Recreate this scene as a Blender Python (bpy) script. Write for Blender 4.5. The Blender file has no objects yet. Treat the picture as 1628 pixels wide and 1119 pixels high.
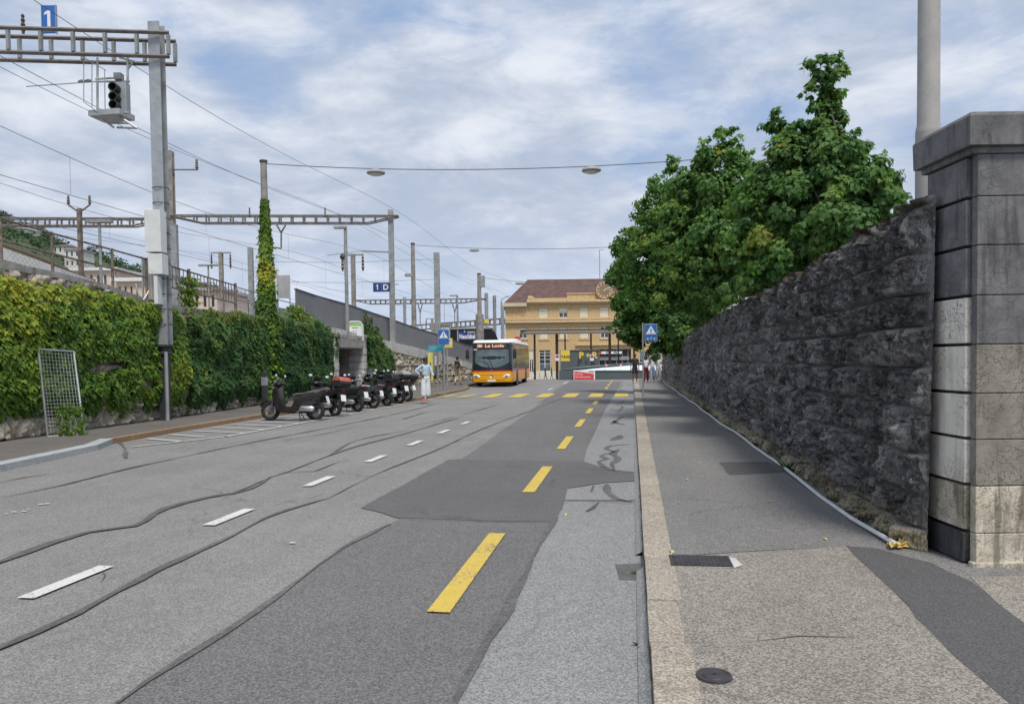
import bpy, bmesh, math, random
import numpy as np
from mathutils import Matrix, Vector
random.seed(7)
SC = bpy.context.scene
COL = SC.collection
R = math.radians

# ------------------------------------------------------------------ camera
FPX, CX, CY, EYE = 1200.0, 814.0, 610.0, 1.7
YAW = math.atan(187 / 1200); PITCH = math.atan(39 / 1200); ROLL = -0.0131
MCAM = Matrix.Rotation(YAW, 3, 'Z') @ Matrix.Rotation(math.pi / 2 - PITCH, 3, 'X') @ Matrix.Rotation(ROLL, 3, 'Z')
cam = bpy.data.cameras.new('camera')
cam.lens = 1200 / 1628 * 36; cam.sensor_width = 36; cam.sensor_fit = 'HORIZONTAL'
cam.shift_y = 50.5 / 1628; cam.clip_start = 0.05; cam.clip_end = 3000
camo = bpy.data.objects.new('camera', cam); COL.objects.link(camo)
camo.matrix_world = Matrix.Translation((0, 0, EYE)) @ MCAM.to_4x4()
SC.camera = camo

# ------------------------------------------------------------------ sky, sun, exposure
SUN_EL, SUN_AZ = 60, 152          # azimuth the light comes from, degrees clockwise from +Y (behind, to the right)
w = bpy.data.worlds.new('World'); SC.world = w; w.use_nodes = True
nt = w.node_tree; nt.nodes.clear(); N = nt.nodes.new; L = nt.links.new
out = N('ShaderNodeOutputWorld'); bg = N('ShaderNodeBackground'); bg.inputs[1].default_value = 0.1
sky = N('ShaderNodeTexSky'); sky.sky_type = 'NISHITA'; sky.sun_disc = False
sky.sun_elevation = R(SUN_EL); sky.sun_rotation = R(SUN_AZ); sky.air_density = 1.0; sky.dust_density = 0.6; sky.ozone_density = 1.6
tc = N('ShaderNodeTexCoord'); sp = N('ShaderNodeSeparateXYZ'); L(tc.outputs['Generated'], sp.inputs[0])
def wmath(op, a, b=None, c=None, clamp=False):
    n = N('ShaderNodeMath'); n.operation = op; n.use_clamp = clamp
    for i, x in enumerate((a, b, c)):
        if x is None: continue
        if isinstance(x, (int, float)): n.inputs[i].default_value = x
        else: L(x, n.inputs[i])
    return n.outputs[0]
zc = wmath('ADD', wmath('MAXIMUM', sp.outputs[2], 0.0), 0.13)
cb = N('ShaderNodeCombineXYZ'); L(wmath('MULTIPLY', sp.outputs[0], 2.0), cb.inputs[0]); L(wmath('MULTIPLY', sp.outputs[1], 2.0), cb.inputs[1]); L(wmath('MULTIPLY', wmath('MAXIMUM', sp.outputs[2], 0.0), 5.2), cb.inputs[2])
def wnoise(scale, detail, rough, off, dist=0.0, sx=1.0):
    mp = N('ShaderNodeMapping'); mp.inputs['Location'].default_value = off; mp.inputs['Scale'].default_value = (sx, 1, 1)
    mp.inputs['Rotation'].default_value = (0, R(14), R(-25))
    L(cb.outputs[0], mp.inputs[0]); n = N('ShaderNodeTexNoise'); L(mp.outputs[0], n.inputs['Vector'])
    n.inputs['Scale'].default_value = scale; n.inputs['Detail'].default_value = detail
    n.inputs['Roughness'].default_value = rough; n.inputs['Distortion'].default_value = dist
    return n.outputs['Fac']
def wrange(x, a, b, c=0.0, d=1.0):
    n = N('ShaderNodeMapRange'); n.interpolation_type = 'SMOOTHSTEP'; L(x, n.inputs[0])
    for i, v in enumerate((a, b, c, d)): n.inputs[i + 1].default_value = v
    return n.outputs[0]
def wmix(f, a, b):
    n = N('ShaderNodeMix'); n.data_type = 'RGBA'
    if isinstance(f, float): n.inputs[0].default_value = f
    else: L(f, n.inputs[0])
    for i, x in ((6, a), (7, b)):
        if isinstance(x, tuple): n.inputs[i].default_value = (*x, 1)
        else: L(x, n.inputs[i])
    return n.outputs[2]
def wdir(px, py):
    v = MCAM @ Vector(((px - 814) / 1200, (610 - py) / 1200, -1)); return v.normalized()
def wblob(px, py, r, squash=1.7):
    "soft patch of the sky around one direction, r in radians"
    c = wdir(px, py); n = N('ShaderNodeVectorMath'); n.operation = 'SUBTRACT'; L(tc.outputs['Generated'], n.inputs[0]); n.inputs[1].default_value = c
    m = N('ShaderNodeVectorMath'); m.operation = 'MULTIPLY'; L(n.outputs[0], m.inputs[0]); m.inputs[1].default_value = (1, 1, squash)
    l = N('ShaderNodeVectorMath'); l.operation = 'LENGTH'; L(m.outputs[0], l.inputs[0]); return wrange(l.outputs['Value'], r, 0.0)
def wsum(xs):
    o = xs[0]
    for x in xs[1:]: o = wmath('ADD', o, x)
    return o
big = wnoise(1.15, 8, 0.55, (3.1, 1.4, 0.3), 0.25)
fine = wnoise(4.2, 9, 0.60, (7.3, 2.2, 1.0), 0.35)
cover = wmath('ADD', wmath('MULTIPLY', big, 0.60), wmath('MULTIPLY', fine, 0.40))
holes_ = wsum([wblob(*q) for q in ((330, 95, .16), (1110, 90, .20), (560, 25, .12), (1380, 20, .16), (430, 130, .10), (20, 60, .10), (1230, 160, .12))])
cover = wmath('SUBTRACT', wmath('ADD', cover, .10), wmath('MULTIPLY', holes_, .085))
mask = wrange(cover, 0.36, 0.60)
puff = wsum([wblob(*q) for q in ((868, 78, .10), (758, 205, .085), (900, 108, .09), (1350, 200, .12), (120, 150, .16), (480, 60, .10))])
lit = wrange(wmath('ADD', wnoise(2.9, 9, 0.60, (11.7, 5.2, 2), 0.3), wmath('MULTIPLY', puff, .17)), 0.38, 0.74)
cloud = wmix(lit, (2.95, 3.45, 4.35), (5.1, 5.35, 5.85))
blue = wmix(0.75, sky.outputs[0], (2.0, 2.85, 4.5))
hz = wrange(sp.outputs[2], 0.0, 0.22)
skyc = wmix(mask, blue, cloud)
skyc = wmix(wmath('MULTIPLY', wmath('SUBTRACT', 1.0, hz), 0.55), skyc, (4.0, 4.7, 5.9))
L(skyc, bg.inputs[0]); L(bg.outputs[0], out.inputs[0])

sl = bpy.data.lights.new('sun', 'SUN'); sl.energy = 2.1; sl.angle = R(14); sl.color = (1.0, 0.95, 0.87)
so = bpy.data.objects.new('sun', sl); COL.objects.link(so)
sd = Vector((math.sin(R(SUN_AZ)) * math.cos(R(SUN_EL)), math.cos(R(SUN_AZ)) * math.cos(R(SUN_EL)), math.sin(R(SUN_EL))))
so.rotation_euler = sd.to_track_quat('Z', 'Y').to_euler()
SC.view_settings.view_transform = 'Standard'; SC.view_settings.look = 'None'
SC.view_settings.exposure = 0.66; SC.view_settings.gamma = 1
SC.cycles.max_bounces = 6; SC.cycles.diffuse_bounces = 3; SC.cycles.transparent_max_bounces = 8

# ------------------------------------------------------------------ measuring: photo pixel -> point of the place
AX = Vector((-math.sin(YAW), math.cos(YAW), 0)); RX = Vector((math.cos(YAW), math.sin(YAW), 0))
def ray(px, py): return MCAM @ Vector(((px - CX) / FPX, (CY - py) / FPX, -1))
def G(px, py, z=0.0):
    r = ray(px, py); t = (z - EYE) / r.z; return Vector((r.x * t, r.y * t, z))
def AT(px, py, dep):
    r = ray(px, py); return r * (dep / r.dot(AX)) + Vector((0, 0, EYE))
def WX(px, py, X):
    r = ray(px, py); return r * (X / r.x) + Vector((0, 0, EYE))
def WY(px, py, Y):
    r = ray(px, py); return r * (Y / r.y) + Vector((0, 0, EYE))
def UZ(px, py, dep):
    p = AT(px, py, dep); return p.dot(RX), p.z

# ------------------------------------------------------------------ materials
MATS = {}
class NB:
    def __init__(s, name):
        s.m = bpy.data.materials.new(name); s.m.use_nodes = True; s.t = s.m.node_tree; s.t.nodes.clear()
        s.out = s.n('ShaderNodeOutputMaterial'); s.p = s.n('ShaderNodeBsdfPrincipled'); s.l(s.p.outputs[0], s.out.inputs[0])
        s.geo = s.n('ShaderNodeNewGeometry'); s.tc = s.n('ShaderNodeTexCoord')
        MATS[name] = s.m
    def n(s, k): return s.t.nodes.new(k)
    def l(s, a, b): s.t.links.new(a, b)
    def vec(s, space='pos', scale=(1, 1, 1)):
        v = s.geo.outputs['Position'] if space == 'pos' else s.tc.outputs['Object']
        mp = s.n('ShaderNodeMapping'); mp.inputs['Scale'].default_value = scale; s.l(v, mp.inputs[0]); return mp.outputs[0]
    def noise(s, scale, detail=4, rough=.55, v=None, dist=0.0):
        n = s.n('ShaderNodeTexNoise'); n.inputs['Scale'].default_value = scale; n.inputs['Detail'].default_value = detail
        n.inputs['Roughness'].default_value = rough; n.inputs['Distortion'].default_value = dist
        s.l(v if v is not None else s.vec(), n.inputs['Vector']); return n.outputs['Fac']
    def vor(s, scale, feature='F1', out='Distance', v=None, rnd=1.0):
        n = s.n('ShaderNodeTexVoronoi'); n.feature = feature; n.inputs['Scale'].default_value = scale
        n.inputs['Randomness'].default_value = rnd
        s.l(v if v is not None else s.vec(), n.inputs['Vector']); return n.outputs[out]
    def rng(s, x, a, b, c=0.0, d=1.0, smooth=True):
        n = s.n('ShaderNodeMapRange'); n.interpolation_type = 'SMOOTHSTEP' if smooth else 'LINEAR'; s.l(x, n.inputs[0])
        for i, v in enumerate((a, b, c, d)): n.inputs[i + 1].default_value = v
        return n.outputs[0]
    def math(s, op, a, b=0.0, clamp=False):
        n = s.n('ShaderNodeMath'); n.operation = op; n.use_clamp = clamp
        for i, x in enumerate((a, b)):
            if isinstance(x, (int, float)): n.inputs[i].default_value = x
            else: s.l(x, n.inputs[i])
        return n.outputs[0]
    def mix(s, f, a, b, mode='MIX'):
        n = s.n('ShaderNodeMix'); n.data_type = 'RGBA'; n.blend_type = mode
        if isinstance(f, (int, float)): n.inputs[0].default_value = f
        else: s.l(f, n.inputs[0])
        for i, x in ((6, a), (7, b)):
            if isinstance(x, tuple): n.inputs[i].default_value = (*x[:3], 1)
            else: s.l(x, n.inputs[i])
        return n.outputs[2]
    def z(s):
        q = s.n('ShaderNodeSeparateXYZ'); s.l(s.geo.outputs['Position'], q.inputs[0]); return q.outputs
    def attr(s, name):
        a = s.n('ShaderNodeAttribute'); a.attribute_name = name; return a.outputs['Fac']
    def bump(s, h, strength=.4, dist=.01, prev=None):
        b = s.n('ShaderNodeBump'); b.inputs['Strength'].default_value = strength; b.inputs['Distance'].default_value = dist
        s.l(h, b.inputs['Height'])
        if prev is not None: s.l(prev, b.inputs['Normal'])
        s.l(b.outputs[0], s.p.inputs['Normal']); return b.outputs[0]
    def fin(s, col, rough=.7, metal=0.0, spec=None):
        if isinstance(col, tuple): s.p.inputs['Base Color'].default_value = (*col[:3], 1)
        else: s.l(col, s.p.inputs['Base Color'])
        if isinstance(rough, (int, float)): s.p.inputs['Roughness'].default_value = rough
        else: s.l(rough, s.p.inputs['Roughness'])
        s.p.inputs['Metallic'].default_value = metal
        if spec is not None: s.p.inputs['Specular IOR Level'].default_value = spec
        return s.m

def simple(name, col, rough=.6, metal=0.0, var=.12, scale=6.0, spec=None, bump=0.0, emis=0.0):
    b = NB(name)
    k = b.noise(scale, 6, .6, b.vec('obj')); k2 = b.noise(scale * 9, 3, .6, b.vec('obj'))
    f = b.math('ADD', b.math('MULTIPLY', k, .7), b.math('MULTIPLY', k2, .3))
    d = tuple(c * (1 - var * 1.8) for c in col); h = tuple(min(1, c * (1 + var * 1.8)) for c in col)
    c = b.mix(b.rng(f, .3, .7), d, h)
    if bump: b.bump(k2, bump, .01)
    if emis:
        b.l(c, b.p.inputs['Emission Color']); b.p.inputs['Emission Strength'].default_value = emis
    return b.fin(c, rough, metal, spec)

def asphalt(name, lo, hi, tint=(1, 1, 1), speck=.5, patch=.25, grain=110.0, crack=.55):
    b = NB(name)
    v = b.vec()
    cell = b.vor(grain, 'F1', 'Color', v)
    g = b.n('ShaderNodeSeparateColor'); b.l(cell, g.inputs[0])
    n1 = b.noise(grain * .45, 3, .7, v); n2 = b.noise(.5, 5, .6, v); n3 = b.noise(6.0, 6, .65, v)
    nl = b.noise(1.0, 4, .6, b.vec('pos', (2.2, .12, 1)))
    f = b.math('ADD', b.math('MULTIPLY', g.outputs[0], speck), b.math('MULTIPLY', n1, 1 - speck))
    c = b.mix(b.rng(f, .05, 1.05), lo, hi)
    cv = b.n('ShaderNodeVectorMath'); cv.operation = 'MULTIPLY_ADD'; cn = b.n('ShaderNodeTexNoise'); cn.inputs['Scale'].default_value = 1.3; cn.inputs['Detail'].default_value = 7; b.l(v, cn.inputs['Vector']); b.l(cn.outputs['Color'], cv.inputs[0]); cv.inputs[1].default_value = (.9, .9, 0); b.l(v, cv.inputs[2])
    ce = b.vor(.42, 'DISTANCE_TO_EDGE', 'Distance', cv.outputs[0]); ck = b.math('MULTIPLY', b.rng(ce, .002, .012, 1, 0), b.rng(b.noise(.35, 3, .5, v), .48, .62, 0, crack))
    c = b.mix(ck, c, tuple(x * .8 for x in lo))
    sp_ = b.rng(b.noise(1.7, 8, .72, b.vec('pos', (1, .45, 1))), .57, .74, 0, .4); c = b.mix(sp_, c, tuple((a + q) * .30 for a, q in zip(lo, hi)))
    st = b.rng(b.math('ADD', b.math('MULTIPLY', n2, .45), b.math('ADD', b.math('MULTIPLY', n3, .3), b.math('MULTIPLY', nl, .25))), .3, .7, 1 - patch, 1 + patch)
    m = b.n('ShaderNodeVectorMath'); m.operation = 'SCALE'; b.l(c, m.inputs[0]); b.l(st, m.inputs['Scale'])
    hb = b.math('SUBTRACT', 1.0, b.vor(grain, 'F1', 'Distance', v))
    b.bump(hb, .35, .005)
    return b.fin(m.outputs[0], .85, 0, .35)

asphalt('road_old', (.118, .114, .110), (.325, .314, .303), speck=.6, patch=.16)
asphalt('road_near_kerb', (.125, .126, .127), (.355, .356, .355), speck=.6, patch=.10)
asphalt('road_lane', (.075, .072, .072), (.225, .217, .214), speck=.6, patch=.13)
asphalt('road_patch', (.066, .064, .065), (.185, .180, .180), speck=.5, patch=.12, grain=170)
asphalt('walk_near', (.105, .095, .083), (.41, .375, .33), speck=.65, patch=.18, grain=120)
asphalt('walk_far', (.09, .088, .086), (.29, .28, .27), speck=.6, patch=.14, grain=120)
asphalt('walk_strip', (.05, .048, .05), (.15, .145, .145), speck=.5, patch=.10, grain=150)
asphalt('walk_left', (.075, .068, .062), (.21, .195, .18), speck=.5, patch=.2)
asphalt('tar', (.066, .064, .065), (.165, .162, .160), speck=.4, patch=.35, grain=60)
asphalt('granite', (.19, .16, .125), (.48, .43, .36), speck=.7, patch=.2, grain=95)
asphalt('granite_grey', (.22, .24, .25), (.52, .55, .56), speck=.5, patch=.14, grain=90)
asphalt('kerb_brown', (.16, .10, .055), (.38, .27, .17), speck=.5, patch=.2, grain=70)

def paint(name, col, under, wear=.42):
    b = NB(name); v = b.vec()
    n = b.noise(38, 8, .72, v); n2 = b.noise(2.2, 3, .5, v)
    f = b.math('ADD', b.math('MULTIPLY', n, .75), b.math('MULTIPLY', n2, .25))
    k = b.rng(f, wear - .05, wear + .015)
    c = b.mix(k, under, b.mix(b.noise(9, 5, .6, v), tuple(x * .86 for x in col), tuple(min(1, x * 1.1) for x in col)))
    b.bump(n, .3, .004)
    return b.fin(c, .7)
paint('paint_white', (.60, .60, .58), (.20, .195, .185), .445)
paint('paint_white_worn', (.50, .50, .485), (.16, .16, .155), .44)
paint('paint_yellow', (.58, .42, .07), (.17, .155, .12), .445)

paint('paint_yellow_worn', (.42, .33, .11), (.2, .19, .17), .50)
def stone(name, lo, hi, lichen, base_lo, base_hi, zbase, moss=None, jm=.75, fstr=.5, bvar=.32):
    """rock-faced wall: per-block tint, mortar, a paler foot"""
    b = NB(name); v = b.vec()
    n = b.noise(9, 9, .72, v, .4); n2 = b.noise(45, 7, .75, b.vec('pos', (1, 1, .35)), .3); blk = b.attr('blk'); jt = b.attr('joint')
    f = b.math('ADD', b.math('MULTIPLY', n, .55), b.math('MULTIPLY', n2, .45))
    c = b.mix(b.rng(f, .37, .64), lo, hi)
    c = b.mix(b.rng(blk, 0, 1, .0, .75), c, b.mix(n2, lo, tuple(x * 1.25 for x in hi)))
    dv = b.n('ShaderNodeVectorMath'); dv.operation = 'MULTIPLY_ADD'; dn = b.n('ShaderNodeTexNoise'); dn.inputs['Scale'].default_value = 9; dn.inputs['Detail'].default_value = 5; b.l(v, dn.inputs['Vector']); b.l(dn.outputs['Color'], dv.inputs[0]); dv.inputs[1].default_value = (.22, .22, .30); b.l(b.vec('pos', (1, 1, .62)), dv.inputs[2])
    fc = b.n('ShaderNodeSeparateColor'); b.l(b.vor(13, 'F1', 'Color', dv.outputs[0]), fc.inputs[0]); fe = b.vor(13, 'DISTANCE_TO_EDGE', 'Distance', dv.outputs[0])
    c = b.mix(b.math('MULTIPLY', b.rng(fc.outputs[0], .35, .95), fstr), c, tuple(min(1, x * 1.45) for x in hi)); c = b.mix(b.math('MULTIPLY', b.rng(fc.outputs[1], .62, .9), fstr * 1.1), c, tuple(x * .8 for x in lo))
    c = b.mix(b.math('MULTIPLY', b.rng(fe, .0, .11, 1, 0), fstr), c, tuple(x * .45 for x in lo))  # relief shading painted into the stone: pale facets, dark facet edges
    wv = b.noise(5, 6, .7, b.vec('pos', (1, 1.2, .5)), 1.0)
    c = b.mix(b.rng(wv, .60, .72, 0, .55), c, lichen)
    zz = b.z()[2]
    k = b.rng(b.math('ADD', zz, b.math('MULTIPLY', b.noise(3.0, 5, .6, v), .5)), zbase - .12 + .25, zbase + .16 + .25, 1, 0)
    c = b.mix(k, c, b.mix(b.rng(n2, .35, .62), base_lo, base_hi))
    c = b.mix(b.math('MULTIPLY', jt, .85), c, tuple((a * (1 - jm) + q * jm) * (1 if jm > .3 else .6) for a, q in zip(lo, hi)))
    if moss:
        t = b.attr('top')
        kk = b.math('MULTIPLY', b.rng(b.math('ADD', t, b.math('MULTIPLY', b.noise(6, 5, .6, v), .16)), .10, .20, 1, 0), b.rng(b.noise(2.2, 4, .6, v), .40, .55))
        c = b.mix(kk, c, b.mix(b.noise(30, 4, .6, v), tuple(x * .5 for x in moss), moss))
    cr = b.rng(b.noise(30, 8, .78, b.vec('pos', (1, 1, .45)), 1.2), .36, .48, 1, 0)
    c = b.mix(b.math('MULTIPLY', cr, .55), c, tuple(x * .35 for x in lo))  # crevice shade painted in as dark streaks
    sc_ = b.n('ShaderNodeVectorMath'); sc_.operation = 'SCALE'; b.l(c, sc_.inputs[0]); b.l(b.rng(blk, 0, 1, 1 - bvar, 1 + bvar * 1.3, False), sc_.inputs['Scale']); c = sc_.outputs[0]
    h = b.math('ADD', b.math('MULTIPLY', n2, 1.0), b.math('MULTIPLY', n, .8))
    b.bump(h, .9, .03)
    return b.fin(c, .88, 0, .3)
stone('wall_dark_stone', (.026, .025, .025), (.27, .262, .255), (.40, .38, .34), (.08, .065, .04), (.46, .40, .27), .30, (.11, .085, .055))
stone('wall_pale_stone', (.30, .26, .20), (.62, .56, .46), (.66, .61, .52), (.42, .37, .29), (.78, .73, .62), .2, None, .0, .25, .15)

def ashlar(name, lo, hi, stain, crack=6.0, cstr=.6):
    b = NB(name); v = b.vec('obj')
    n = b.noise(4, 8, .65, v); n2 = b.noise(60, 4, .7, v); blk = b.attr('blk')
    c = b.mix(b.rng(n, .3, .7), lo, hi); c = b.mix(.25, c, b.mix(n2, lo, hi))

    wob = b.n('ShaderNodeMapping'); wob.inputs['Scale'].default_value = (1, 1, 2.3)
    nn = b.n('ShaderNodeTexNoise'); nn.inputs['Scale'].default_value = 7; nn.inputs['Detail'].default_value = 6; b.l(v, nn.inputs['Vector'])
    ad = b.n('ShaderNodeVectorMath'); ad.operation = 'MULTIPLY_ADD'
    b.l(nn.outputs['Color'], ad.inputs[0]); ad.inputs[1].default_value = (.34, .34, .34); b.l(v, ad.inputs[2]); b.l(ad.outputs[0], wob.inputs[0])
    e = b.vor(crack, 'DISTANCE_TO_EDGE', 'Distance', wob.outputs[0])
    amt = b.rng(b.noise(1.6, 4, .6, v), .36, .54)
    k = b.math('MULTIPLY', b.rng(e, 0.0, .05, 1, 0), b.math('MULTIPLY', amt, cstr))
    c = b.mix(k, c, tuple(x * .22 for x in lo))
    drip = b.noise(3.2, 6, .65, b.vec('obj', (2.6, 2.6, .35)), .3)
    c = b.mix(b.rng(drip, .50, .66, 0, .7), c, stain)
    b.bump(b.math('SUBTRACT', b.math('MULTIPLY', n2, .35), b.math('MULTIPLY', k, 1.2)), .6, .012)
    return b.fin(c, .85, 0, .3)
ashlar('ashlar_pale', (.62, .58, .51), (.80, .755, .68), (.50, .465, .41), 9, .8)
ashlar('ashlar_dark', (.10, .10, .104), (.215, .213, .215), (.055, .054, .055), 5, .22)
ashlar('ashlar_brown', (.16, .145, .125), (.33, .30, .26), (.085, .08, .075), 7, .42)
ashlar('ashlar_foot', (.36, .31, .23), (.70, .65, .54), (.12, .10, .075), 8, .6)
ashlar('ashlar_black', (.028, .029, .032), (.07, .072, .08), (.15, .13, .10), 6, .2)
ashlar('concrete', (.22, .21, .20), (.38, .37, .345), (.13, .12, .11), 2.2, .15)
ashlar('concrete_pale', (.42, .41, .39), (.60, .59, .56), (.24, .22, .20), 2.0, .12)
ashlar('limestone', (.47, .33, .165), (.62, .455, .25), (.34, .23, .11), 1.2, .06)
ashlar('limestone_trim', (.56, .40, .22), (.68, .52, .32), (.40, .27, .14), 1.2, .05)
ashlar('plinth_pale', (.6, .56, .48), (.74, .70, .62), (.45, .40, .34), 1.2, .05)

def leafmat(name, cols, trans=.28, rough=.5):
    b = NB(name); t = b.attr('tint')
    cr = b.n('ShaderNodeValToRGB'); b.l(t, cr.inputs[0]); el = cr.color_ramp.elements
    while len(el) < len(cols): el.new(.5)
    for i, c in enumerate(cols): el[i].position = i / (len(cols) - 1); el[i].color = (*c, 1)
    b.fin(cr.outputs[0], rough, 0, .3)
    tr = b.n('ShaderNodeBsdfTranslucent'); tcx = b.mix(1.0, cr.outputs[0], (1.3, 1.5, .6), 'MULTIPLY'); b.l(tcx, tr.inputs[0])
    mx = b.n('ShaderNodeMixShader'); mx.inputs[0].default_value = trans
    b.l(b.p.outputs[0], mx.inputs[1]); b.l(tr.outputs[0], mx.inputs[2]); b.l(mx.outputs[0], b.out.inputs[0])
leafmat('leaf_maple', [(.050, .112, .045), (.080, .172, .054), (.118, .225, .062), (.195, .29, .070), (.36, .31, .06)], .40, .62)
leafmat('leaf_ivy', [(.025, .070, .018), (.050, .125, .022), (.100, .190, .026), (.190, .28, .030), (.40, .38, .04)], .3, .6)
leafmat('leaf_ivy_dark', [(.020, .060, .020), (.036, .098, .026), (.058, .130, .032), (.120, .20, .034), (.28, .17, .04)], .28, .6)  # yellow and dark ivy: real leaf colour plus some painted light and shade
leafmat('leaf_hill', [(.022, .050, .022), (.035, .075, .030), (.055, .095, .038)])

simple('bark', (.10, .085, .065), .9, 0, .25, 12, bump=.6)
simple('galv', (.36, .38, .39), .5, .45, .12, 3)
simple('mast_grey', (.27, .28, .28), .65, .15, .16, 2.5)
simple('mast_brown', (.25, .23, .21), .75, .1, .2, 3)
simple('lamp_post', (.34, .33, .31), .75, 0, .07, 3)
simple('rust', (.17, .135, .11), .85, .1, .35, 8)
simple('steel_dark', (.06, .062, .065), .55, .4, .15, 5)
simple('truss', (.17, .155, .145), .7, .2, .2, 3)
simple('wire', (.11, .115, .12), .6, .3, .1, 3)
simple('cabinet', (.62, .64, .62), .55, 0, .06, 3)
simple('white_paint', (.72, .73, .73), .5, 0, .04, 4)
simple('black_paint', (.012, .012, .014), .35, 0, .2, 5)
simple('black_plastic', (.022, .022, .024), .6, 0, .2, 8)
simple('rubber', (.018, .018, .018), .85, 0, .2, 12)
simple('chrome', (.62, .62, .64), .22, .9, .05, 6)
simple('alloy', (.22, .22, .225), .4, .6, .1, 6)
simple('dark_silver', (.09, .09, .095), .35, .5, .15, 6)
simple('maroon_metal', (.030, .024, .023), .3, .3, .2, 6)
simple('seat_black', (.025, .025, .027), .55, 0, .2, 10)
simple('seat_grey', (.13, .135, .14), .5, 0, .15, 10)
simple('salmon', (.46, .11, .075), .6, 0, .12, 8)
simple('red_plastic', (.50, .03, .02), .35, 0, .1, 6)
simple('lamp_glass', (.75, .76, .78), .12, 0, .04, 6)
simple('sign_blue', (.02, .13, .42), .5, 0, .06, 4)
simple('sign_navy', (.02, .045, .17), .5, 0, .08, 4)
simple('sign_white', (.74, .75, .76), .5, 0, .03, 4)
simple('sign_yellow', (.72, .52, .06), .5, 0, .05, 4)
simple('sign_cyan', (.02, .38, .50), .5, 0, .06, 4)
simple('sign_red', (.62, .05, .045), .5, 0, .06, 4)
simple('sign_green', (.25, .55, .08), .5, 0, .08, 4)
simple('sign_black', (.02, .02, .022), .5, 0, .1, 4)
simple('banner_yellow', (.66, .62, .14), .6, 0, .08, 4)
simple('bus_yellow', (.74, .36, .012), .3, 0, .04, 3)
simple('bus_orange', (.80, .36, .06), .3, 0, .06, 3)
simple('bus_red', (.62, .06, .015), .3, 0, .05, 3)
simple('bus_white', (.74, .75, .74), .4, 0, .05, 2)
simple('bus_black', (.014, .018, .020), .18, 0, .2, 3)
simple('led', (.95, .42, .24), .5, 0, .05, 8, emis=.35)
simple('panel_grey', (.17, .172, .18), .6, .1, .05, 1.2)
simple('barrier_grey', (.085, .105, .105), .6, 0, .06, .6)
simple('ramp_white', (.62, .68, .72), .6, 0, .05, .5)
simple('roof_edge_white', (.66, .66, .64), .6, 0, .06, .5)
simple('canopy_brown', (.15, .125, .10), .6, .1, .1, .6)
simple('post_dark', (.05, .035, .028), .5, .3, .1, 2)
simple('shelter_black', (.012, .013, .016), .25, .1, .2, .5)
simple('blind_cream', (.66, .62, .46), .7, 0, .05, 2)
simple('cloth_white', (.66, .68, .70), .85, 0, .08, 12)
simple('cloth_paleblue', (.42, .56, .66), .85, 0, .15, 12)
simple('cloth_beige', (.55, .43, .30), .85, 0, .10, 12)
simple('cloth_black', (.02, .02, .022), .85, 0, .2, 12)
simple('cloth_maroon', (.16, .012, .022), .85, 0, .12, 12)
simple('cloth_jean', (.25, .33, .42), .85, 0, .15, 12)
simple('cloth_grey', (.10, .10, .11), .85, 0, .15, 12)
simple('skin_pale', (.52, .30, .21), .55, 0, .06, 12)
simple('skin_brown', (.14, .065, .04), .55, 0, .08, 12)
simple('hair_black', (.015, .011, .010), .6, 0, .25, 25)
simple('hair_brown', (.05, .028, .016), .6, 0, .25, 25)
simple('iron', (.06, .056, .062), .6, .35, .2, 14, bump=.3)
simple('pipe_white', (.66, .67, .68), .35, 0, .06, 6)
simple('cloth_yellow', (.60, .44, .10), .9, 0, .25, 20)
simple('dry_leaf', (.52, .44, .14), .8, 0, .3, 30)
simple('weed', (.05, .13, .03), .6, 0, .3, 20)
simple('soil', (.05, .045, .03), .95, 0, .3, 5)
simple('clock_brown', (.27, .17, .09), .8, 0, .08, 1)
simple('house_white', (.62, .60, .56), .8, 0, .06, .3)
simple('house_orange', (.60, .51, .44), .8, 0, .08, .3)
simple('house_beige', (.55, .46, .34), .8, 0, .08, .3)
simple('house_roof', (.20, .12, .10), .85, 0, .15, .5)
simple('house_roof_grey', (.34, .34, .34), .8, 0, .1, .5)
simple('porcelain', (.08, .05, .04), .3, 0, .1, 5)
simple('cone_orange', (.75, .10, .03), .5, 0, .08, 5)
simple('wood_weathered', (.16, .13, .10), .9, 0, .2, 9, bump=.5)

def glass(name, tint, refl=.12):
    b = NB(name); n = b.noise(.9, 4, .6); c = b.mix(b.rng(n, .35, .65), tuple(x * .55 for x in tint), tint)
    return b.fin(c, .08, 0, .8)
glass('glass_dark', (.03, .037, .042)); glass('glass_screen', (.12, .165, .18)); glass('glass_window', (.055, .065, .075))
b = NB('glass_painted_reflection'); n_ = b.noise(1.4, 6, .7, b.vec('pos', (1, 1, .7)), 1.5)
b.fin(b.mix(b.rng(n_, .42, .58), (.03, .032, .034), (.34, .25, .14)), .12, 0, .8)  # tan blotches are reflections painted into the side window colour
b = NB('clear_screen'); b.fin((.55, .6, .62), .08); b.p.inputs['Alpha'].default_value = .35
b = NB('tile_roof')
q = b.vor(1.9, 'F1', 'Color', b.vec('obj', (1, 1, 1))); s_ = b.n('ShaderNodeSeparateColor'); b.l(q, s_.inputs[0])
b.fin(b.mix(b.math('ADD', b.math('MULTIPLY', s_.outputs[0], .5), b.math('MULTIPLY', b.noise(.4, 5, .6, b.vec('obj')), .5)), (.06, .032, .028), (.155, .09, .078)), .85)
b = NB('ground_soil'); b.fin(b.mix(b.noise(.2, 6, .6), (.10, .095, .08), (.2, .19, .17)), .95)
b = NB('ballast'); b.fin(b.mix(b.vor(18, 'F1', 'Distance'), (.16, .13, .11), (.34, .30, .26)), .95)
b = NB('hill_ground'); b.fin(b.mix(b.noise(.06, 6, .7), (.03, .055, .022), (.07, .10, .04)), .95)
M = MATS

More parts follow.
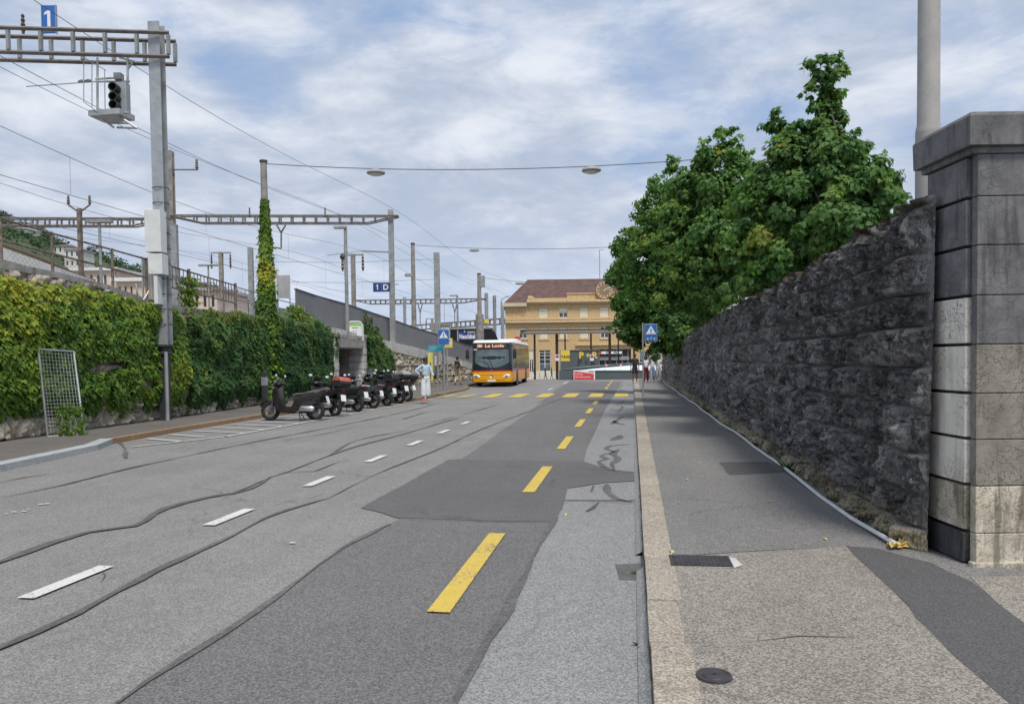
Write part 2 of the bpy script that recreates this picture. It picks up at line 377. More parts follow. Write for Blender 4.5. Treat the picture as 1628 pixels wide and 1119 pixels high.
# ------------------------------------------------------------------ mesh helpers
class MB:
    def __init__(s): s.v = []; s.f = []; s.mi = []; s.mats = []; s.cur = 0; s.X = Matrix.Identity(4)
    def use(s, m):
        if m not in s.mats: s.mats.append(m)
        s.cur = s.mats.index(m); return s
    def at(s, loc=(0, 0, 0), rz=0.0, rx=0.0, ry=0.0):
        s.X = Matrix.Translation(loc) @ Matrix.Rotation(rz, 4, 'Z') @ Matrix.Rotation(ry, 4, 'Y') @ Matrix.Rotation(rx, 4, 'X'); return s
    def add(s, vs, fs):
        o = len(s.v); s.v += [tuple(s.X @ Vector(p)) for p in vs]; s.f += [tuple(i + o for i in f) for f in fs]; s.mi += [s.cur] * len(fs); return s
    def box(s, x0, x1, y0, y1, z0, z1, bv=0.0):
        if bv <= 0:
            v = [(x0, y0, z0), (x1, y0, z0), (x1, y1, z0), (x0, y1, z0), (x0, y0, z1), (x1, y0, z1), (x1, y1, z1), (x0, y1, z1)]
            return s.add(v, [(0, 3, 2, 1), (4, 5, 6, 7), (0, 1, 5, 4), (1, 2, 6, 5), (2, 3, 7, 6), (3, 0, 4, 7)])
        bm = bmesh.new(); bmesh.ops.create_cube(bm, size=1)
        for q in bm.verts: q.co = ((x0 + x1) / 2 + q.co.x * (x1 - x0), (y0 + y1) / 2 + q.co.y * (y1 - y0), (z0 + z1) / 2 + q.co.z * (z1 - z0))
        bmesh.ops.bevel(bm, geom=bm.edges[:], offset=bv, segments=2, affect='EDGES', profile=.6)
        bm.verts.index_update(); s.add([q.co[:] for q in bm.verts], [[q.index for q in f.verts] for f in bm.faces]); bm.free(); return s
    def tube(s, p0, p1, r0, r1=None, n=8, caps=True):
        r1 = r0 if r1 is None else r1; p0 = Vector(p0); p1 = Vector(p1); d = (p1 - p0)
        if d.length < 1e-6: return s
        d.normalize(); a = d.orthogonal().normalized(); b_ = d.cross(a)
        if abs(d.z) > .999: a = Vector((1, 0, 0)); b_ = Vector((0, 1, 0)) if d.z > 0 else Vector((0, -1, 0))
        vs = []
        for p, r in ((p0, r0), (p1, r1)):
            for k in range(n):
                t = 2 * math.pi * (k + .5) / n; vs.append(p + (a * math.cos(t) + b_ * math.sin(t)) * r)
        fs = [(k, (k + 1) % n, n + (k + 1) % n, n + k) for k in range(n)]
        if caps: fs += [tuple(range(n))[::-1], tuple(range(n, 2 * n))]
        return s.add(vs, fs)
    def path(s, pts, r, n=6):
        pts = [Vector(p) for p in pts]; rs = r if isinstance(r, (list, tuple)) else [r] * len(pts); vs = []; a = None
        for i, p in enumerate(pts):
            d = (pts[min(i + 1, len(pts) - 1)] - pts[max(i - 1, 0)]).normalized()
            a = d.orthogonal() if a is None else (a - d * a.dot(d)); a.normalize(); b_ = d.cross(a)
            for k in range(n):
                t = 2 * math.pi * k / n; vs.append(p + (a * math.cos(t) + b_ * math.sin(t)) * rs[i])
        fs = [(i * n + k, i * n + (k + 1) % n, (i + 1) * n + (k + 1) % n, (i + 1) * n + k) for i in range(len(pts) - 1) for k in range(n)]
        fs += [tuple(range(n))[::-1], tuple((len(pts) - 1) * n + k for k in range(n))]
        return s.add(vs, fs)
    def lathe(s, prof, c=(0, 0, 0), axis='Z', n=20):
        vs = []; c = Vector(c)
        for (r, h) in prof:
            for k in range(n):
                t = 2 * math.pi * k / n; x, y = r * math.cos(t), r * math.sin(t)
                vs.append(c + Vector({'Z': (x, y, h), 'Y': (x, h, y), 'X': (h, x, y)}[axis]))
        m = len(prof); fs = [(i * n + k, i * n + (k + 1) % n, (i + 1) * n + (k + 1) % n, (i + 1) * n + k) for i in range(m - 1) for k in range(n)]
        if prof[0][0] > 1e-5: fs.append(tuple(range(n))[::-1])
        if prof[-1][0] > 1e-5: fs.append(tuple((m - 1) * n + k for k in range(n)))
        return s.add(vs, fs)
    def torus(s, c, R_, r, axis='Y', n=24, m=8, sq=1.0):
        vs = []; c = Vector(c)
        for i in range(n):
            t = 2 * math.pi * i / n
            for j in range(m):
                u = 2 * math.pi * j / m; rr = R_ + r * math.cos(u); h = r * sq * math.sin(u); x, y = rr * math.cos(t), rr * math.sin(t)
                vs.append(c + Vector({'Z': (x, y, h), 'Y': (x, h, y), 'X': (h, x, y)}[axis]))
        return s.add(vs, [(i * m + j, ((i + 1) % n) * m + j, ((i + 1) % n) * m + (j + 1) % m, i * m + (j + 1) % m) for i in range(n) for j in range(m)])
    def ell(s, c, r, n=12, m=8):
        vs = [(c[0], c[1], c[2] + r[2])]
        for j in range(1, m):
            a = math.pi * j / m
            for k in range(n):
                t = 2 * math.pi * k / n; vs.append((c[0] + r[0] * math.sin(a) * math.cos(t), c[1] + r[1] * math.sin(a) * math.sin(t), c[2] + r[2] * math.cos(a)))
        vs.append((c[0], c[1], c[2] - r[2])); e = len(vs) - 1
        fs = [(0, 1 + k, 1 + (k + 1) % n) for k in range(n)]
        fs += [(1 + j * n + k, 1 + (j + 1) * n + k, 1 + (j + 1) * n + (k + 1) % n, 1 + j * n + (k + 1) % n) for j in range(m - 2) for k in range(n)]
        fs += [(e, 1 + (m - 2) * n + (k + 1) % n, 1 + (m - 2) * n + k) for k in range(n)]
        return s.add(vs, fs)
    def loft(s, outline, slices):
        """outline: (x,z) polygon; slices: (y, scale about the centroid)"""
        cx = sum(p[0] for p in outline) / len(outline); cz = sum(p[1] for p in outline) / len(outline); n = len(outline); vs = []
        for y, k in slices:
            kx, kz = (k if isinstance(k, tuple) else (k, k))
            vs += [(cx + (x - cx) * kx, y, cz + (z - cz) * kz) for x, z in outline]
        fs = [(i * n + k, i * n + (k + 1) % n, (i + 1) * n + (k + 1) % n, (i + 1) * n + k) for i in range(len(slices) - 1) for k in range(n)]
        fs += [tuple(range(n))[::-1], tuple((len(slices) - 1) * n + k for k in range(n))]
        return s.add(vs, fs)
    def prism(s, poly, z0, z1):
        n = len(poly); vs = [(x, y, z0) for x, y in poly] + [(x, y, z1) for x, y in poly]
        return s.add(vs, [tuple(range(n))[::-1], tuple(range(n, 2 * n))] + [(k, (k + 1) % n, n + (k + 1) % n, n + k) for k in range(n)])
    def text(s, txt, size, o, right=(1, 0, 0), up=(0, 0, 1), depth=.004, bold=0.0, centre=True, wscale=1.0):
        vs, fs = textgeo(txt, bold); right = Vector(right).normalized(); up = Vector(up).normalized(); nn = right.cross(up); o = Vector(o)
        w_ = max(v[0] for v in vs) + min(v[0] for v in vs); cx = w_ / 2 if centre else 0
        return s.add([o + right * ((x - cx) * size * wscale) + up * (y * size) + nn * (z * depth) for x, y, z in vs], fs)
    def build(s, name, mat=None, parent=None, smooth=False, loc=None, rz=0.0):
        me = bpy.data.meshes.new(name); off = Vector(loc) if loc is not None else None
        vs = s.v
        if off is not None:
            inv = Matrix.Rotation(-rz, 3, 'Z'); vs = [tuple(inv @ (Vector(p) - off)) for p in s.v]
        me.from_pydata(vs, [], s.f); me.validate()
        ms = [mat] if mat else s.mats
        for q in ms: me.materials.append(M[q] if isinstance(q, str) else q)
        if not mat and len(me.polygons) == len(s.mi): me.polygons.foreach_set('material_index', s.mi)
        if smooth:
            me.polygons.foreach_set('use_smooth', [True] * len(me.polygons)); me.set_sharp_from_angle(angle=R(38))
        o = bpy.data.objects.new(name, me); COL.objects.link(o)
        if off is not None: o.location = off; o.rotation_euler.z = rz
        if parent: o.parent = parent
        return o
_tc = {}
def textgeo(t, bold=0.0):
    if (t, bold) not in _tc:
        c = bpy.data.curves.new('t', 'FONT'); c.body = t; c.size = 1; c.extrude = .5; c.offset = bold; c.resolution_u = 3
        o = bpy.data.objects.new('t', c); COL.objects.link(o); dg = bpy.context.evaluated_depsgraph_get()
        me = bpy.data.meshes.new_from_object(o.evaluated_get(dg))
        _tc[(t, bold)] = ([tuple(v.co) for v in me.vertices], [tuple(p.vertices) for p in me.polygons])
        bpy.data.objects.remove(o); bpy.data.curves.remove(c); bpy.data.meshes.remove(me)
    return _tc[(t, bold)]
def tag(o, label=None, cat=None, group=None, kind=None):
    if label: o['label'] = label
    if cat: o['category'] = cat
    if group: o['group'] = group
    if kind: o['kind'] = kind
    return o
def thing(name, label, cat, loc=(0, 0, 0), rz=0.0, group=None):
    o = bpy.data.objects.new(name, None); COL.objects.link(o); o.location = loc; o.rotation_euler.z = rz; o.empty_display_size = .2
    return tag(o, label, cat, group)
def copy_tree(o, parent=None):
    c = o.copy(); COL.objects.link(c); c.parent = parent
    for ch in [q for q in bpy.data.objects if q.parent == o]: copy_tree(ch, c)
    return c
def setg(name, mb, mat=None, smooth=False): return tag(mb.build(name, mat, smooth=smooth), kind='structure')

def worley(x, y, seed):
    xi = np.floor(x).astype(np.int64); yi = np.floor(y).astype(np.int64); best = np.full(x.shape, 9.0); plane = np.zeros(x.shape)
    def h(a, b_, q):
        k = (a * 374761393 + b_ * 668265263 + (seed + q) * 97531) & 0xffffffff
        k = ((k ^ (k >> 13)) * 1274126177) & 0xffffffff
        return ((k ^ (k >> 16)) & 0xffff) / 65535.0
    for i in (-1, 0, 1):
        for j in (-1, 0, 1):
            a, b_ = xi + i, yi + j; dx = x - a - h(a, b_, 1); dy = y - b_ - h(a, b_, 2); d = dx * dx + dy * dy; m = d < best
            best = np.where(m, d, best); plane = np.where(m, h(a, b_, 3) + dx * (h(a, b_, 4) - .5) * 1.6 + dy * (h(a, b_, 5) - .5) * 1.6, plane)
    return plane
# value noise
def vn(x, y, seed):
    xi = np.floor(x).astype(np.int64); yi = np.floor(y).astype(np.int64); xf = x - xi; yf = y - yi
    u = xf * xf * (3 - 2 * xf); v = yf * yf * (3 - 2 * yf)
    def h(a, b_):
        k = (a * 374761393 + b_ * 668265263 + seed * 2147483647) & 0xffffffff
        k = ((k ^ (k >> 13)) * 1274126177) & 0xffffffff
        return ((k ^ (k >> 16)) & 0xffff) / 65535.0
    return (h(xi, yi) * (1 - u) + h(xi + 1, yi) * u) * (1 - v) + (h(xi, yi + 1) * (1 - u) + h(xi + 1, yi + 1) * u) * v
def fbm(x, y, seed, o=4, g=.5):
    s = 0; a = 1; t = 0
    for i in range(o): s = s + a * vn(x * 2 ** i, y * 2 ** i, seed + i * 17); t += a; a *= g
    return s / t
def npmesh(name, V, F, mats, attrs=None, parent=None, smooth=False, fattrs=None, loc=None):
    """V (n,3); F (m,k) equal-sized faces"""
    me = bpy.data.meshes.new(name); V = np.asarray(V, np.float32)
    if loc is not None: V = V - np.array(loc, np.float32)
    F = np.asarray(F, np.int32); m, k = F.shape
    me.vertices.add(len(V)); me.vertices.foreach_set('co', V.ravel()); me.loops.add(m * k); me.loops.foreach_set('vertex_index', F.ravel())
    me.polygons.add(m); me.polygons.foreach_set('loop_start', np.arange(m, dtype=np.int32) * k)
    try: me.polygons.foreach_set('loop_total', np.full(m, k, np.int32))
    except Exception: pass
    for q in (mats if isinstance(mats, list) else [mats]): me.materials.append(M[q])
    me.update(calc_edges=True)
    for a, d in (attrs or {}).items(): me.attributes.new(a, 'FLOAT', 'POINT').data.foreach_set('value', np.asarray(d, np.float32))
    for a, d in (fattrs or {}).items(): me.attributes.new(a, 'FLOAT', 'FACE').data.foreach_set('value', np.asarray(d, np.float32))
    if smooth: me.polygons.foreach_set('use_smooth', np.ones(m, bool))
    o = bpy.data.objects.new(name, me); COL.objects.link(o)
    if loc is not None: o.location = loc
    if parent: o.parent = parent
    return o

# ------------------------------------------------------------------ ground, road, pavements
def zg(y): return 0.0 if y < 58 else -(min(y, 135) - 58) * .0252
def sheet(name, poly, z, mat, kind='structure', lip=0.0):
    """flat polygon in plan; split along Y where the ground starts to fall"""
    mb = MB(); mb.add([(p[0], p[1], z) for p in poly], [tuple(range(len(poly)))])
    o = mb.build(name, mat); bm = bmesh.new(); bm.from_mesh(o.data)
    if bm.faces[0:1] and [f for f in bm.faces][0].normal.z < 0: bmesh.ops.reverse_faces(bm, faces=bm.faces[:])
    for yc in (58, 80, 110, 135):
        bmesh.ops.bisect_plane(bm, geom=bm.verts[:] + bm.edges[:] + bm.faces[:], plane_co=(0, yc, 0), plane_no=(0, 1, 0))
    for v in bm.verts: v.co.z = z + zg(v.co.y)
    bm.to_mesh(o.data); bm.free()
    return tag(o, kind=kind)
sheet('ground', [(-900, -60), (900, -60), (900, 1500), (-900, 1500)], -.30, 'ground_soil')
sheet('road', [(-14, -8), (.10, -8), (.30, 58), (1.2, 60), (30, 62), (60, 150), (-60, 150), (-40, 75), (-14, 70)], 0, 'road_old')
def rough(poly, amp=.016, step=.22):
    out_ = []; n = len(poly)
    for i in range(n):
        a = Vector(poly[i][:2]); c = Vector(poly[(i + 1) % n][:2]); L_ = (c - a).length; k = max(1, min(120, int(L_ / step))); nn = Vector((-(c - a).y, (c - a).x)) / max(L_, 1e-6)
        for j in range(k): out_.append(tuple(a.lerp(c, j / k) + (nn * random.uniform(-amp, amp) if j else Vector((0, 0)))))
    return out_
def rgp(pts, z=0.0): return rough(gp(pts, z))
def gp(pts, z=0.0): return [tuple(G(x, y, z)[:2]) for x, y in pts]
LANE_R = [(700, 1160), (720, 1119), (757, 1050), (796, 985), (826, 930), (858, 868), (888, 815), (900, 790), (925, 745), (934, 712), (945, 690), (955, 668), (963, 650), (972, 636), (978, 625), (985, 613), (990, 606)]
LANE_L = [(905, 606), (880, 622), (860, 640), (835, 660), (800, 683), (770, 705), (735, 729), (713, 731), (640, 822), (545, 870), (470, 925), (400, 975), (300, 1040), (235, 1080), (180, 1119), (120, 1170)]
sheet('road_lane', rgp(LANE_R + LANE_L), .004, 'road_lane')
sheet('road_patch', rgp([(574, 808), (713, 731), (925, 733), (950, 741), (965, 746), (1012, 751), (1013, 765), (960, 768), (900, 777), (898, 796), (886, 830), (760, 828), (632, 824), (605, 815)]), .008, 'road_patch')
sheet('road_edge', [(x, y) for x, y in gp([(700, 1160), (720, 1119), (757, 1050), (796, 985), (826, 930), (858, 868), (888, 815), (898, 796)])] + [(.12, 8.75), (.098, 3.2)], .0025, 'road_near_kerb')
sheet('road_edge', gp([(925, 745), (965, 747), (1008, 751)]) + [(.29, 56)] + gp([(985, 613), (978, 625), (972, 636), (963, 650), (955, 668), (945, 690), (934, 712)]), .0075, 'road_near_kerb')
sheet('road_edge', gp([(902, 778), (960, 769), (1012, 766), (1014, 796), (898, 796)]), .0095, 'road_near_kerb')

def ribbon(mb, pts, wd, z, jit=.25, px=True, n_per=.25, taper=True):
    P = [G(x, y, z) if px else Vector((x, y, z)) for x, y in pts]; Q = []
    for i in range(len(P) - 1):
        k = max(1, int((P[i + 1] - P[i]).length / n_per))
        p0, p1, p2, p3 = P[max(i - 1, 0)], P[i], P[i + 1], P[min(i + 2, len(P) - 1)]
        for j in range(k):
            t = j / k; Q.append(.5 * ((2 * p1) + (p2 - p0) * t + (2 * p0 - 5 * p1 + 4 * p2 - p3) * t * t + (3 * p1 - p0 - 3 * p2 + p3) * t ** 3))
    Q.append(P[-1]); vs = []; ph_ = random.uniform(0, 9)
    for i, q in enumerate(Q):
        d = (Q[min(i + 1, len(Q) - 1)] - Q[max(i - 1, 0)]).normalized(); s = Vector((-d.y, d.x, 0))
        u = i / max(1, len(Q) - 1); ww = wd * (1 + random.uniform(-jit, jit)) * (.95 + .33 * math.sin(i * .31 + ph_) + .27 * math.sin(i * .83 + 2 * ph_)) * (min(1, .35 + 6 * min(u, 1 - u)) if taper else 1) / 2
        off = s * random.uniform(-.12, .12) * wd
        a = q + s * ww + off; b_ = q - s * ww + off; a.z = b_.z = z + zg(q.y); vs += [a, b_]
    mb.add(vs, [(2 * i, 2 * i + 1, 2 * i + 3, 2 * i + 2) for i in range(len(Q) - 1)])
tar = MB()
for pts, wd in [
    ([(-60, 1052), (0, 1028), (120, 975), (250, 905), (370, 850), (440, 815), (525, 790)], .085),
    ([(525, 790), (600, 752), (700, 712), (770, 680), (850, 650), (905, 628)], .05),
    ([(180, 1122), (235, 1080), (300, 1040), (400, 975), (470, 925), (545, 870), (620, 832)], .075),
    ([(-40, 905), (0, 893), (80, 862), (140, 845), (215, 835), (260, 808), (330, 790), (370, 783), (430, 758)], .10),
    ([(430, 758), (455, 750), (520, 725), (570, 708), (640, 690), (700, 672), (730, 664)], .08),
    ([(355, 788), (400, 776), (432, 757)], .05), ([(455, 751), (500, 748), (540, 733), (570, 730)], .06),
    ([(525, 723), (560, 702), (610, 690), (650, 684)], .07),
    ([(-40, 795), (0, 790), (100, 770), (200, 745), (280, 728), (350, 713), (450, 693), (520, 680), (640, 655), (700, 640)], .07),
    ([(450, 700), (520, 688), (560, 680)], .04), ([(0, 766), (40, 758), (82, 752)], .06),
    ([(186, 700), (198, 712), (200, 728)], .12),
    ([(640, 666), (680, 655), (710, 655)], .05), ([(650, 676), (700, 668), (760, 652), (800, 640)], .04),
    ([(718, 1122), (757, 1050), (796, 985), (826, 930), (856, 868), (886, 818)], .085),
    ([(898, 797), (940, 795), (1006, 798)], .018), ([(964, 769), (966, 782), (980, 792), (1004, 797)], .10), ([(944, 772), (940, 782)], .10),
    ([(952, 797), (944, 806), (932, 812)], .09),
    ([(1000, 706), (972, 708), (963, 713), (977, 718), (954, 724), (965, 729), (951, 733)], .13), ([(984, 714), (974, 722), (984, 728), (973, 738), (977, 748)], .13),
    ([(951, 733), (960, 742), (977, 748)], .10), ([(986, 692), (980, 697), (971, 700)], .22), ([(990, 662), (978, 671), (994, 675)], .14), ([(978, 669), (972, 674)], .14),
    ([(994, 637), (980, 643), (990, 646), (984, 653)], .10), ([(990, 612), (984, 618), (995, 621)], .10), ([(970, 650), (985, 654)], .06),
    ([(818, 742), (840, 741)], .05), ([(605, 815), (632, 824), (760, 828), (885, 830)], .012), ([(925, 745), (965, 747), (1010, 751)], .02),
    ([(158, 905), (168, 913), (160, 925)], .012),
]: ribbon(tar, pts, wd * (.74 if wd < .13 else .9), .0125)
setg('road_crack_seals', tar, 'tar')
mk = MB()
y0 = 4.82
for k in range(7): mk.add([(-4.42, y0 + 2.42 * k, .016), (-4.28, y0 + 2.42 * k, .016), (-4.28, y0 + .86 + 2.42 * k, .016), (-4.42, y0 + .86 + 2.42 * k, .016)], [(0, 1, 2, 3)])
for a, c in ((40.5, 43), (50, 54)): mk.add([(-4.42, a, .016), (-4.28, a, .016), (-4.28, c, .016), (-4.42, c, .016)], [(0, 1, 2, 3)])
setg('road_marking', mk, 'paint_white')
mk = MB()
for k in range(12):
    a = 4.87 + 4.57 * k; c = a + 2.3
    if 30.5 < a < 37: continue
    mk.add([(-1.36, a, .016), (-1.20, a, .016), (-1.20, c, .016), (-1.36, c, .016)], [(0, 1, 2, 3)])
setg('road_marking', mk, 'paint_yellow')
mk = MB()
for X in (-.36, -1.50, -2.66, -3.84, -5.06, -6.30): mk.add([(X - .3, 32.9, .016), (X + .3, 32.9, .016), (X + .3, 36.4, .016), (X - .3, 36.4, .016)], [(0, 1, 2, 3)])
setg('crosswalk_marking', mk, 'paint_yellow')
mk = MB()
for X in (-7.5, -8.45): mk.add([(X - .3, 32.9, .016), (X + .3, 32.9, .016), (X + .3, 36.4, .016), (X - .3, 36.4, .016)], [(0, 1, 2, 3)])
setg('crosswalk_marking', mk, 'paint_yellow_worn')
mk = MB()
def lineq(mb, a, c, wd, z=.016):
    a = Vector((*a, z)); c = Vector((*c, z)); d = (c - a).normalized(); s = Vector((-d.y, d.x, 0)) * wd / 2; mb.add([a - s, c - s, c + s, a + s], [(0, 1, 2, 3)])
PA = (-10.05, 14.0)
lineq(mk, PA, (-9.16, 16.1), .10); lineq(mk, (-9.16, 16.05), (-8.60, 28.2), .12)
for k in range(12):
    y = 15.05 + k * .92
    x1 = -9.2 + (y - 16) * .046 - .02; x0 = -10.85
    lineq(mk, (x0, y + .55), (x1 if y > 16 else -9.62, y), .14)
for k in range(5): lineq(mk, (-8.75 + .02 * k, 25.9 + k * .7), (-10.6 + .35 * max(0, k - 1), 26.6 + k * .7), .09)
setg('parking_marking', mk, 'paint_white_worn')
mk = MB()
for px, py in ((10, 816), (22, 813), (38, 812), (65, 801), (75, 800), (45, 809), (465, 862)):
    p = G(px, py, .016); s = random.uniform(.012, .028); mk.add([(p.x + s * math.cos(t) * 1.6, p.y + s * math.sin(t), .016) for t in np.linspace(0, 6, 6)], [(0, 1, 2, 3, 4, 5)])
setg('road_paint_flecks', mk, 'paint_white')

# right kerb: separate granite slabs in one kerb line
kb = MB(); y = -1.0; yj = [2.1, 3.3, 4.28, 5.02, 6.10, 7.9, 9.6, 11.3, 13.1, 15, 17, 19, 21, 23, 25.2, 27.5, 30, 33, 36, 39, 42, 45, 48, 51, 55, 58]
for a in yj:
    m_ = (y + a) / 2; kb.at((.085 + .0037 * m_ + random.uniform(-.003, .003), m_, 0), -.0042).box(0, .215 + .0021 * m_, -(a - y) / 2 + .005, (a - y) / 2 - .005, -.05, .105 + random.uniform(-.003, .003), .010); y = a
setg('kerb', kb, 'granite', smooth=True)
sheet('kerb_joint', [(.088, -1), (.32, -1), (.64, 58), (.30, 58)], .070, 'soil')
# gutter dirt line
f_ = MB(); yy_ = [y * .5 for y in range(-2, 112)]; fx = [.083 + .0037 * y for y in yy_]
f_.add([q for y, x in zip(yy_, fx) for q in ((x - .065, y, .0128), (x - .028, y, .032 + random.uniform(-.004, .004)), (x + .004, y, .062 + random.uniform(-.008, .008)))], [(3 * i + k, 3 * i + k + 1, 3 * i + k + 4, 3 * i + k + 3) for i in range(len(yy_) - 1) if yy_[i] != 6.0 for k in (0, 1)]); setg('road_edge', f_, 'road_near_kerb')
g_ = MB(); ribbon(g_, [(.092, 2.5), (.112, 8), (.157, 20), (.268, 50)], .012, .070, .8, px=False, n_per=.12); setg('gutter_dirt', g_, 'soil')
def kerbwall(mb, pts, z0, z1):
    for a, c in zip(pts[:-1], pts[1:]): mb.add([(a[0], a[1], z0), (c[0], c[1], z0), (c[0], c[1], z1), (a[0], a[1], z1)], [(0, 1, 2, 3)])
sheet('sidewalk', [(.28, -6), (14, -6), (14, 5.2), (3.3, 5.6), (2.6, 6.2), (2.45, 56), (3.2, 58.5), (.54, 58)], .10, 'walk_far')
sheet('sidewalk_paving', [(.30, -5)] + [(.30, 6.17)] + gp([(1067, 884), (1200, 875), (1345, 868), (1390, 912), (1425, 945), (1480, 1005), (1560, 1080), (1605, 1119), (1700, 1210)], .1), .103, 'walk_near')
sheet('sidewalk_paving', gp([(1543, 918), (1590, 962), (1640, 1000), (1800, 1120), (1900, 1000), (1700, 913)], .1), .103, 'walk_near')
sheet('sidewalk_paving', rgp([(1345, 868), (1395, 872), (1480, 895), (1545, 925), (1590, 962), (1640, 1000), (1800, 1120), (1700, 1210), (1605, 1119), (1560, 1080), (1480, 1005), (1425, 945), (1390, 912)], .1), .1045, 'walk_strip')
sheet('sidewalk_patch', rgp([(1143, 735), (1222, 734), (1248, 750), (1160, 755)], .1), .104, 'walk_strip')
t_ = MB(); ribbon(t_, [(1205, 1018), (1270, 1010), (1360, 1012)], .01, .107); ribbon(t_, [(1067, 884), (1200, 875), (1345, 868)], .012, .107); ribbon(t_, [(1024, 650), (1035, 651)], .03, .107)
setg('sidewalk_cracks', t_, 'tar')
# left kerb and pavement
KL = [(-8.6, -2), (-9.3, 5), (-9.75, 8.5), (-10.0, 10.66), (-10.30, 12.6), (-10.45, 13.5), (-10.95, 14.62), (-11.08, 17), (-11.10, 21.5), (-10.76, 25.77), (-10.1, 28.2), (-9.35, 29.6), (-8.86, 31.2), (-8.88, 35.7), (-8.95, 40.7), (-9.3, 43.5), (-10.0, 45.5), (-10.2, 50), (-10.3, 58), (-11, 66)]
def kerbstrip(name, pts, mat, wd=.16, z1=.125):
    mb = MB(); n = len(pts); I = []
    for i, p in enumerate(pts):
        a = Vector(pts[max(i - 1, 0)]); c = Vector(pts[min(i + 1, n - 1)]); d = (c - a).normalized(); s = Vector((-d.y, d.x)); I.append(Vector(p) + s * wd)
    for i in range(n - 1):
        a, c, ci, ai = Vector(pts[i]), Vector(pts[i + 1]), I[i + 1], I[i]
        vs = [(*a, -.02), (*c, -.02), (*c, z1 - .012), (*a, z1 - .012), (a.x * .93 + ai.x * .07, a.y * .93 + ai.y * .07, z1), (c.x * .93 + ci.x * .07, c.y * .93 + ci.y * .07, z1), (*ci, z1), (*ai, z1)]
        mb.add(vs, [(0, 1, 2, 3), (3, 2, 5, 4), (4, 5, 6, 7)])
    return setg(name, mb, mat), I
_, i1 = kerbstrip('kerb', KL[:7], 'granite_grey', .24)
_, i2 = kerbstrip('kerb', KL[6:], 'kerb_brown', .16)
sheet('sidewalk', [tuple(p) for p in i1] + [tuple(p) for p in i2[1:]] + [(-14.6, 68), (-14.6, -2)], .121, 'walk_left')

# covers, gully and small things on the ground
c_ = thing('drain_cover', 'square ribbed iron cover set in the right sidewalk beside the kerb', 'drain cover', (.0, 0, 0))
mb = MB(); P4 = [G(*p, .1) for p in ((1066, 883), (1143, 882), (1150, 903), (1071, 905))]
cx_, cy_ = (P4[0].x + P4[2].x) / 2, (P4[0].y + P4[2].y) / 2; c_.location = (cx_ + .035, cy_, .1); hw, hh = .205, .14
mb.box(-hw, hw, -hh, hh, -.02, .014); f0 = mb.build('lid', 'iron', c_)
mb = MB()
for k in range(12): mb.box(-hw + .012 + k * .0345, -hw + .024 + k * .0345, -hh + .02, hh - .02, .0145, .019)
mb.build('ribs', 'iron', c_)
mb = MB(); mb.box(-hw - .03, -hw - .004, -hh - .02, hh + .02, -.02, .012); mb.box(hw + .004, hw + .025, -hh - .02, hh + .02, -.02, .012); mb.box(-hw - .004, hw + .004, hh + .004, hh + .022, -.02, .012)
mb.build('frame', 'iron', c_)
mb = MB(); mb.add([(hw - .1, -hh - .03, .0085), (hw + .03, -hh - .03, .0085), (hw + .10, -hh + .05, .0085), (hw + .07, hh - .03, .0085), (hw + .026, hh, .0085), (hw + .026, -hh - .022, .0085), (-.05, -hh - .022, .0085)], [(0, 1, 2, 3, 4, 5, 6)])
mb.build('mortar', 'concrete_pale', c_)
p = G(1135, 1075, .104); c2 = thing('valve_cover', 'small round iron cover in the pale sidewalk near the bottom edge', 'drain cover', p)
MB().lathe([(0, .012), (.055, .012), (.058, .008), (.072, .008), (.074, .012), (.088, .011), (.092, -.01)], n=32).build('lid', 'iron', c2, True)
MB().lathe([(0, .0135), (.010, .0135), (.010, .011)], (.003, .005, 0), n=10).build('keyhole', 'black_paint', c2)
mb = MB(); gp4 = gp([(978, 898), (1020, 896), (1023, 923), (985, 922)], 0.0)
mb.prism(gp4[::-1], .0045, .006); tag(mb.build('gully', 'tar'), 'sunken dark drain hole in the road edge against the granite kerb', 'drain')
def weed(px, py, z, n, h, label, spread=.10):
    p = G(px, py, z); mb = MB()
    for k in range(n):
        a = random.uniform(0, 6.28); r = random.uniform(0, spread); hh_ = h * random.uniform(.4, 1); d = Vector((math.cos(a), math.sin(a), 0)); s_ = Vector((-d.y, d.x, 0)) * .012
        b0 = d * r * .3; m_ = d * (r * .6 + .02) + Vector((0, 0, hh_ * .7)); e = d * (r + .05) + Vector((0, 0, hh_))
        mb.add([b0 - s_ * .5, b0 + s_ * .5, m_ + s_, e, m_ - s_], [(0, 1, 2, 3, 4)])
    o = mb.build('weed', 'weed'); o.location = p; return tag(o, label, 'weed')
weed(1256, 748, .1, 50, .13, 'green weed tuft sticking out over the white pipe, the larger one at mid wall', .16)
weed(1343, 803, .1, 34, .11, 'green weed tuft between white pipe and wall foot nearest the stone pillar', .10)
weed(1130, 655, .1, 30, .12, 'distant green weed tuft at the foot of the dark wall', .2)
weed(1018, 912, .0, 14, .03, 'tiny weed growing in the sunken drain beside the kerb', .05)
weed(1023, 1028, .0, 7, .03, 'tiny weed in the kerb joint near the bottom edge', .03)
def dleaf(px, py, z, s, label, mat='dry_leaf'):
    p = G(px, py, z); mb = MB(); n = 9; vs = [(s * (.6 + .4 * (k % 2)) * math.cos(k * 2 * math.pi / n), s * .8 * (.6 + .4 * (k % 2)) * math.sin(k * 2 * math.pi / n), .006 + .01 * math.sin(k * 1.7)) for k in range(n)]
    mb.add([(0, 0, .014)] + vs, [(0, 1 + k, 1 + (k + 1) % n) for k in range(n)]); o = mb.build('fallen_leaf', mat); o.location = p; o.rotation_euler.z = random.uniform(0, 6); return tag(o, label, 'leaf')
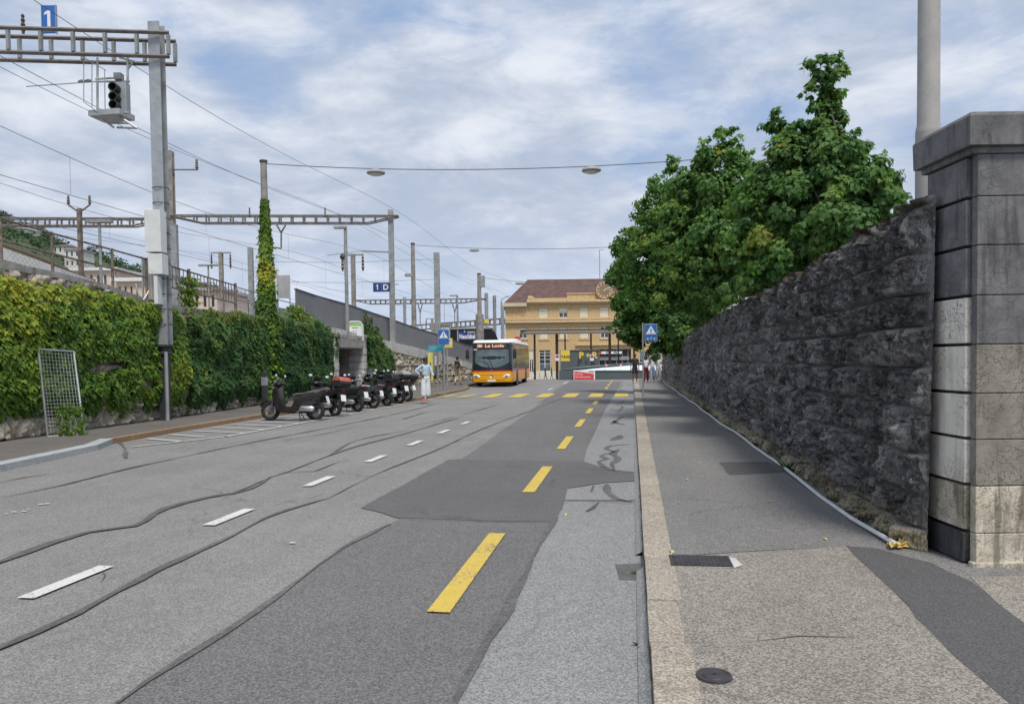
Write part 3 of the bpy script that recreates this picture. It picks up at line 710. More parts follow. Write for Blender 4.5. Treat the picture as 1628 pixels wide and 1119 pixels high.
for a in [(1013, 862, 0, .030, 'yellow fallen leaf in the gutter just above the drain hole'), (1068, 877, .105, .028, 'pale fallen leaf just above the square iron cover'), (1224, 796 + 2, .105, .026, 'pale fallen leaf on the dark sidewalk below the mid wall, higher of two'),
          (1312, 857, .105, .026, 'pale fallen leaf on the sidewalk left of the end of the white pipe'), (899, 818, .004, .03, 'fallen leaf on the light road strip just below the tar squiggles'), (1092, 763, .105, .03, 'pale fleck of leaf on the sidewalk left of the dark patch'), (1080, 800, .105, .02, 'tiny leaf on the sidewalk close to the kerb')]:
    dleaf(*a)
# the white pipe along the wall foot
pp = [G(1424, 864, .14)] + [Vector((2.12 + .02 * math.sin(y * .55), y, .135 + .015 * math.sin(y * 1.3))) for y in np.arange(7.6, 50, 1.2)]
tag(MB().path(pp, .021, 8).build('cable_pipe', 'pipe_white', smooth=True), 'long thin white pipe lying along the foot of the dark stone wall', 'pipe')
mb = MB(); rr = np.random.RandomState(5)
for k in range(16):
    a = rr.uniform(0, 6.28); d = Vector((math.cos(a), math.sin(a), 0)); s_ = Vector((-d.y, d.x, 0)) * rr.uniform(.015, .035); l_ = rr.uniform(.05, .10)
    mb.add([s_ * -.5, s_ * .5, d * l_ + s_ + Vector((0, 0, rr.uniform(-.01, .05))), d * l_ * 1.15, d * l_ - s_ + Vector((0, 0, rr.uniform(-.01, .04)))], [(0, 1, 2, 3, 4)])
o = mb.build('cloth_scrap', 'cloth_yellow'); o.location = G(1427, 867, .125); tag(o, 'scrap of yellow cloth stuffed in the near end of the white pipe', 'cloth')

# ------------------------------------------------------------------ rock-faced walls
def rockwall(name, s0, s1, top, place, mat, cells, courses, bw, amp, seed, label, z0=0.0, holes=None, name_flush=False, jsc=.6):
    """place(s, z, d) -> xyz arrays; top(s) -> height"""
    root = thing(name, label, 'wall', place(np.array([s0]), np.array([z0]), np.array([0.]))[0].tolist())
    base = np.array(root.location)
    zmax = float(np.max(top(np.linspace(s0, s1, 200)))); zb = [z0]; rg = np.random.RandomState(seed)
    while zb[-1] < zmax + .5: zb.append(zb[-1] + courses * rg.uniform(.82, 1.2))
    zb = np.array(zb); jb = []
    for c in range(len(zb)):
        x = [s0 - 1]
        while x[-1] < s1 + 1: x.append(x[-1] + rg.uniform(*bw))
        jb.append(np.array(x))
    a = s0
    for (b_, cs) in cells:
        ns = max(2, int((b_ - a) / cs)); nz = max(2, int((zmax - z0) / cs)); S = np.linspace(a, b_, ns + 1); Z = np.linspace(z0, zmax, nz + 1)
        SS, ZZ = np.meshgrid(S, Z, indexing='ij'); T = top(SS); ZC = np.minimum(ZZ, T)
        wz = ZC + .05 * (fbm(SS * 1.1, ZC * 1.1, seed + 5, 3) - .5); ci = np.clip(np.searchsorted(zb, wz) - 1, 0, len(zb) - 2)
        dz = np.minimum(wz - zb[ci], zb[ci + 1] - wz); ds = np.zeros_like(dz); blk = np.zeros_like(dz); ws = SS + .05 * (fbm(SS * 2, ZC * 2, seed + 9, 3) - .5)
        for c in range(len(zb) - 1):
            m = ci == c
            if not m.any(): continue
            k = np.clip(np.searchsorted(jb[c], ws[m]) - 1, 0, len(jb[c]) - 2); ds[m] = np.minimum(ws[m] - jb[c][k], jb[c][k + 1] - ws[m])
            blk[m] = np.modf(np.abs(np.sin(k * 12.9898 + c * 78.233 + seed) * 43758.5453))[0]
        e = np.minimum(dz, ds * jsc); prof = np.clip(e / .045, 0, 1); prof = np.sqrt(prof * (2 - prof))
        rough = fbm(SS * 5, ZC * 6, seed, 5, .58); ridg = 1 - np.abs(2 * fbm(SS * 9, ZC * 5, seed + 3, 4, .55) - 1)
        chip = np.floor(fbm(SS * 14 + rough * 3, ZC * 9, seed + 7, 3) * 7) / 7
        fac = worley(SS * 6 + rough * 1.6, ZC * 5 + ridg * .8, seed + 21); fac2 = worley(SS * 19 + rough * 3, ZC * 13, seed + 22)
        d = amp * prof * (.42 + .42 * blk + .55 * (rough - .3) + .34 * (ridg - .5) + .75 * (fac - .5) + .45 * (fac2 - .5))
        d = d * (np.clip((SS - s0) / .22, 0.05, 1) if name_flush else 1)
        PV = place(SS.ravel(), ZC.ravel(), d.ravel()); n2 = nz + 1
        i, j = np.meshgrid(np.arange(ns), np.arange(nz), indexing='ij'); i = i.ravel(); j = j.ravel(); keep = (ZZ[i, j] < T[i, j] - 1e-4)
        if holes is not None: keep &= ~holes(SS[i, j], ZZ[i, j])
        i, j = i[keep], j[keep]; F = np.stack([i * n2 + j, (i + 1) * n2 + j, (i + 1) * n2 + j + 1, i * n2 + j + 1], 1)
        used = np.zeros(len(PV), bool); used[F.ravel()] = True; idx = np.cumsum(used) - 1
        jt = 1 - np.clip(e / .035, 0, 1)
        npmesh('stone_facing', PV[used], idx[F], mat, {'blk': blk.ravel()[used], 'joint': jt.ravel()[used], 'top': (T - ZC).ravel()[used]}, smooth=False, loc=tuple(base)).parent = root
        root.children[-1].location = (0, 0, 0); a = b_
    return root
# right retaining wall, X = 2.3
XW = 2.36
def topR(s): return np.interp(s, [6, 12, 21, 32, 49, 54], [2.98, 2.82, 2.76, 2.56, 2.05, 1.75]) + .05 * (fbm(np.asarray(s) * 1.7, np.asarray(s) * 0, 3, 3) - .5)
def placeR(s, z, d): return np.stack([XW + .02 * z - d, s, z], -1)
wr = rockwall('stone_wall', 6.47, 54, topR, placeR, 'wall_dark_stone', [(11, .014), (18, .028), (30, .06), (54, .11)], .33, (.30, .66), .14, 11, 'long dark rock-faced retaining wall along the right sidewalk', .0, None, True)
mb = MB(); ys = np.linspace(6.9, 54, 40)
for a, c in zip(ys[:-1], ys[1:]):
    ta, tb_ = float(topR(a)) - .02, float(topR(c)) - .02; q = [(XW + .09, a, 0), (XW + .5, a, 0), (XW + .5, a, ta), (XW + .09, a, ta), (XW + .09, c, 0), (XW + .5, c, 0), (XW + .5, c, tb_), (XW + .09, c, tb_)]
    mb.add([(x - wr.location.x, y - wr.location.y, z - wr.location.z) for x, y, z in q], [(3, 2, 6, 7), (1, 5, 6, 2), (0, 1, 2, 3), (4, 7, 6, 5)])
mb.build('wall_core', 'wall_dark_stone', wr)
# ground behind it
sheet('garden_ground', [(XW + .4, 7.2), (20, 8), (20, 58), (XW + .4, 54)], 1.2, 'ground_soil')

# stone gate pillar, square to the camera axis
PC = AT(1543, 915, 5.62); PC.z = .1; pil = thing('stone_pillar', 'tall square stone gate pillar with heavy cap at the near end of the wall', 'pillar', PC, YAW)
ph = [0.0, .25, .605, .955, 1.30, 1.665, 2.03, 2.40, 2.76, 3.07]
mb = MB(); mb.use('ashlar_black').box(.05, 1.6, .05, .62, 0, 3.07); mb.build('core', None, pil)
bm_ = ['ashlar_black', 'ashlar_foot', 'ashlar_pale', 'ashlar_pale', 'ashlar_pale', 'ashlar_pale', 'ashlar_dark', 'ashlar_dark', 'ashlar_dark']
rm_ = ['ashlar_foot', 'ashlar_foot', 'ashlar_brown', 'ashlar_brown', 'ashlar_brown', 'ashlar_dark', 'ashlar_dark', 'ashlar_dark', 'ashlar_dark']
for k in range(9):
    a, c = ph[k], ph[k + 1]; g = .012; o_ = -.02 if k == 0 else 0
    MB().box(0 + o_ * .4, .06, .085, .615, a + g, c - g, .008).build('quoin_block', bm_[k], pil)
    MB().box(.035, 1.62, 0 + o_ * .5, .07, a + (.003), c - (.003), .006).build('face_block', rm_[k], pil)
mb = MB(); mb.box(-.02, 1.70, -.02, .68, 3.07, 3.12, .012); mb.build('cap_moulding', 'ashlar_dark', pil)
mb = MB(); vs = []
for (e, z) in ((-.06, 3.12), (-.065, 3.33), (-.045, 3.36), (.03, 3.385)): vs += [(e, e, z), (1.8, e, z), (1.8, .66 - e, z), (e, .66 - e, z)]
mb.add(vs, [(3, 2, 1, 0), (12, 13, 14, 15)] + [(r * 4 + k, r * 4 + (k + 1) % 4, r * 4 + 4 + (k + 1) % 4, r * 4 + 4 + k) for r in range(3) for k in range(4)])
mb.build('cap', 'ashlar_dark', pil)
MB().box(.0, 1.7, -.03, .035, -.1, .035, .01).build('foot', 'ashlar_foot', pil)
# light-coloured repair on the wall

# ------------------------------------------------------------------ left side: retaining wall, underpass, panels
def XL(s): return np.interp(s, [6, 14, 20, 28, 34, 42, 55, 66], [-12.8, -13.15, -13.25, -13.95, -14.2, -13.9, -12.85, -12.6])
def WLp(px, py):
    X = -13.6
    for _ in range(12):
        p = WX(px, py, X); X = float(XL(p.y))
    return WX(px, py, X)
cb_ = [WLp(*q) for q in ((0, 428), (140, 452), (250, 492), (300, 500), (420, 512), (490, 525), (526, 531), (580, 547), (627, 560), (655, 567), (700, 576), (749, 586))]
ct_ = [WLp(*q) for q in ((0, 416), (140, 444), (250, 482), (300, 490), (420, 503), (490, 514), (526, 521), (580, 533), (626, 545), (657, 552), (700, 564), (749, 578))]
cy_ = [p.y for p in cb_]; cz_ = [p.z for p in cb_]; ty_ = [p.y for p in ct_]; tz_ = [p.z for p in ct_]
cz_ = [max(z, .95) for z in cz_]; tz_ = [max(z, 1.15) for z in tz_]
print('coping', [(round(p.y, 1), round(p.z, 2)) for p in cb_], [(round(p.y, 1), round(p.z, 2)) for p in ct_])
def topL(s): return np.interp(s, cy_, cz_)
def topC(s): return np.interp(s, ty_, tz_)
def placeL(s, z, d): return np.stack([XL(s) + d, s, z], -1)
OP0, OP1, OPZ = 34.6, 38.0, 2.32
wl = rockwall('stone_wall', 8, 66, topL, placeL, 'wall_pale_stone', [(14, .09), (30, .05), (44, .06), (66, .06)], .36, (.5, 1.1), .15, 4, 'pale limestone retaining wall with ivy along the left pavement', .1,
              holes=lambda s, z: (s > OP0) & (s < OP1) & (z < OPZ))
def alongL(mb, y0, y1, off0, off1, zb, zt, step=1.5):
    """solid strip that follows the wall: off0/off1 across (+ towards the road), zb/zt functions"""
    ys = np.linspace(y0, y1, max(2, int((y1 - y0) / step) + 1)); vs = []
    for y in ys:
        x = float(XL(y)); a, c = float(zb(y)), float(zt(y)); vs += [(x + off0, y, a), (x + off1, y, a), (x + off1, y, c), (x + off0, y, c)]
    n = len(ys); fs = [(i * 4 + k, i * 4 + (k + 1) % 4, i * 4 + 4 + (k + 1) % 4, i * 4 + 4 + k) for i in range(n - 1) for k in range(4)] + [(3, 2, 1, 0), tuple((n - 1) * 4 + k for k in range(4))]
    mb.add(vs, fs)
lw = wl.location
def wpart(name, mat, *a):
    mb = MB(); mb.X = Matrix.Translation(-lw); alongL(mb, *a); return mb.build(name, mat, wl)
wpart('wall_core', 'concrete', 8, OP0 - .3, -.6, -.06, lambda y: 0, topL)
wpart('wall_core', 'concrete', OP1 + .1, 66, -.6, -.06, lambda y: 0, topL)
wpart('coping', 'concrete', 8, 33.2, -.62, .10, topL, topC)
wpart('coping', 'concrete_pale', 33.25, 66, -.62, .14, topL, topC)
# underpass: lintel, pilasters, interior
up = thing('underpass', 'low concrete underpass entrance in the left wall behind the scooters', 'underpass', (-14.1, 36.3, 0)); ul = up.location
def upart(name, mat, fn):
    mb = MB(); mb.X = Matrix.Translation(-ul); fn(mb); return mb.build(name, mat, up)
upart('lintel', 'concrete', lambda m: (m.box(-14.35, -13.93, OP0 - .4, OP1 + .1, OPZ, 2.86), m.add([(-13.93, OP0 - .1, OPZ), (-13.93, OP1 - .2, OPZ), (-13.93, OP1 - .05, 2.8), (-13.93, OP0 - .3, 2.8), (-13.72, OP0 - .1, OPZ + .06), (-13.72, OP1 - .35, OPZ + .06), (-13.72, OP1 - .05, 2.8), (-13.72, OP0 - .3, 2.8)], [(4, 5, 6, 7), (0, 1, 5, 4), (1, 2, 6, 5), (2, 3, 7, 6), (3, 0, 4, 7)])))
for a, c in ((OP0 - .55, OP0), (OP1, OP1 + .55)):
    f = lambda m, a=a, c=c: [m.box(-14.6, -13.80 + .02 * (k % 2), a, c, .12 + k * .385, .12 + (k + 1) * .385 - .02, .02) for k in range(7)]
    upart('pilaster', 'concrete_pale', f)
upart('side_wall', 'concrete', lambda m: (m.box(-24, -14.61, OP1, OP1 + .3, -2.5, 2.5), m.box(-24, -14.61, OP0 - .3, OP0, -2.5, 2.5)))
upart('ceiling', 'concrete', lambda m: m.box(-24, -14.36, OP0 - .3, OP1 + .3, 2.5, 2.8))
upart('end_wall', 'concrete', lambda m: m.box(-24.3, -24, OP0 - .3, OP1 + .3, -2.5, 2.8))
upart('steps', 'concrete', lambda m: [m.box(-14.9 - .35 * k, -14.6 - .35 * k + (.35 if k else 0), OP0, OP1, -.4 - .17 * k, .12 - .17 * k) for k in range(12)])
for k in range(12): upart('dentil', 'concrete', lambda m: m.box(-13.80, -13.68, OP0 - .5 + k * .36, OP0 - .5 + k * .36 + .17, 2.88, 3.0))
mb = MB(); mb.tube((-14.5, 34.65, 2.1), (-15.3, 34.65, 2.02), .03, n=6); o = mb.build('tube_lamp', 'lamp_glass'); tag(o, 'pale strip lamp fixed inside the underpass mouth', 'lamp')
# embankment carrying the tracks
E_ = MB(); ys = [2, 14, 20, 28, 34, 42, 55, 64, 90, 300]
top_e = [2.2, 2.2, 2.2, 2.1, 1.9, 1.3, .9, .4, -.6, -2.0]
ex_ = lambda y: float(XL(y)) - .6 if y < 65 else (-24 if y < 95 else -45)
vs = []
for y, t in zip(ys, top_e): vs += [(ex_(y), y, t), (-75, y, t), (-75, y, -7), (ex_(y), y, -7)]
E_.add(vs, [(i * 4 + k, i * 4 + 4 + k, i * 4 + 4 + (k + 1) % 4, i * 4 + (k + 1) % 4) for i in range(len(ys) - 1) for k in (0,)])
E_.add([(float(XL(2)) - .6, 2, 2.2), (-75, 2, 2.2), (-75, 2, -.3), (float(XL(2)) - .6, 2, -.3)], [(0, 1, 2, 3)])
setg('railway_embankment', E_, 'ballast')
# grey metal panels on the ramp
pt_ = [WLp(*q) for q in ((483, 460), (565, 485), (627, 506), (664, 520), (694, 529), (749, 549))]
print('panel', [(round(p.y, 1), round(p.z, 2)) for p in pt_])
pY = [p.y for p in pt_]; pZ = [p.z for p in pt_]; pan = thing('panel_screen', 'long grey metal panel screen rising above the left wall and ramp', 'screen', (float(XL(30.5)), 30.3, 3.2))
def ptop(y): return np.interp(y, pY, pZ)
ye = np.linspace(pY[0], 64.5, 17)
for a, c in zip(ye[:-1], ye[1:]):
    mb = MB(); mb.X = Matrix.Translation(-pan.location); alongL(mb, a + .012, c - .012, -.42, -.37, lambda y: float(topC(y)) + .01 if y > 33 else 3.1, lambda y: float(ptop(y)), 1.2); mb.build('panel', 'panel_grey', pan)
mb = MB(); mb.X = Matrix.Translation(-pan.location); alongL(mb, pY[0], 64.5, -.45, -.34, lambda y: float(ptop(y)), lambda y: float(ptop(y)) + .05, 1.2); mb.build('top_rail', 'steel_dark', pan)

# ------------------------------------------------------------------ leaves
SHP = {
    'maple': [(0, -.1), (.34, -.36), (.30, -.08), (.62, -.12), (.40, .14), (.62, .46), (.28, .42), (.22, .60), (0, 1.0), (-.22, .60), (-.28, .42), (-.62, .46), (-.40, .14), (-.62, -.12), (-.30, -.08), (-.34, -.36)],
    'ivy': [(0, -.15), (.36, -.22), (.52, .18), (.24, .30), (0, .85), (-.24, .30), (-.52, .18), (-.36, -.22)],
    'dia': [(0, -.3), (.42, .1), (0, .8), (-.42, .1)],
}
def norm(a): return a / np.maximum(1e-9, np.linalg.norm(a, axis=1, keepdims=True))
def leaves(name, P, Nr, Tip, size, shape, mat, tint, parent=None, loc=None, fold=.12):
    sh = np.array(SHP[shape]); n = len(P); k = len(sh); Nr = norm(Nr); Tip = norm(Tip - Nr * (Tip * Nr).sum(1, keepdims=True)); Sd = np.cross(Tip, Nr)
    size = np.broadcast_to(size, (n,)); s = size[:, None, None]
    V = P[:, None, :] + Sd[:, None, :] * sh[None, :, 0:1] * s + Tip[:, None, :] * sh[None, :, 1:2] * s + Nr[:, None, :] * (-fold * (sh[None, :, 0:1] ** 2 * 2 + sh[None, :, 1:2] ** 2 * .8) * s)
    return npmesh(name, V.reshape(-1, 3), np.arange(n * k).reshape(n, k), mat, fattrs={'tint': tint}, parent=parent, loc=loc)
RG = np.random.RandomState(12)
def ivy_sheet(label, y0, y1, dens, size, mat, zlo, zhi, tb, seed, holes=.22, group='ivy sheets on the left wall'):
    n = int((y1 - y0) * 3.4 * dens); Y = RG.uniform(y0, y1, n); Z = RG.uniform(0, 5.2, n)
    e = .30 * (fbm(Y * .9, Z * .9, seed, 3) - .5); hi = zhi(Y) + .22 * (fbm(Y * 3, Y * 0, seed + 1, 3) - .5) * 2; lo = zlo(Y) + .5 * (fbm(Y * 1.4, Y * 0 + 4, seed + 2, 3) - .5)
    hole = fbm(Y * .8 + 3, Z * 1.2, seed + 3, 4) < holes + .09 * (Z < 1.3)
    m = (Z < hi) & (Z > lo) & ~hole & (Y > y0 + e) & (Y < y1 + e); Y, Z = Y[m], Z[m]; n = len(Y)
    bul = .16 + .34 * fbm(Y * 1.0, Z * 1.2, seed + 6, 4) + .16 * fbm(Y * 3.2, Z * 3.0, seed + 8, 2); bul = bul * np.clip(.25 + (Z - lo[m]) / .9, 0, 1); dep = RG.uniform(0, 1, n) ** 2 * .22
    X = XL(Y) + bul - dep + .0
    P = np.stack([X, Y, Z], 1); Nr = np.stack([np.ones(n), RG.normal(0, .38, n) - .15, .55 + RG.normal(0, .38, n)], 1); Tip = np.stack([.5 + RG.normal(0, .2, n), RG.normal(0, .35, n), -np.ones(n)], 1)
    t = np.clip(tb + .42 * (fbm(Y * .55, Z * .7, seed + 9, 4) - .5) * 2 + RG.normal(0, .13, n) + .22 * (Z > hi[m] - .35), 0, 1)  # tint mixes leaf colour with painted light, brighter along the top
    return tag(leaves('climbing_ivy', P, Nr, Tip, size * RG.uniform(.7, 1.25, n), 'ivy', mat, t, loc=(float(XL((y0 + y1) / 2)), (y0 + y1) / 2, .1)), label, 'ivy', group)
ivy_sheet('yellow-green ivy covering the wall behind the leaning mesh gate', 8.5, 20.6, 900, .115, 'leaf_ivy', lambda y: np.interp(y, [8, 15, 17, 20], [.46, .42, .42, .38]), lambda y: np.interp(y, [8, 17, 20.6], [3.56, 3.46, 3.18]), .56, 3, .215)
ivy_sheet('dark green ivy on the wall between the tall grey mast and the underpass', 20.9, 34.5, 760, .12, 'leaf_ivy_dark', lambda y: np.interp(y, [20, 26, 34], [.2, .25, .12]), lambda y: np.interp(y, [20, 33, 34.6], [3.36, 3.42, 3.0]), .40, 40, .05)
ivy_sheet('small ivy patch between the underpass and the bare pale stone wall', 38.45, 42.3, 700, .15, 'leaf_ivy_dark', lambda y: y * 0, lambda y: np.interp(y, [38.4, 39.5, 42], [3.0, 3.2, 2.2]), .42, 77, .05)
# spikes of the ivy growing up the panels
n = 900; k = RG.randint(0, 9, n); yy = 38.9 + k * .42; h = RG.uniform(0, 1, n); hh = np.array([.5, .9, 1.5, 1.1, 1.3, .7, .9, .4, .3])[k]
P = np.stack([XL(yy) - .25 + RG.normal(0, .06, n), yy + RG.normal(0, .10, n) * (1.2 - h), topC(yy) - .1 + h * hh], 1)
tag(leaves('climbing_ivy', P, np.stack([np.ones(n), RG.normal(0, .5, n), RG.normal(.3, .4, n)], 1), np.stack([RG.normal(0, .3, n), RG.normal(0, .3, n), -np.ones(n)], 1), .13, 'ivy', 'leaf_ivy_dark', np.clip(RG.normal(.55, .15, n), 0, 1), loc=(-14.2, 40.5, 3)), 'thin ivy spikes climbing the grey panels right of the green notice board', 'ivy')
# tuft left of the notice board, climbing to the panel end
n = 1500; yy = 30.2 + RG.uniform(0, 1, n) ** 1.3 * 3.8; P = np.stack([XL(yy) - .15 + RG.normal(0, .15, n), yy, 3.2 + RG.uniform(0, 1, n) * np.interp(yy, [30, 30.8, 32, 34.2], [.75, 1.0, .65, .05])], 1)
tag(leaves('climbing_ivy', P, np.stack([np.ones(n), RG.normal(0, .5, n), RG.normal(.5, .4, n)], 1), np.stack([RG.normal(.3, .3, n), RG.normal(0, .4, n), -np.ones(n)], 1), .12, 'ivy', 'leaf_ivy', np.clip(RG.normal(.6, .2, n), 0, 1), loc=(-14.2, 32, 3.2)), 'loose yellow-green ivy over the wall top at the left end of the grey panels', 'ivy')

# ------------------------------------------------------------------ trees
def tree(name, label, blobs, nleaf, size, shape, base, seed, mat='leaf_maple', tb=.42):
    """blobs: (px, py, r_px, dep) clumps of the crown, measured on the photo at their own distance"""
    rg = np.random.RandomState(seed); root = thing(name, label, 'tree', base, 0, 'broadleaf trees behind the right wall')
    B = [];
    for (px, py, rp, dep) in blobs:
        c = AT(px, py, dep); B.append((np.array(c), rp / 1200 * dep))
    # sub-clumps on each blob
    C = []; 
    for c, r in B:
        ns = max(12, int(44 * (r / .8) ** 1.4))
        for _ in range(ns):
            d = rg.normal(size=3); d /= np.linalg.norm(d); C.append((c + d * r * rg.uniform(.30, .92) * np.array([1, 1, .95]), r * rg.uniform(.16, .34)))
    w_ = np.array([q[1] ** 2 for q in C]); w_ /= w_.sum(); idx = rg.choice(len(C), nleaf, p=w_); cc = np.array([q[0] for q in C])[idx]; rr = np.array([q[1] for q in C])[idx]
    d = norm(rg.normal(size=(nleaf, 3))); d[:, 2] = np.where(d[:, 2] < -.3, d[:, 2] * .6, d[:, 2]); d = norm(d)
    ra = rr * (rg.uniform(0, 1, nleaf) ** .45 * 1.12); P = cc + d * ra[:, None] * np.array([1.05, 1.05, .95])
    ctr = np.mean([c for c, r in B], 0); outw = norm(P - ctr) * .5 + d; Nr = outw + rg.normal(0, .5, (nleaf, 3)) + np.array([0, 0, .45]); Tip = d * .9 + rg.normal(0, .4, (nleaf, 3)) + np.array([0, 0, -.5])
    tcl = rg.normal(0, .13, len(C))[idx]
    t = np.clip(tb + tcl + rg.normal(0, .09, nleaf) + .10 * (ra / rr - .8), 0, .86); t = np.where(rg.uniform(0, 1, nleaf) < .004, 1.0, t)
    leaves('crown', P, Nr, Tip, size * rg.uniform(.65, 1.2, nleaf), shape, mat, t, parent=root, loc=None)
    root.children[-1].location = -root.location
    mb = MB(); mb.X = Matrix.Translation(-root.location); b0 = Vector(base); ctr = Vector(ctr); zt = max(b0.z + 1.0, min(ctr.z - .6, ctr.z)); fork = Vector((b0.x * .6 + ctr.x * .4, b0.y * .6 + ctr.y * .4, b0.z + (zt - b0.z) * .55))
    mb.path([b0, b0.lerp(fork, .5) + Vector((.05, .03, 0)), fork], [.24, .19, .16], 10)
    for c, r in B:
        c = Vector(c); mid = fork.lerp(c, .5) + Vector((0, 0, -.15)); mb.path([fork, mid, mid.lerp(c, .8)], [.09, .035, .008], 6)
    mb.build('trunk', 'bark', root, smooth=True)
    return root
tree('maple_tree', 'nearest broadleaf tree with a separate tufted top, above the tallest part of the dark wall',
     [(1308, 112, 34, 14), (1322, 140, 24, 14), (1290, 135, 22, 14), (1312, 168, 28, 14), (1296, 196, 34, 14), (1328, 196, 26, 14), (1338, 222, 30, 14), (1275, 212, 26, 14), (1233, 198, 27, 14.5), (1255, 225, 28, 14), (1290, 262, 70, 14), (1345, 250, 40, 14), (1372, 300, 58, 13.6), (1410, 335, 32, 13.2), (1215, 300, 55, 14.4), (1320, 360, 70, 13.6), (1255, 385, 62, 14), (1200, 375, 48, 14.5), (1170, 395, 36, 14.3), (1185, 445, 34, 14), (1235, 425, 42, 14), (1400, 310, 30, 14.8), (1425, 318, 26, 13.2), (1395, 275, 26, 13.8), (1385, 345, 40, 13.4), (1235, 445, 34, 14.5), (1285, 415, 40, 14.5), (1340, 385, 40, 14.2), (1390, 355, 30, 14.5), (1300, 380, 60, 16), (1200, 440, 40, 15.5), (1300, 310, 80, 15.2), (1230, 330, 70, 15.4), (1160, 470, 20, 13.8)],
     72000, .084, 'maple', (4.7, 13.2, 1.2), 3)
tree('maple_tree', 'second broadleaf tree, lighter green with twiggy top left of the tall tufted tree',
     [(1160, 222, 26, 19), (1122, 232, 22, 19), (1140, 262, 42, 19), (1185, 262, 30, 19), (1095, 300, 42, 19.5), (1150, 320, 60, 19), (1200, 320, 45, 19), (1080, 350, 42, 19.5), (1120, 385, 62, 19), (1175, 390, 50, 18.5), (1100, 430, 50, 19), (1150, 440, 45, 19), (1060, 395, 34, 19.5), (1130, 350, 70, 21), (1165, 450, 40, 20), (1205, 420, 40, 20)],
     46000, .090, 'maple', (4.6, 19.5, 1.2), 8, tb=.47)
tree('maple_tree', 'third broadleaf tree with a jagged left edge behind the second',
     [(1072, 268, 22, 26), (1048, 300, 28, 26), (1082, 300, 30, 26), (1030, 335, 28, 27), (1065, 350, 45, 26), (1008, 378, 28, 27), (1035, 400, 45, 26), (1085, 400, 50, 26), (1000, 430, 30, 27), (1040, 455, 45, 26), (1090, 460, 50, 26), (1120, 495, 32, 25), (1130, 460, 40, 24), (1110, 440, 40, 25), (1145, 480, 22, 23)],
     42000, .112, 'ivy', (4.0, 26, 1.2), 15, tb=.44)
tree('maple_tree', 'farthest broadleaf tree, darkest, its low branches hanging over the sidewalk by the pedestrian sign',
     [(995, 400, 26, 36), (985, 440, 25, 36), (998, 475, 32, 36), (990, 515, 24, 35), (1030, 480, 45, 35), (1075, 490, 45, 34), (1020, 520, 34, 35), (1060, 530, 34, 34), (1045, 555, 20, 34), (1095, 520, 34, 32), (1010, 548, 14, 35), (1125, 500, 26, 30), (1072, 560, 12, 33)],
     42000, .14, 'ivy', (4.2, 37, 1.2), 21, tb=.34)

# ------------------------------------------------------------------ hillside and far houses
rid = [(-420, 300), (-200, 315), (0, 336), (24, 346), (60, 362), (79, 371), (100, 384), (125, 395), (152, 395), (171, 404), (187, 416), (214, 423), (240, 432), (300, 446), (380, 466), (400, 474), (460, 486)]
hm = MB(); vs = []
for px, py in rid:
    a = AT(px, py + 6, 290); b_ = AT(px, py + 45, 215); c = AT(px, 600, 175); c.z = -8; e = AT(px, py + 8, 420); vs += [e, a, b_, c]
hm.add(vs, [(i * 4 + k, i * 4 + k + 1, i * 4 + 4 + k + 1, i * 4 + 4 + k) for i in range(len(rid) - 1) for k in range(3)])
setg('hill', hm, 'hill_ground')
rg = np.random.RandomState(5); P = []; D_ = []; T = []
for i in range(520):
    px = rg.uniform(-300, 440); ry = np.interp(px, [q[0] for q in rid], [q[1] for q in rid]); t = rg.uniform(0, 1) ** 1.3; dep = 288 - 70 * t; py = ry + 4 + 44 * t
    c = np.array(AT(px, py, dep)); r = rg.uniform(1.6, 3.4); n = 90; d = norm(rg.normal(size=(n, 3))); P.append(c + d * r * rg.uniform(.6, 1.1, (n, 1)) * np.array([1, 1, .9])); D_.append(d); T.append(np.full(n, rg.uniform(0, 1)))
P = np.concatenate(P); D_ = np.concatenate(D_)
tag(leaves('hillside_woods', P, D_ + rg.normal(0, .4, P.shape) + [0, 0, .5], rg.normal(0, 1, P.shape), rg.uniform(.5, 1.1, len(P)), 'dia', 'leaf_hill', np.concatenate(T)), 'wooded hillside behind the railway', kind='stuff')
def gridwall(mb, x0, x1, z0, z1, holes, y=0.0, t=.35):
    xs = sorted({x0, x1} | {min(max(h[k], x0), x1) for h in holes for k in (0, 1)}); zs = sorted({z0, z1} | {min(max(h[k], z0), z1) for h in holes for k in (2, 3)})
    for a, c in zip(xs[:-1], xs[1:]):
        for e, g in zip(zs[:-1], zs[1:]):
            mx, mz = (a + c) / 2, (e + g) / 2
            if any(h[0] < mx < h[1] and h[2] < mz < h[3] for h in holes): continue
            mb.add([(a, y, e), (c, y, e), (c, y, g), (a, y, g)], [(0, 1, 2, 3)])
    for h in holes:
        a, c, e, g = h[:4]; mb.add([(a, y, e), (c, y, e), (c, y, g), (a, y, g), (a, y + t, e), (c, y + t, e), (c, y + t, g), (a, y + t, g)], [(0, 1, 5, 4), (1, 2, 6, 5), (2, 3, 7, 6), (3, 0, 4, 7)])
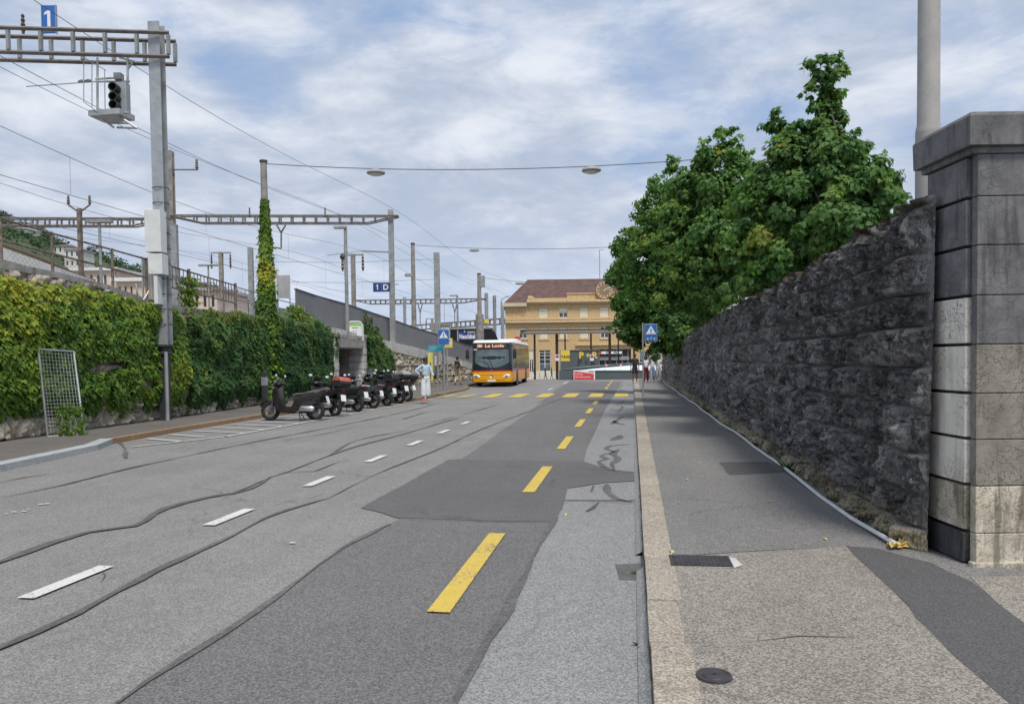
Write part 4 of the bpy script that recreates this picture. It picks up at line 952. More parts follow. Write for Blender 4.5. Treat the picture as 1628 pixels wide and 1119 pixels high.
def house(label, px0, px1, pyb, pyt, dep, mat, roofmat, pitched=True, rows=2, cols=3, name='house', depth=8):
    a = AT(px0, pyb, dep); b_ = AT(px1, pyb, dep); c = AT((px0 + px1) / 2, pyt, dep); wd = (b_ - a).length; zt = c.z; z0 = min(a.z, b_.z) - 3; t = thing(name, label, 'house', ((a.x + b_.x) / 2, (a.y + b_.y) / 2, z0), YAW); h = zt - z0
    he = h * .99 if not pitched else h - wd * .22
    holes = [(-wd / 2 + wd * (k + .32) / cols, -wd / 2 + wd * (k + .68) / cols, he - (r + 1) * 2.7 + .9, he - (r + 1) * 2.7 + 2.2) for k in range(cols) for r in range(rows) if he - (r + 1) * 2.7 > -1]
    mb = MB(); gridwall(mb, -wd / 2, wd / 2, 0, he, holes, 0, .2); mb.box(-wd / 2 + .01, wd / 2 - .01, .22, depth, 0, he - .02); mb.build('wall', mat, t)
    for h_ in holes: MB().box(h_[0], h_[1], .1, .14, h_[2], h_[3]).build('window', 'glass_window', t)
    mb = MB(); e = .4
    if pitched: mb.add([(-wd / 2 - e, -e, he), (wd / 2 + e, -e, he), (wd / 2 + e, depth + e, he), (-wd / 2 - e, depth + e, he), (-wd / 2 + wd * .2, depth / 2, h), (wd / 2 - wd * .2, depth / 2, h)], [(0, 1, 5, 4), (2, 3, 4, 5), (3, 0, 4), (1, 2, 5), (3, 2, 1, 0)])
    else: mb.box(-wd / 2 - e, wd / 2 + e, -e, depth + e, he, he + .35)
    mb.build('roof', roofmat, t); return t
house('white house with a grey roof high on the wooded hill, left of the rusty post', 16, 42, 372, 358, 262, 'house_white', 'house_roof_grey')
house('small cream house below the white one on the wooded hill', 19, 31, 386, 375, 252, 'house_beige', 'house_roof', cols=2)
house('white gabled house on the hill just behind the rusty forked post', 84, 108, 405, 386, 245, 'house_white', 'house_roof')
house('pale flat-roofed villa with big windows on the hill beside the forked post', 103, 127, 425, 397, 225, 'house_white', 'house_roof_grey', pitched=False)
house('long low orange and beige building beyond the fence', 118, 184, 450, 430, 90, 'house_orange', 'roof_edge_white', pitched=False, cols=6, rows=1, depth=10)
house('low beige building with white roof left of the tall grey mast', 186, 232, 462, 447, 75, 'house_beige', 'roof_edge_white', pitched=False, cols=5, rows=1, depth=10)
house('salmon row building seen through the ornate railing', 268, 345, 478, 462, 85, 'house_orange', 'house_roof_grey', pitched=False, cols=6, rows=1, depth=10)
# long pale platform canopy behind the wall
cn = thing('platform_canopy', 'long pale sloping canopy roof behind the mesh fence at the far left', 'canopy', WX(60, 440, -19)); mb = MB(); mb.X = Matrix.Translation(-cn.location)
q = [WX(-160, 335, -17.5), WX(150, 446, -17.5), WX(150, 452, -17.5), WX(-160, 368, -17.5)]
mb.add(q + [v + Vector((-4, 1, 0)) for v in q], [(0, 1, 2, 3), (7, 6, 5, 4), (0, 4, 5, 1), (3, 2, 6, 7), (1, 5, 6, 2), (0, 3, 7, 4)]); mb.build('fascia', 'roof_edge_white', cn)
mb = MB(); mb.X = Matrix.Translation(-cn.location); q2 = [WX(-160, 331, -17.55), WX(60, 409, -17.55), WX(130, 440, -17.55), WX(150, 446, -17.55)]
mb.path(q2, .05, 6); mb.build('edge_strip', 'house_roof', cn)
for k in range(3):
    p = q[0].lerp(q[1], .3 + .3 * k); MB().tube((p.x - cn.location.x - 1.5, p.y - cn.location.y, 2 - cn.location.z), (p.x - cn.location.x - 1.5, p.y - cn.location.y, p.z - cn.location.z), .09).build('post', 'mast_grey', cn)

# ------------------------------------------------------------------ poles, masts, gantries
def truss(mb, a, b_, h, wd, n, taper=(0, 0), r=.04, dbl=True):
    a = Vector(a); b_ = Vector(b_); d = (b_ - a).normalized(); s = Vector((-d.y, d.x, 0)).normalized(); L_ = (b_ - a).length; U = Vector((0, 0, 1))
    for o in ((-wd / 2, wd / 2) if dbl else (0,)):
        mb.tube(a + s * o + U * h, b_ + s * o + U * h, r, n=4)
        ta, tb2 = taper; pts = [a + s * o + (U * (h - .02) if ta else U * 0)]
        if ta: pts.append(a + d * ta + s * o)
        if tb2: pts.append(b_ - d * tb2 + s * o)
        pts.append(b_ + s * o + (U * (h - .02) if tb2 else U * 0))
        for p, q in zip(pts[:-1], pts[1:]): mb.tube(p, q, r, n=4)
        for k in range(n + 1):
            x = L_ * k / n; lo = 0
            if ta and x < ta: lo = (h - .02) * (1 - x / ta)
            if tb2 and x > L_ - tb2: lo = (h - .02) * (1 - (L_ - x) / tb2)
            p = a + d * x + s * o; mb.tube(p + U * lo, p + U * h, r * 1.1, n=4)
def insul(mb, p, h=.5, r=.06): mb.lathe([(r * .5, 0)] + [(r * (1 if k % 2 else .6) * (1 - .3 * k / 8), h * (k + 1) / 9) for k in range(8)] + [(0, h)], p, n=8)
def hbeam(mb, w, d, h, z0=0, t=.02):
    mb.box(-w / 2, w / 2, -d / 2, -d / 2 + t, z0, h); mb.box(-w / 2, w / 2, d / 2 - t, d / 2, z0, h); mb.box(-t / 2, t / 2, -d / 2 + t, d / 2 - t, z0, h)
def vpole(name, label, cat, pxt, pyt, dep, z0, r0, r1=None, mat='mast_grey', h=None, group=None, n=10):
    p = AT(pxt, pyt, dep); t = thing(name, label, cat, (p.x, p.y, z0), 0, group); H_ = p.z - z0
    mb = MB()
    if h: hbeam(mb.at((0, 0, 0), YAW), h, h * .9, H_)
    else: mb.tube((0, 0, 0), (0, 0, H_), r0, r1, n)
    mb.build('pole', mat, t, smooth=not h); return t, H_, p
def one(mb, x, z, h):
    t = h * .2; return mb.box(x - t * .4, x + t * .6, -.037, -.0305, z, z + h).add([(x - t * .4, -.0375, z + h), (x - t * .4, -.0375, z + h * .82), (x - t * 1.3, -.0375, z + h * .70), (x - t * 1.3, -.0375, z + h * .86)], [(0, 1, 2, 3)])
# gantry nearest the camera, with track sign and signal
tg, Hh, pm = vpole('gantry', 'tall grey steel mast with lattice arm reaching left over the tracks, nearest on the left', 'gantry', 248, 38, 21.1, .12, .1, h=.33, mat='galv')
pm0 = Vector((pm.x, pm.y, .12)); tl = tg.location
def rel(v, t): return Vector(v) - t.location
for ch in list(tg.children): bpy.data.objects.remove(ch)
zc = AT(262, 548, 21.1).z - .12
mb = MB().at((0, 0, 0), YAW); hbeam(mb, .31, .34, Hh, zc, .03); mb.build('mast', 'galv', tg)
mb = MB(); mb.lathe([(.12, zc - .30), (.19, zc - .26), (.19, zc - .2), (.15, zc - .18), (.15, zc - .08), (.24, zc - .05), (.24, zc + .0), (.1, zc + .02)], n=14); mb.build('collar', 'steel_dark', tg, True)
mb = MB(); mb.box(-.13, .06, -.12, .12, .0, zc - .25); mb.build('lower_post', 'steel_dark', tg)
mb = MB(); mb.tube((.10, -.12, .0), (.10, -.12, zc - .2), .05); mb.build('drain_pipe', 'galv', tg, True)
zb1 = rel(AT(255, 96, 21.1), tg).z; hb = .64
dL = Vector((-math.cos(YAW), -math.sin(YAW), 0)) + Vector((0.03, -.10, 0)); dL.normalize(); e0 = -dL * .42; e1 = dL * 13
for o in (-.28, .28):
    s = Vector((-dL.y, dL.x, 0)) * o
    for z in (0, hb):
        mb = MB(); a = e0 + s + Vector((0, 0, zb1 + z)); c = e1 + s + Vector((0, 0, zb1 + z)); mb.tube(a, c, .06, n=4); mb.build('beam_chord', 'truss', tg)
for k in range(17):
    for o in (-.28, .28):
        s = Vector((-dL.y, dL.x, 0)) * o; p = e0 + dL * (.02 + k * .82) + s; MB().tube(p + Vector((0, 0, zb1 + .06)), p + Vector((0, 0, zb1 + hb - .06)), .058, n=4).build('beam_post', 'mast_grey', tg)
# cabinets on the mast
for nm, pa, mt in (('cabinet', [(235, 336), (262, 336), (262, 402), (236, 402)], 'cabinet'), ('cabinet', [(241, 405), (264, 405), (264, 437), (242, 437)], 'cabinet'), ('cable_duct', [(250, 440), (257, 440), (257, 484), (250, 484)], 'cabinet')):
    a = rel(AT(*pa[0], 20.85), tg); c = rel(AT(*pa[2], 20.85), tg); u0, u1 = a.dot(RX), c.dot(RX); mb = MB().at((0, 0, 0), YAW); y_ = -(tg.location.dot(AX) - 20.85); mb.box(u0, u1, y_ - .22, y_ + .16, c.z, a.z, .01); mb.build(nm, mt, tg)
mb = MB(); 
for k in range(10): mb.torus((0, 0, rel(AT(262, 300 + k * 24, 21.1), tg).z), .22, .012, 'Z', 12, 4)
mb.build('strap', 'steel_dark', tg)
def on(px, py, dep=21.1): return AT(px, py, dep)
sg = thing('track_sign', 'blue board with white figure 1 standing on the nearest gantry arm', 'sign', on(79, 52)); a = on(67, 12); c = on(91, 54); wd = (c - a).dot(RX); hh = a.z - c.z
mb = MB().at((0, 0, 0), YAW); mb.box(-wd / 2, wd / 2, -.03, .03, -.02, hh); mb.build('board', 'sign_blue', sg)
mb = MB().at((0, 0, 0), YAW)
for x in (-wd / 2 - .012, wd / 2 - .012): mb.box(x + .006, x + .018, -.04, .04, -.05, hh + .02)
mb.build('board_edge', 'galv', sg)
mb = MB().at((0, 0, 0), YAW); one(mb, 0, hh * .2, hh * .6); mb.build('numeral', 'sign_white', sg)
# insulator on the arm
p = on(37, 54); mb = MB(); insul(mb, (0, 0, 0), .55, .07); o = mb.build('insulator', 'porcelain'); o.location = p; tag(o, 'dark ribbed insulator standing on the gantry arm left of the track sign', 'insulator')
# hanging railway signal
hs = thing('railway_signal', 'three-lamp railway signal in a hanging steel cage under the gantry arm', 'signal', on(180, 190)); mb = MB(); mb.X = Matrix.Translation(-hs.location); G_ = lambda px, py, dd=0.0: on(px, py, 21.1 + dd)
for (p, q) in [((155, 92), (155, 178)), ((203, 92), (203, 188)), ((152, 130), (206, 130)), ((152, 126), (190, 124)), ((148, 178), (206, 178)), ((190, 92), (213, 98)), ((203, 110), (213, 98))]: mb.tube(G_(*p), G_(*q), .03, n=6)
mb.build('hanger', 'galv', hs)
mb = MB(); mb.X = Matrix.Translation(-hs.location)
for dd in (-.35, .5):
    for p, q in [((133, 92), (133, 162)), ((146, 96), (146, 172)), ((133, 92), (168, 112)), ((133, 162), (155, 178)), ((166, 112), (167, 176))]: mb.tube(G_(*p, dd), G_(*q, dd), .014, n=5)
mb.build('cage', 'galv', hs)
mb = MB(); mb.X = Matrix.Translation(-hs.location)
for p, q in [((148, 178), (205, 180)), ((163, 190), (181, 203)), ((181, 180), (218, 204)), ((172, 196), (205, 196)), ((186, 203), (218, 204))]: mb.tube(G_(*p, -.2), G_(*q, -.2), .03, n=4)
mb.box(*(lambda a, c: (a.x, c.x, a.y - .3, a.y + .35, c.z, a.z))(G_(152, 181), G_(207, 189)))
mb.build('platform', 'galv', hs)
a = G_(177, 133) - hs.location; c = G_(205, 181) - hs.location; mb = MB().at((0, 0, 0), YAW); u0, u1 = a.dot(RX), c.dot(RX); mb.box(u0, u1, -.12, .12, c.z, a.z, .02); mb.build('signal_box', 'galv', hs)
um = (u0 + u1) / 2 - .02
for k, py in enumerate((145, 160, 173)):
    z = (G_(188, py) - hs.location).z; mb = MB().at((0, 0, 0), YAW); mb.lathe([(.0, -.13), (.115, -.13), (.12, -.15), (.125, -.36), (.10, -.36), (.10, -.15), (0, -.15)], (um, 0, z), 'Y', 16); mb.build('signal_lamp', 'black_plastic', hs, True)
mb = MB().at((0, 0, 0), YAW); z = (G_(188, 122) - hs.location).z; mb.box(um - .1, um + .1, -.1, .1, z - .1, z + .08, .01); mb.tube((um, 0, z - .1), (um, 0, a.z), .03); mb.build('marker_lamp', 'mast_grey', hs)
mb = MB(); p = G_(155, 130); q = G_(42, 138); mb.tube(p - p, q - p, .014, n=5); mb.lathe([(.03, 0), (.05, .1), (.03, .2), (.05, .3), (.02, .4)], (-.5, -.1, 0), 'X', 8); o = mb.build('registration_arm', 'mast_grey'); o.location = p; tag(o, 'thin horizontal arm reaching left from the signal cage to the overhead wire', 'arm')

# tall mast right behind, carrying the second pair of beams
tb_, Hb, pb = vpole('gantry', 'tall weathered mast behind the nearest mast, with a lattice beam on each side', 'gantry', 270, 240, 44, 1.2, .1, h=.36, mat='mast_brown')
mb = MB(); a = rel(AT(272, 355, 44), tb_); c = rel(AT(634, 355, 45), tb_); c.z = a.z; truss(mb, a, c, .42, .5, 19, (1.8, 1.8), .045); mb.build('right_beam', 'truss', tb_)
mb = MB(); a2 = rel(AT(266, 360, 44), tb_); c2_ = rel(AT(-260, 362, 42.5), tb_); c2_.z = a2.z; truss(mb, a2, c2_, .42, .5, 27, (1.8, 0), .05); mb.build('left_beam', 'truss', tb_)
mb = MB(); a = rel(AT(270, 270, 44), tb_); c = rel(AT(315, 270, 44), tb_); mb.tube(a, c, .045, n=6); insul(mb, c - Vector((.08, 0, 0)), .62, .11); mb.build('bracket', 'truss', tb_)
mb = MB().at((0, 0, 0), YAW); a = rel(AT(268, 356, 43.6), tb_); c = rel(AT(280, 420, 43.6), tb_); mb.box(a.dot(RX), c.dot(RX), -.3, .0, c.z - 2.4, a.z); mb.build('cable_cover', 'mast_grey', tb_)
t2, H2, p2 = vpole('gantry_mast', 'grey steel mast at the right end of the long lattice beam', 'mast', 621, 334, 45, 1.0, .1, h=.30)
mb = MB(); c = rel(AT(622, 401, 45), t2); a = rel(AT(575, 399, 45), t2); mb.tube(c, a, .05, n=6); q = rel(AT(520, 406, 45), t2); mb.tube(a, q, .02, n=4); mb.build('bracket', 'mast_grey', t2)
for px in (397, 517):
    p = AT(px, 346, 44.5); mb = MB(); insul(mb, (0, 0, 0), .6, .07); o = mb.build('insulator', 'porcelain'); o.location = p; tag(o, 'insulator on the long lattice beam, ' + ('beside the ivy-covered pole' if px < 400 else 'midway to its right end'), 'insulator', 'insulators on the lattice beam')
mb = MB(); p = AT(447, 358, 44.5); q = rel
for a, c in (((440, 358), (447, 370)), ((454, 358), (447, 370)), ((447, 370), (447, 395)), ((447, 395), (433, 393))): mb.tube(AT(*a, 44.5) - p, AT(*c, 44.5) - p, .05, n=5)
o = mb.build('drop_bracket', 'truss'); o.location = p; tag(o, 'forked steel bracket hanging below the long lattice beam', 'bracket')
# forked rusty post and lamp at the left
t, H_, p = vpole('insulator_post', 'rusty post with two forked arms each holding an insulator', 'post', 126, 332, 30, 1.8, .1, .1, 'rust', n=4)
mb = MB()
for sx in (-1, 1):
    e = Vector((sx * .42 * math.cos(YAW), sx * .42 * math.sin(YAW), H_ + .15)); mb.tube((0, 0, H_ - .15), e, .035, n=5); insul(mb, e, .38, .07)
mb.build('fork', 'rust', t)
def lamp_post(label, pxt, pyt, dep, z0, head, mat='mast_grey', r=.07, group='platform lamps', speaker=False):
    t, H_, p = vpole('platform_lamp', label, 'lamp post', pxt, pyt, dep, z0, r, r * .8, mat, group=group); a = AT(head[0], pyt, dep).dot(RX) - p.dot(RX); c = AT(head[1], pyt, dep).dot(RX) - p.dot(RX)
    mb = MB().at((0, 0, 0), YAW); mb.box(a, c, -.14, .14, H_ - .05, H_ + .07, .02); mb.build('lamp_head', 'mast_grey', t)
    if speaker: mb = MB().at((0, 0, 0), YAW); mb.ell((-.15, 0, H_ - 1.45), (.16, .12, .16), 10, 6); mb.build('loudspeaker', 'steel_dark', t, True)
    return t
lamp_post('platform lamp with a double head beside the rusty forked post', 158, 353, 30, 1.8, (139, 178))
lamp_post('platform lamp with a flat double head behind the ornate railing', 331, 422, 50, 1.8, (316, 346))
lamp_post('tall grey platform lamp with a round loudspeaker, head turned left', 549, 362, 38, 2.5, (531, 551), r=.10, speaker=True)
lamp_post('small far platform lamp with its head turned left, behind the blue crossing sign', 727, 470, 80, .5, (715, 728), r=.12)
def tmast(label, pxt, pyt, dep, z0, arms, w=.2, ins=.7, mat='mast_brown'):
    t, H_, p = vpole('feeder_mast', label, 'mast', pxt, pyt, dep, z0, .1, h=w, mat=mat, group='T-shaped feeder masts'); u = p.dot(RX); a = AT(arms[0], pyt + 2, dep).dot(RX) - u; c = AT(arms[1], pyt + 2, dep).dot(RX) - u
    mb = MB().at((0, 0, 0), YAW); mb.box(a, c, -.05, .05, H_ - .1, H_); mb.build('crossarm', 'mast_grey', t)
    for x in (a + .05, c - .05): mb = MB().at((x * math.cos(YAW), x * math.sin(YAW), H_ - .1 - ins)); insul(mb, (0, 0, 0), ins, .10); mb.build('insulator', 'porcelain', t)
tmast('T-shaped mast with two hanging insulators behind the ornate railing', 351, 401, 60, 1, (335, 367), .3, 1.2)
tmast('T-shaped mast with hanging insulators right of the tall platform lamp', 561, 404, 45, 1, (543, 578), .24, .9)
tmast('small distant T-shaped mast above the grey panels near the street pole', 687, 506, 92, 0, (677, 696), .3, .8)
vpole('steel_mast', 'plain blue-grey steel mast just left of the ivy-covered pole', 'mast', 398, 394, 55, 1, .1, h=.34)
tn, Hn, pn = vpole('steel_mast', 'thick grey steel mast with two cross wires, right of the street pole', 'mast', 694, 402, 54, 1, .1, h=.40)
vpole('steel_mast', 'dark distant mast right of the street pole with the top box', 'mast', 786, 470, 92, -.5, .16, .22, 'mast_brown')
t, H_, p = vpole('gantry_mast', 'distant mast with small yellow marker at the end of the far lattice beam', 'mast', 773, 466, 100, -.5, .1, h=.5)
mb = MB().at((0, 0, 0), YAW); z = rel(AT(775, 511, 100), t).z; mb.box(-.28, .28, -.32, -.28, z - .25, z + .25); mb.build('marker', 'sign_yellow', t)
mb = MB(); a = rel(AT(773, 481, 100), t); c = rel(AT(565, 481, 100), t); c.z = a.z; truss(mb, a, c, .5, .6, 26, (3, 2), .06); mb.build('beam', 'truss', t)
mb = MB()
for px in (668, 723):
    for q, r_ in (((px - 4, 481), (px, 497)), ((px + 4, 481), (px, 497)), ((px, 497), (px, 520))): mb.tube(rel(AT(*q, 100), t), rel(AT(*r_, 100), t), .07, n=4)
mb.build('drop_bracket', 'truss', t)
vpole('steel_mast', 'slim distant mast seen left of the thick grey mast', 'mast', 643, 473, 98, 0, .15, .2, 'mast_grey')
t, H_, p = vpole('gantry_mast', 'pale blue far mast standing left of the station corner', 'mast', 799, 487, 112, -1, .1, h=.5)
mb = MB(); a = rel(AT(799, 523, 130), t); a = Vector((0, 0, a.z)); c = rel(AT(655, 523, 130), t); c.z = a.z; truss(mb, a, c, .8, .8, 20, (0, 0), .08); mb.build('beam', 'truss', t)
vpole('antenna', 'thin whip antenna above the black shelter', 'antenna', 706, 472, 80, .5, .035, .02, 'mast_grey')
t, H_, p = vpole('street_lamp', 'slim blue-grey street lamp with a curved arm at the station corner', 'street lamp', 797, 480, 100, -1, .14, .10, 'mast_grey')
mb = MB(); mb.path([(0, 0, H_), (.1, 0, H_ + .4), (.5, .05, H_ + .6), (1.1, .1, H_ + .75)], .06); mb.build('arm', 'mast_grey', t)
# grey board on posts, noise panel, '1 D' sign
p = AT(451, 475, 42); t = thing('notice_board', 'blank grey square board on posts right of the ivy-covered pole', 'board', (p.x, p.y, 2.4), YAW); a = AT(440, 438, 42); c = AT(462, 474, 42); wd = (c - a).dot(RX)
MB().box(-wd / 2, wd / 2, -.03, .03, c.z - 2.4, a.z - 2.4).build('board', 'house_roof_grey', t)
for x in (-wd / 2 + .04, wd / 2 - .04): MB().tube((x, .05, 0), (x, .05, a.z - 2.4), .03).build('post', 'mast_grey', t)
p = AT(244, 440, 40); t = thing('dark_panel', 'dark grey framed panel standing on the wall just left of the nearest mast', 'panel', (p.x, p.y, 2.2), YAW); a = AT(228, 410, 40); c = AT(262, 442, 40); wd = (c - a).dot(RX)
MB().box(-wd / 2, wd / 2, -.03, .03, c.z - 2.6, a.z - 2.2).build('sheet', 'panel_grey', t)
for x in (-wd / 2, -.1, wd / 2): MB().box(x - .03, x + .03, -.08, -.031, 0, a.z - 2.2 + .05).build('post', 'mast_grey', t)
p = AT(607, 464, 44); a = AT(594, 450, 44); c = AT(621, 464, 44); wd = (c - a).dot(RX); hh = a.z - c.z; t = thing('track_sign', 'dark blue sign reading 1 D hanging above the grey panels', 'sign', p, YAW)
MB().box(-wd / 2, -.02, -.03, .03, .02, hh).build('board', 'sign_navy', t); MB().box(.02, wd / 2, -.03, .03, .02, hh).build('board', 'sign_navy', t); MB().box(-wd / 2 - .02, wd / 2 + .02, .031, .06, .0, hh + .03).build('frame', 'galv', t)
one(MB(), -wd / 4, hh * .24, hh * .56).build('numeral', 'sign_white', t); MB().text('D', hh * .85, (wd / 4, -.034, hh * .22), bold=.025).build('letter', 'sign_white', t)
mb = MB(); mb.box(wd / 2, wd / 2 + .5, -.0, .03, hh * .75, hh * .85); mb.build('hanger', 'galv', t)
# mesh railing on the left wall
fn = thing('railing', 'rusty post railing with wire mesh on top of the ivy wall at the far left', 'railing', WLp(82, 436)); fl = fn.location
ft = [WLp(-170, 290), WLp(0, 347), WLp(82, 371), WLp(178, 397), WLp(232, 412)]; fm = [WLp(-170, 340), WLp(0, 381), WLp(82, 403), WLp(178, 427), WLp(232, 441)]
for L_ in (ft, fm): MB().path([q - fl for q in L_], .028, 6).build('rail', 'rust', fn)
for i in range(5):
    q = ft[i]; MB().tube((q.x - fl.x, q.y - fl.y, float(topC(q.y)) - .05 - fl.z), q - fl + Vector((0, 0, .03)), .034, n=6).build('post', 'rust', fn)
mb = MB()
for i in range(3):
    a, c = fm[i] - fl, fm[i + 1] - fl; L_ = (c - a).length; n = int(L_ / .13)
    for k in range(n):
        t0 = k / n; h0 = .5
        for sgn in (1, -1):
            u = t0 + sgn * (h0 / L_); 
            if 0 <= u <= 1:
                p0 = a.lerp(c, t0); p1 = a.lerp(c, u) - Vector((0, 0, h0)); mb.tube(p0, p1, 0.0024, n=3, caps=False)
mb.build('wire_mesh', 'rust', fn)
# ornate railing
r2 = thing('railing', 'ornate iron railing with scrolled balusters on the wall behind the nearest mast', 'railing', WLp(300, 480)); rl = r2.location
rt = [WLp(264, 421), WLp(300, 432), WLp(340, 444), WLp(374, 454)]
for dz in (0, -.62): MB().path([q - rl + Vector((0, 0, dz)) for q in rt], .028, 6).build('rail', 'rust', r2)
for q in (rt[0], rt[1], rt[3]): MB().tube((q.x - rl.x, q.y - rl.y, 3.3 - rl.z), q - rl + Vector((0, 0, .08)), .05, n=6).build('post', 'rust', r2)
L_ = (rt[-1] - rt[0]).length; n = int(L_ / .22)
for k in range(n):
    q = rt[0].lerp(rt[-1], (k + .5) / n) - rl; mb = MB(); mb.tube(q - Vector((0, 0, .03)), q - Vector((0, 0, .6)), .014, n=5); mb.torus(q - Vector((0, 0, .31)), .07, .012, 'X', 10, 4); mb.build('baluster', 'rust', r2)
n = 380; yy = rt[1].y + RG.normal(0, .18, n); P = np.stack([np.full(n, rt[1].x) + RG.normal(0, .10, n), yy, RG.uniform(3.3, 4.35, n)], 1)
tag(leaves('climbing_ivy', P, np.stack([np.ones(n), RG.normal(0, .5, n), RG.normal(.3, .4, n)], 1), np.stack([RG.normal(0, .3, n), RG.normal(0, .3, n), -np.ones(n)], 1), .11, 'ivy', 'leaf_ivy', np.clip(RG.normal(.5, .2, n), 0, 1), loc=tuple(rt[1])), 'narrow ivy column climbing the ornate railing', 'ivy')
r3 = thing('railing', 'plain thin railing on the wall from the ornate railing to the grey panels', 'railing', WLp(430, 505)); a = [WLp(374, 456), WLp(400, 463), WLp(440, 476), WLp(484, 487)]
for dz in (0, -.45): MB().path([q - r3.location + Vector((0, 0, dz)) for q in a], .022, 5).build('rail', 'mast_grey', r3)
for q in a[1:]: MB().tube(q - r3.location, (q.x - r3.location.x, q.y - r3.location.y, 3.4 - r3.location.z), .03, n=5).build('post', 'mast_grey', r3)
# white cable loop lying on the coping
q = [WLp(205, 452), WLp(210, 470), WLp(217, 477), WLp(222, 470), WLp(226, 463)]
tag(MB().path([v + Vector((.2, 0, 0)) for v in q], .018, 6).build('cable_loop', 'white_paint'), 'white cable loop hanging over the wall coping left of the nearest mast', 'cable')

# ivy covered pole and the street poles with span wires
def spole(label, pxb, pyb, pyt, r0, r1, mat='mast_brown', z0=.12, name='street_pole'):
    b_ = G(pxb, pyb, z0); dep = b_.dot(AX); z = AT(pxb, pyt, dep).z; t = thing(name, label, 'pole', b_, 0, 'street poles along the left pavement'); MB().tube((0, 0, 0), (0, 0, z - z0), r0, r1, 12).build('pole', mat, t, True)
    MB().lathe([(r1 + .03, z - z0 - .05), (r1 + .03, z - z0 + .02), (0, z - z0 + .05)], n=10).build('cap', 'steel_dark', t); return t, z
tA, zA = spole('tall street pole wrapped in ivy up to the lattice beam', 428, 642, 256, .17, .12)
MB().tube((0, 0, zA - 2.6), (0, 0, zA - 2.52), .17).build('band', 'steel_dark', tA)
n = 7500; h = RG.uniform(0, 1, n) ** 1.45 * 7.7; rad = np.interp(h, [0, 2.5, 4.0, 5.2, 6.3, 7.7], [.52, .44, .36, .28, .20, .15]); an = RG.uniform(0, 6.283, n); rr_ = rad * (RG.uniform(.55, 1.15, n) ** .6) * (1 + .25 * (RG.uniform(0, 1, n) > .9) + .34 * (fbm(an * 1.2, h * 1.6, 91, 3) - .5) * 2)
keep = (fbm(an * 1.5, h * 2, 55, 3) > .10 + .16 * (h > 4.8)); h, rr_, an = h[keep], rr_[keep], an[keep]; n = len(h)
P = np.stack([tA.location.x + rr_ * np.cos(an), tA.location.y + rr_ * np.sin(an), h + .15], 1); t_ = np.clip(.42 + RG.normal(0, .16, n) + .30 * 1.6 * np.exp(-((h - 4.9) / .6) ** 2) + .12 * (h > 4.8), 0, 1)
tag(leaves('climbing_ivy', P, np.stack([np.cos(an), np.sin(an), .4 + RG.normal(0, .3, n)], 1) + RG.normal(0, .3, (n, 3)), np.stack([np.cos(an) * .3, np.sin(an) * .3, -np.ones(n)], 1) + RG.normal(0, .2, (n, 3)), .13 * RG.uniform(.6, 1.2, n), 'ivy', 'leaf_ivy', t_, loc=tuple(tA.location)), 'ivy wrapped thickly round the tall street pole, rusty-leaved towards its top', 'ivy')
tM, zM = spole('tall street pole with a small side box beside the bare stone wall', 660, 611, 387, .20, .12)
mb = MB().at((0, 0, 0), YAW); z = rel(AT(650, 429, 47), tM).z; mb.box(-.55, .0, -.12, .12, z - .1, z + .1, .02); mb.build('side_box', 'mast_grey', tM); MB().tube((0, 0, 0), (0, 0, 2.4), .25, .24, 12).build('sleeve', 'concrete', tM, True)
tO, zO = spole('street pole with a junction box at its top behind the bus', 764, 603, 435, .26, .14); MB().box(.1, .45, -.15, .15, zO - 1.2, zO - .3, .03).build('junction_box', 'mast_grey', tO); MB().tube((0, 0, 0), (0, 0, 5.2), .34, .32, 12).build('sleeve', 'mast_brown', tO, True)
t, H_, p = vpole('feeder_mast', 'short brown mast right behind the street pole with the junction box', 'mast', 762, 496, 78, 0, .12, .14, 'mast_brown')
def span(label, a, b_, sag, lamps, sz):
    a, b_ = Vector(a), Vector(b_); L_ = 16; pts = [a.lerp(b_, k / L_) - Vector((0, 0, sag * 4 * (k / L_) * (1 - k / L_))) for k in range(L_ + 1)]
    o = tag(MB().path([q - a for q in pts], .016, 5).build('span_wire', 'wire'), label + ' of the three lamp span wires crossing the street', 'wire', 'span wires across the street'); o.location = a
    for px, lb in lamps:
        best = min((pts[i].lerp(pts[i + 1], f / 20) for i in range(L_) for f in range(20)), key=lambda q: abs(px - pxof(q))); d = (b_ - a).normalized()
        t = thing('hanging_lamp', lb, 'lamp', best, math.atan2(d.y, d.x), 'lamps hung over the street'); s = sz
        mb = MB(); mb.lathe([(0, -.20 * s), (.28 * s, -.22 * s), (.36 * s, -.17 * s), (.34 * s, -.10 * s), (.22 * s, -.05 * s), (0, -.03 * s)], n=18); mb.build('housing', 'house_roof_grey', t, True)
        mb = MB(); mb.lathe([(0, -.27 * s), (.18 * s, -.26 * s), (.27 * s, -.22 * s)], n=16); mb.build('diffuser', 'lamp_glass', t, True)
        mb = MB()
        for x in (-.15, .15): mb.tube((x * s, 0, -.08 * s), (x * s, 0, .02), .02 * s, n=6)
        mb.build('clamp', 'mast_grey', t)
MI = MCAM.transposed()
def pxof(p): c = MI @ (Vector(p) - Vector((0, 0, EYE))); return CX + FPX * c.x / -c.z
def pyof(p): c = MI @ (Vector(p) - Vector((0, 0, EYE))); return CY - FPX * c.y / -c.z
pR = (3.35, 26.5); tR = thing('street_pole', 'tall concrete pole standing behind the dark wall among the trees', 'pole', (*pR, 1.2)); zR = WY(1060, 264, 26.5).z + .2
MB().tube((0, 0, 0), (0, 0, zR - 1.1), .17, .12, 12).build('pole', 'lamp_post', tR, True)
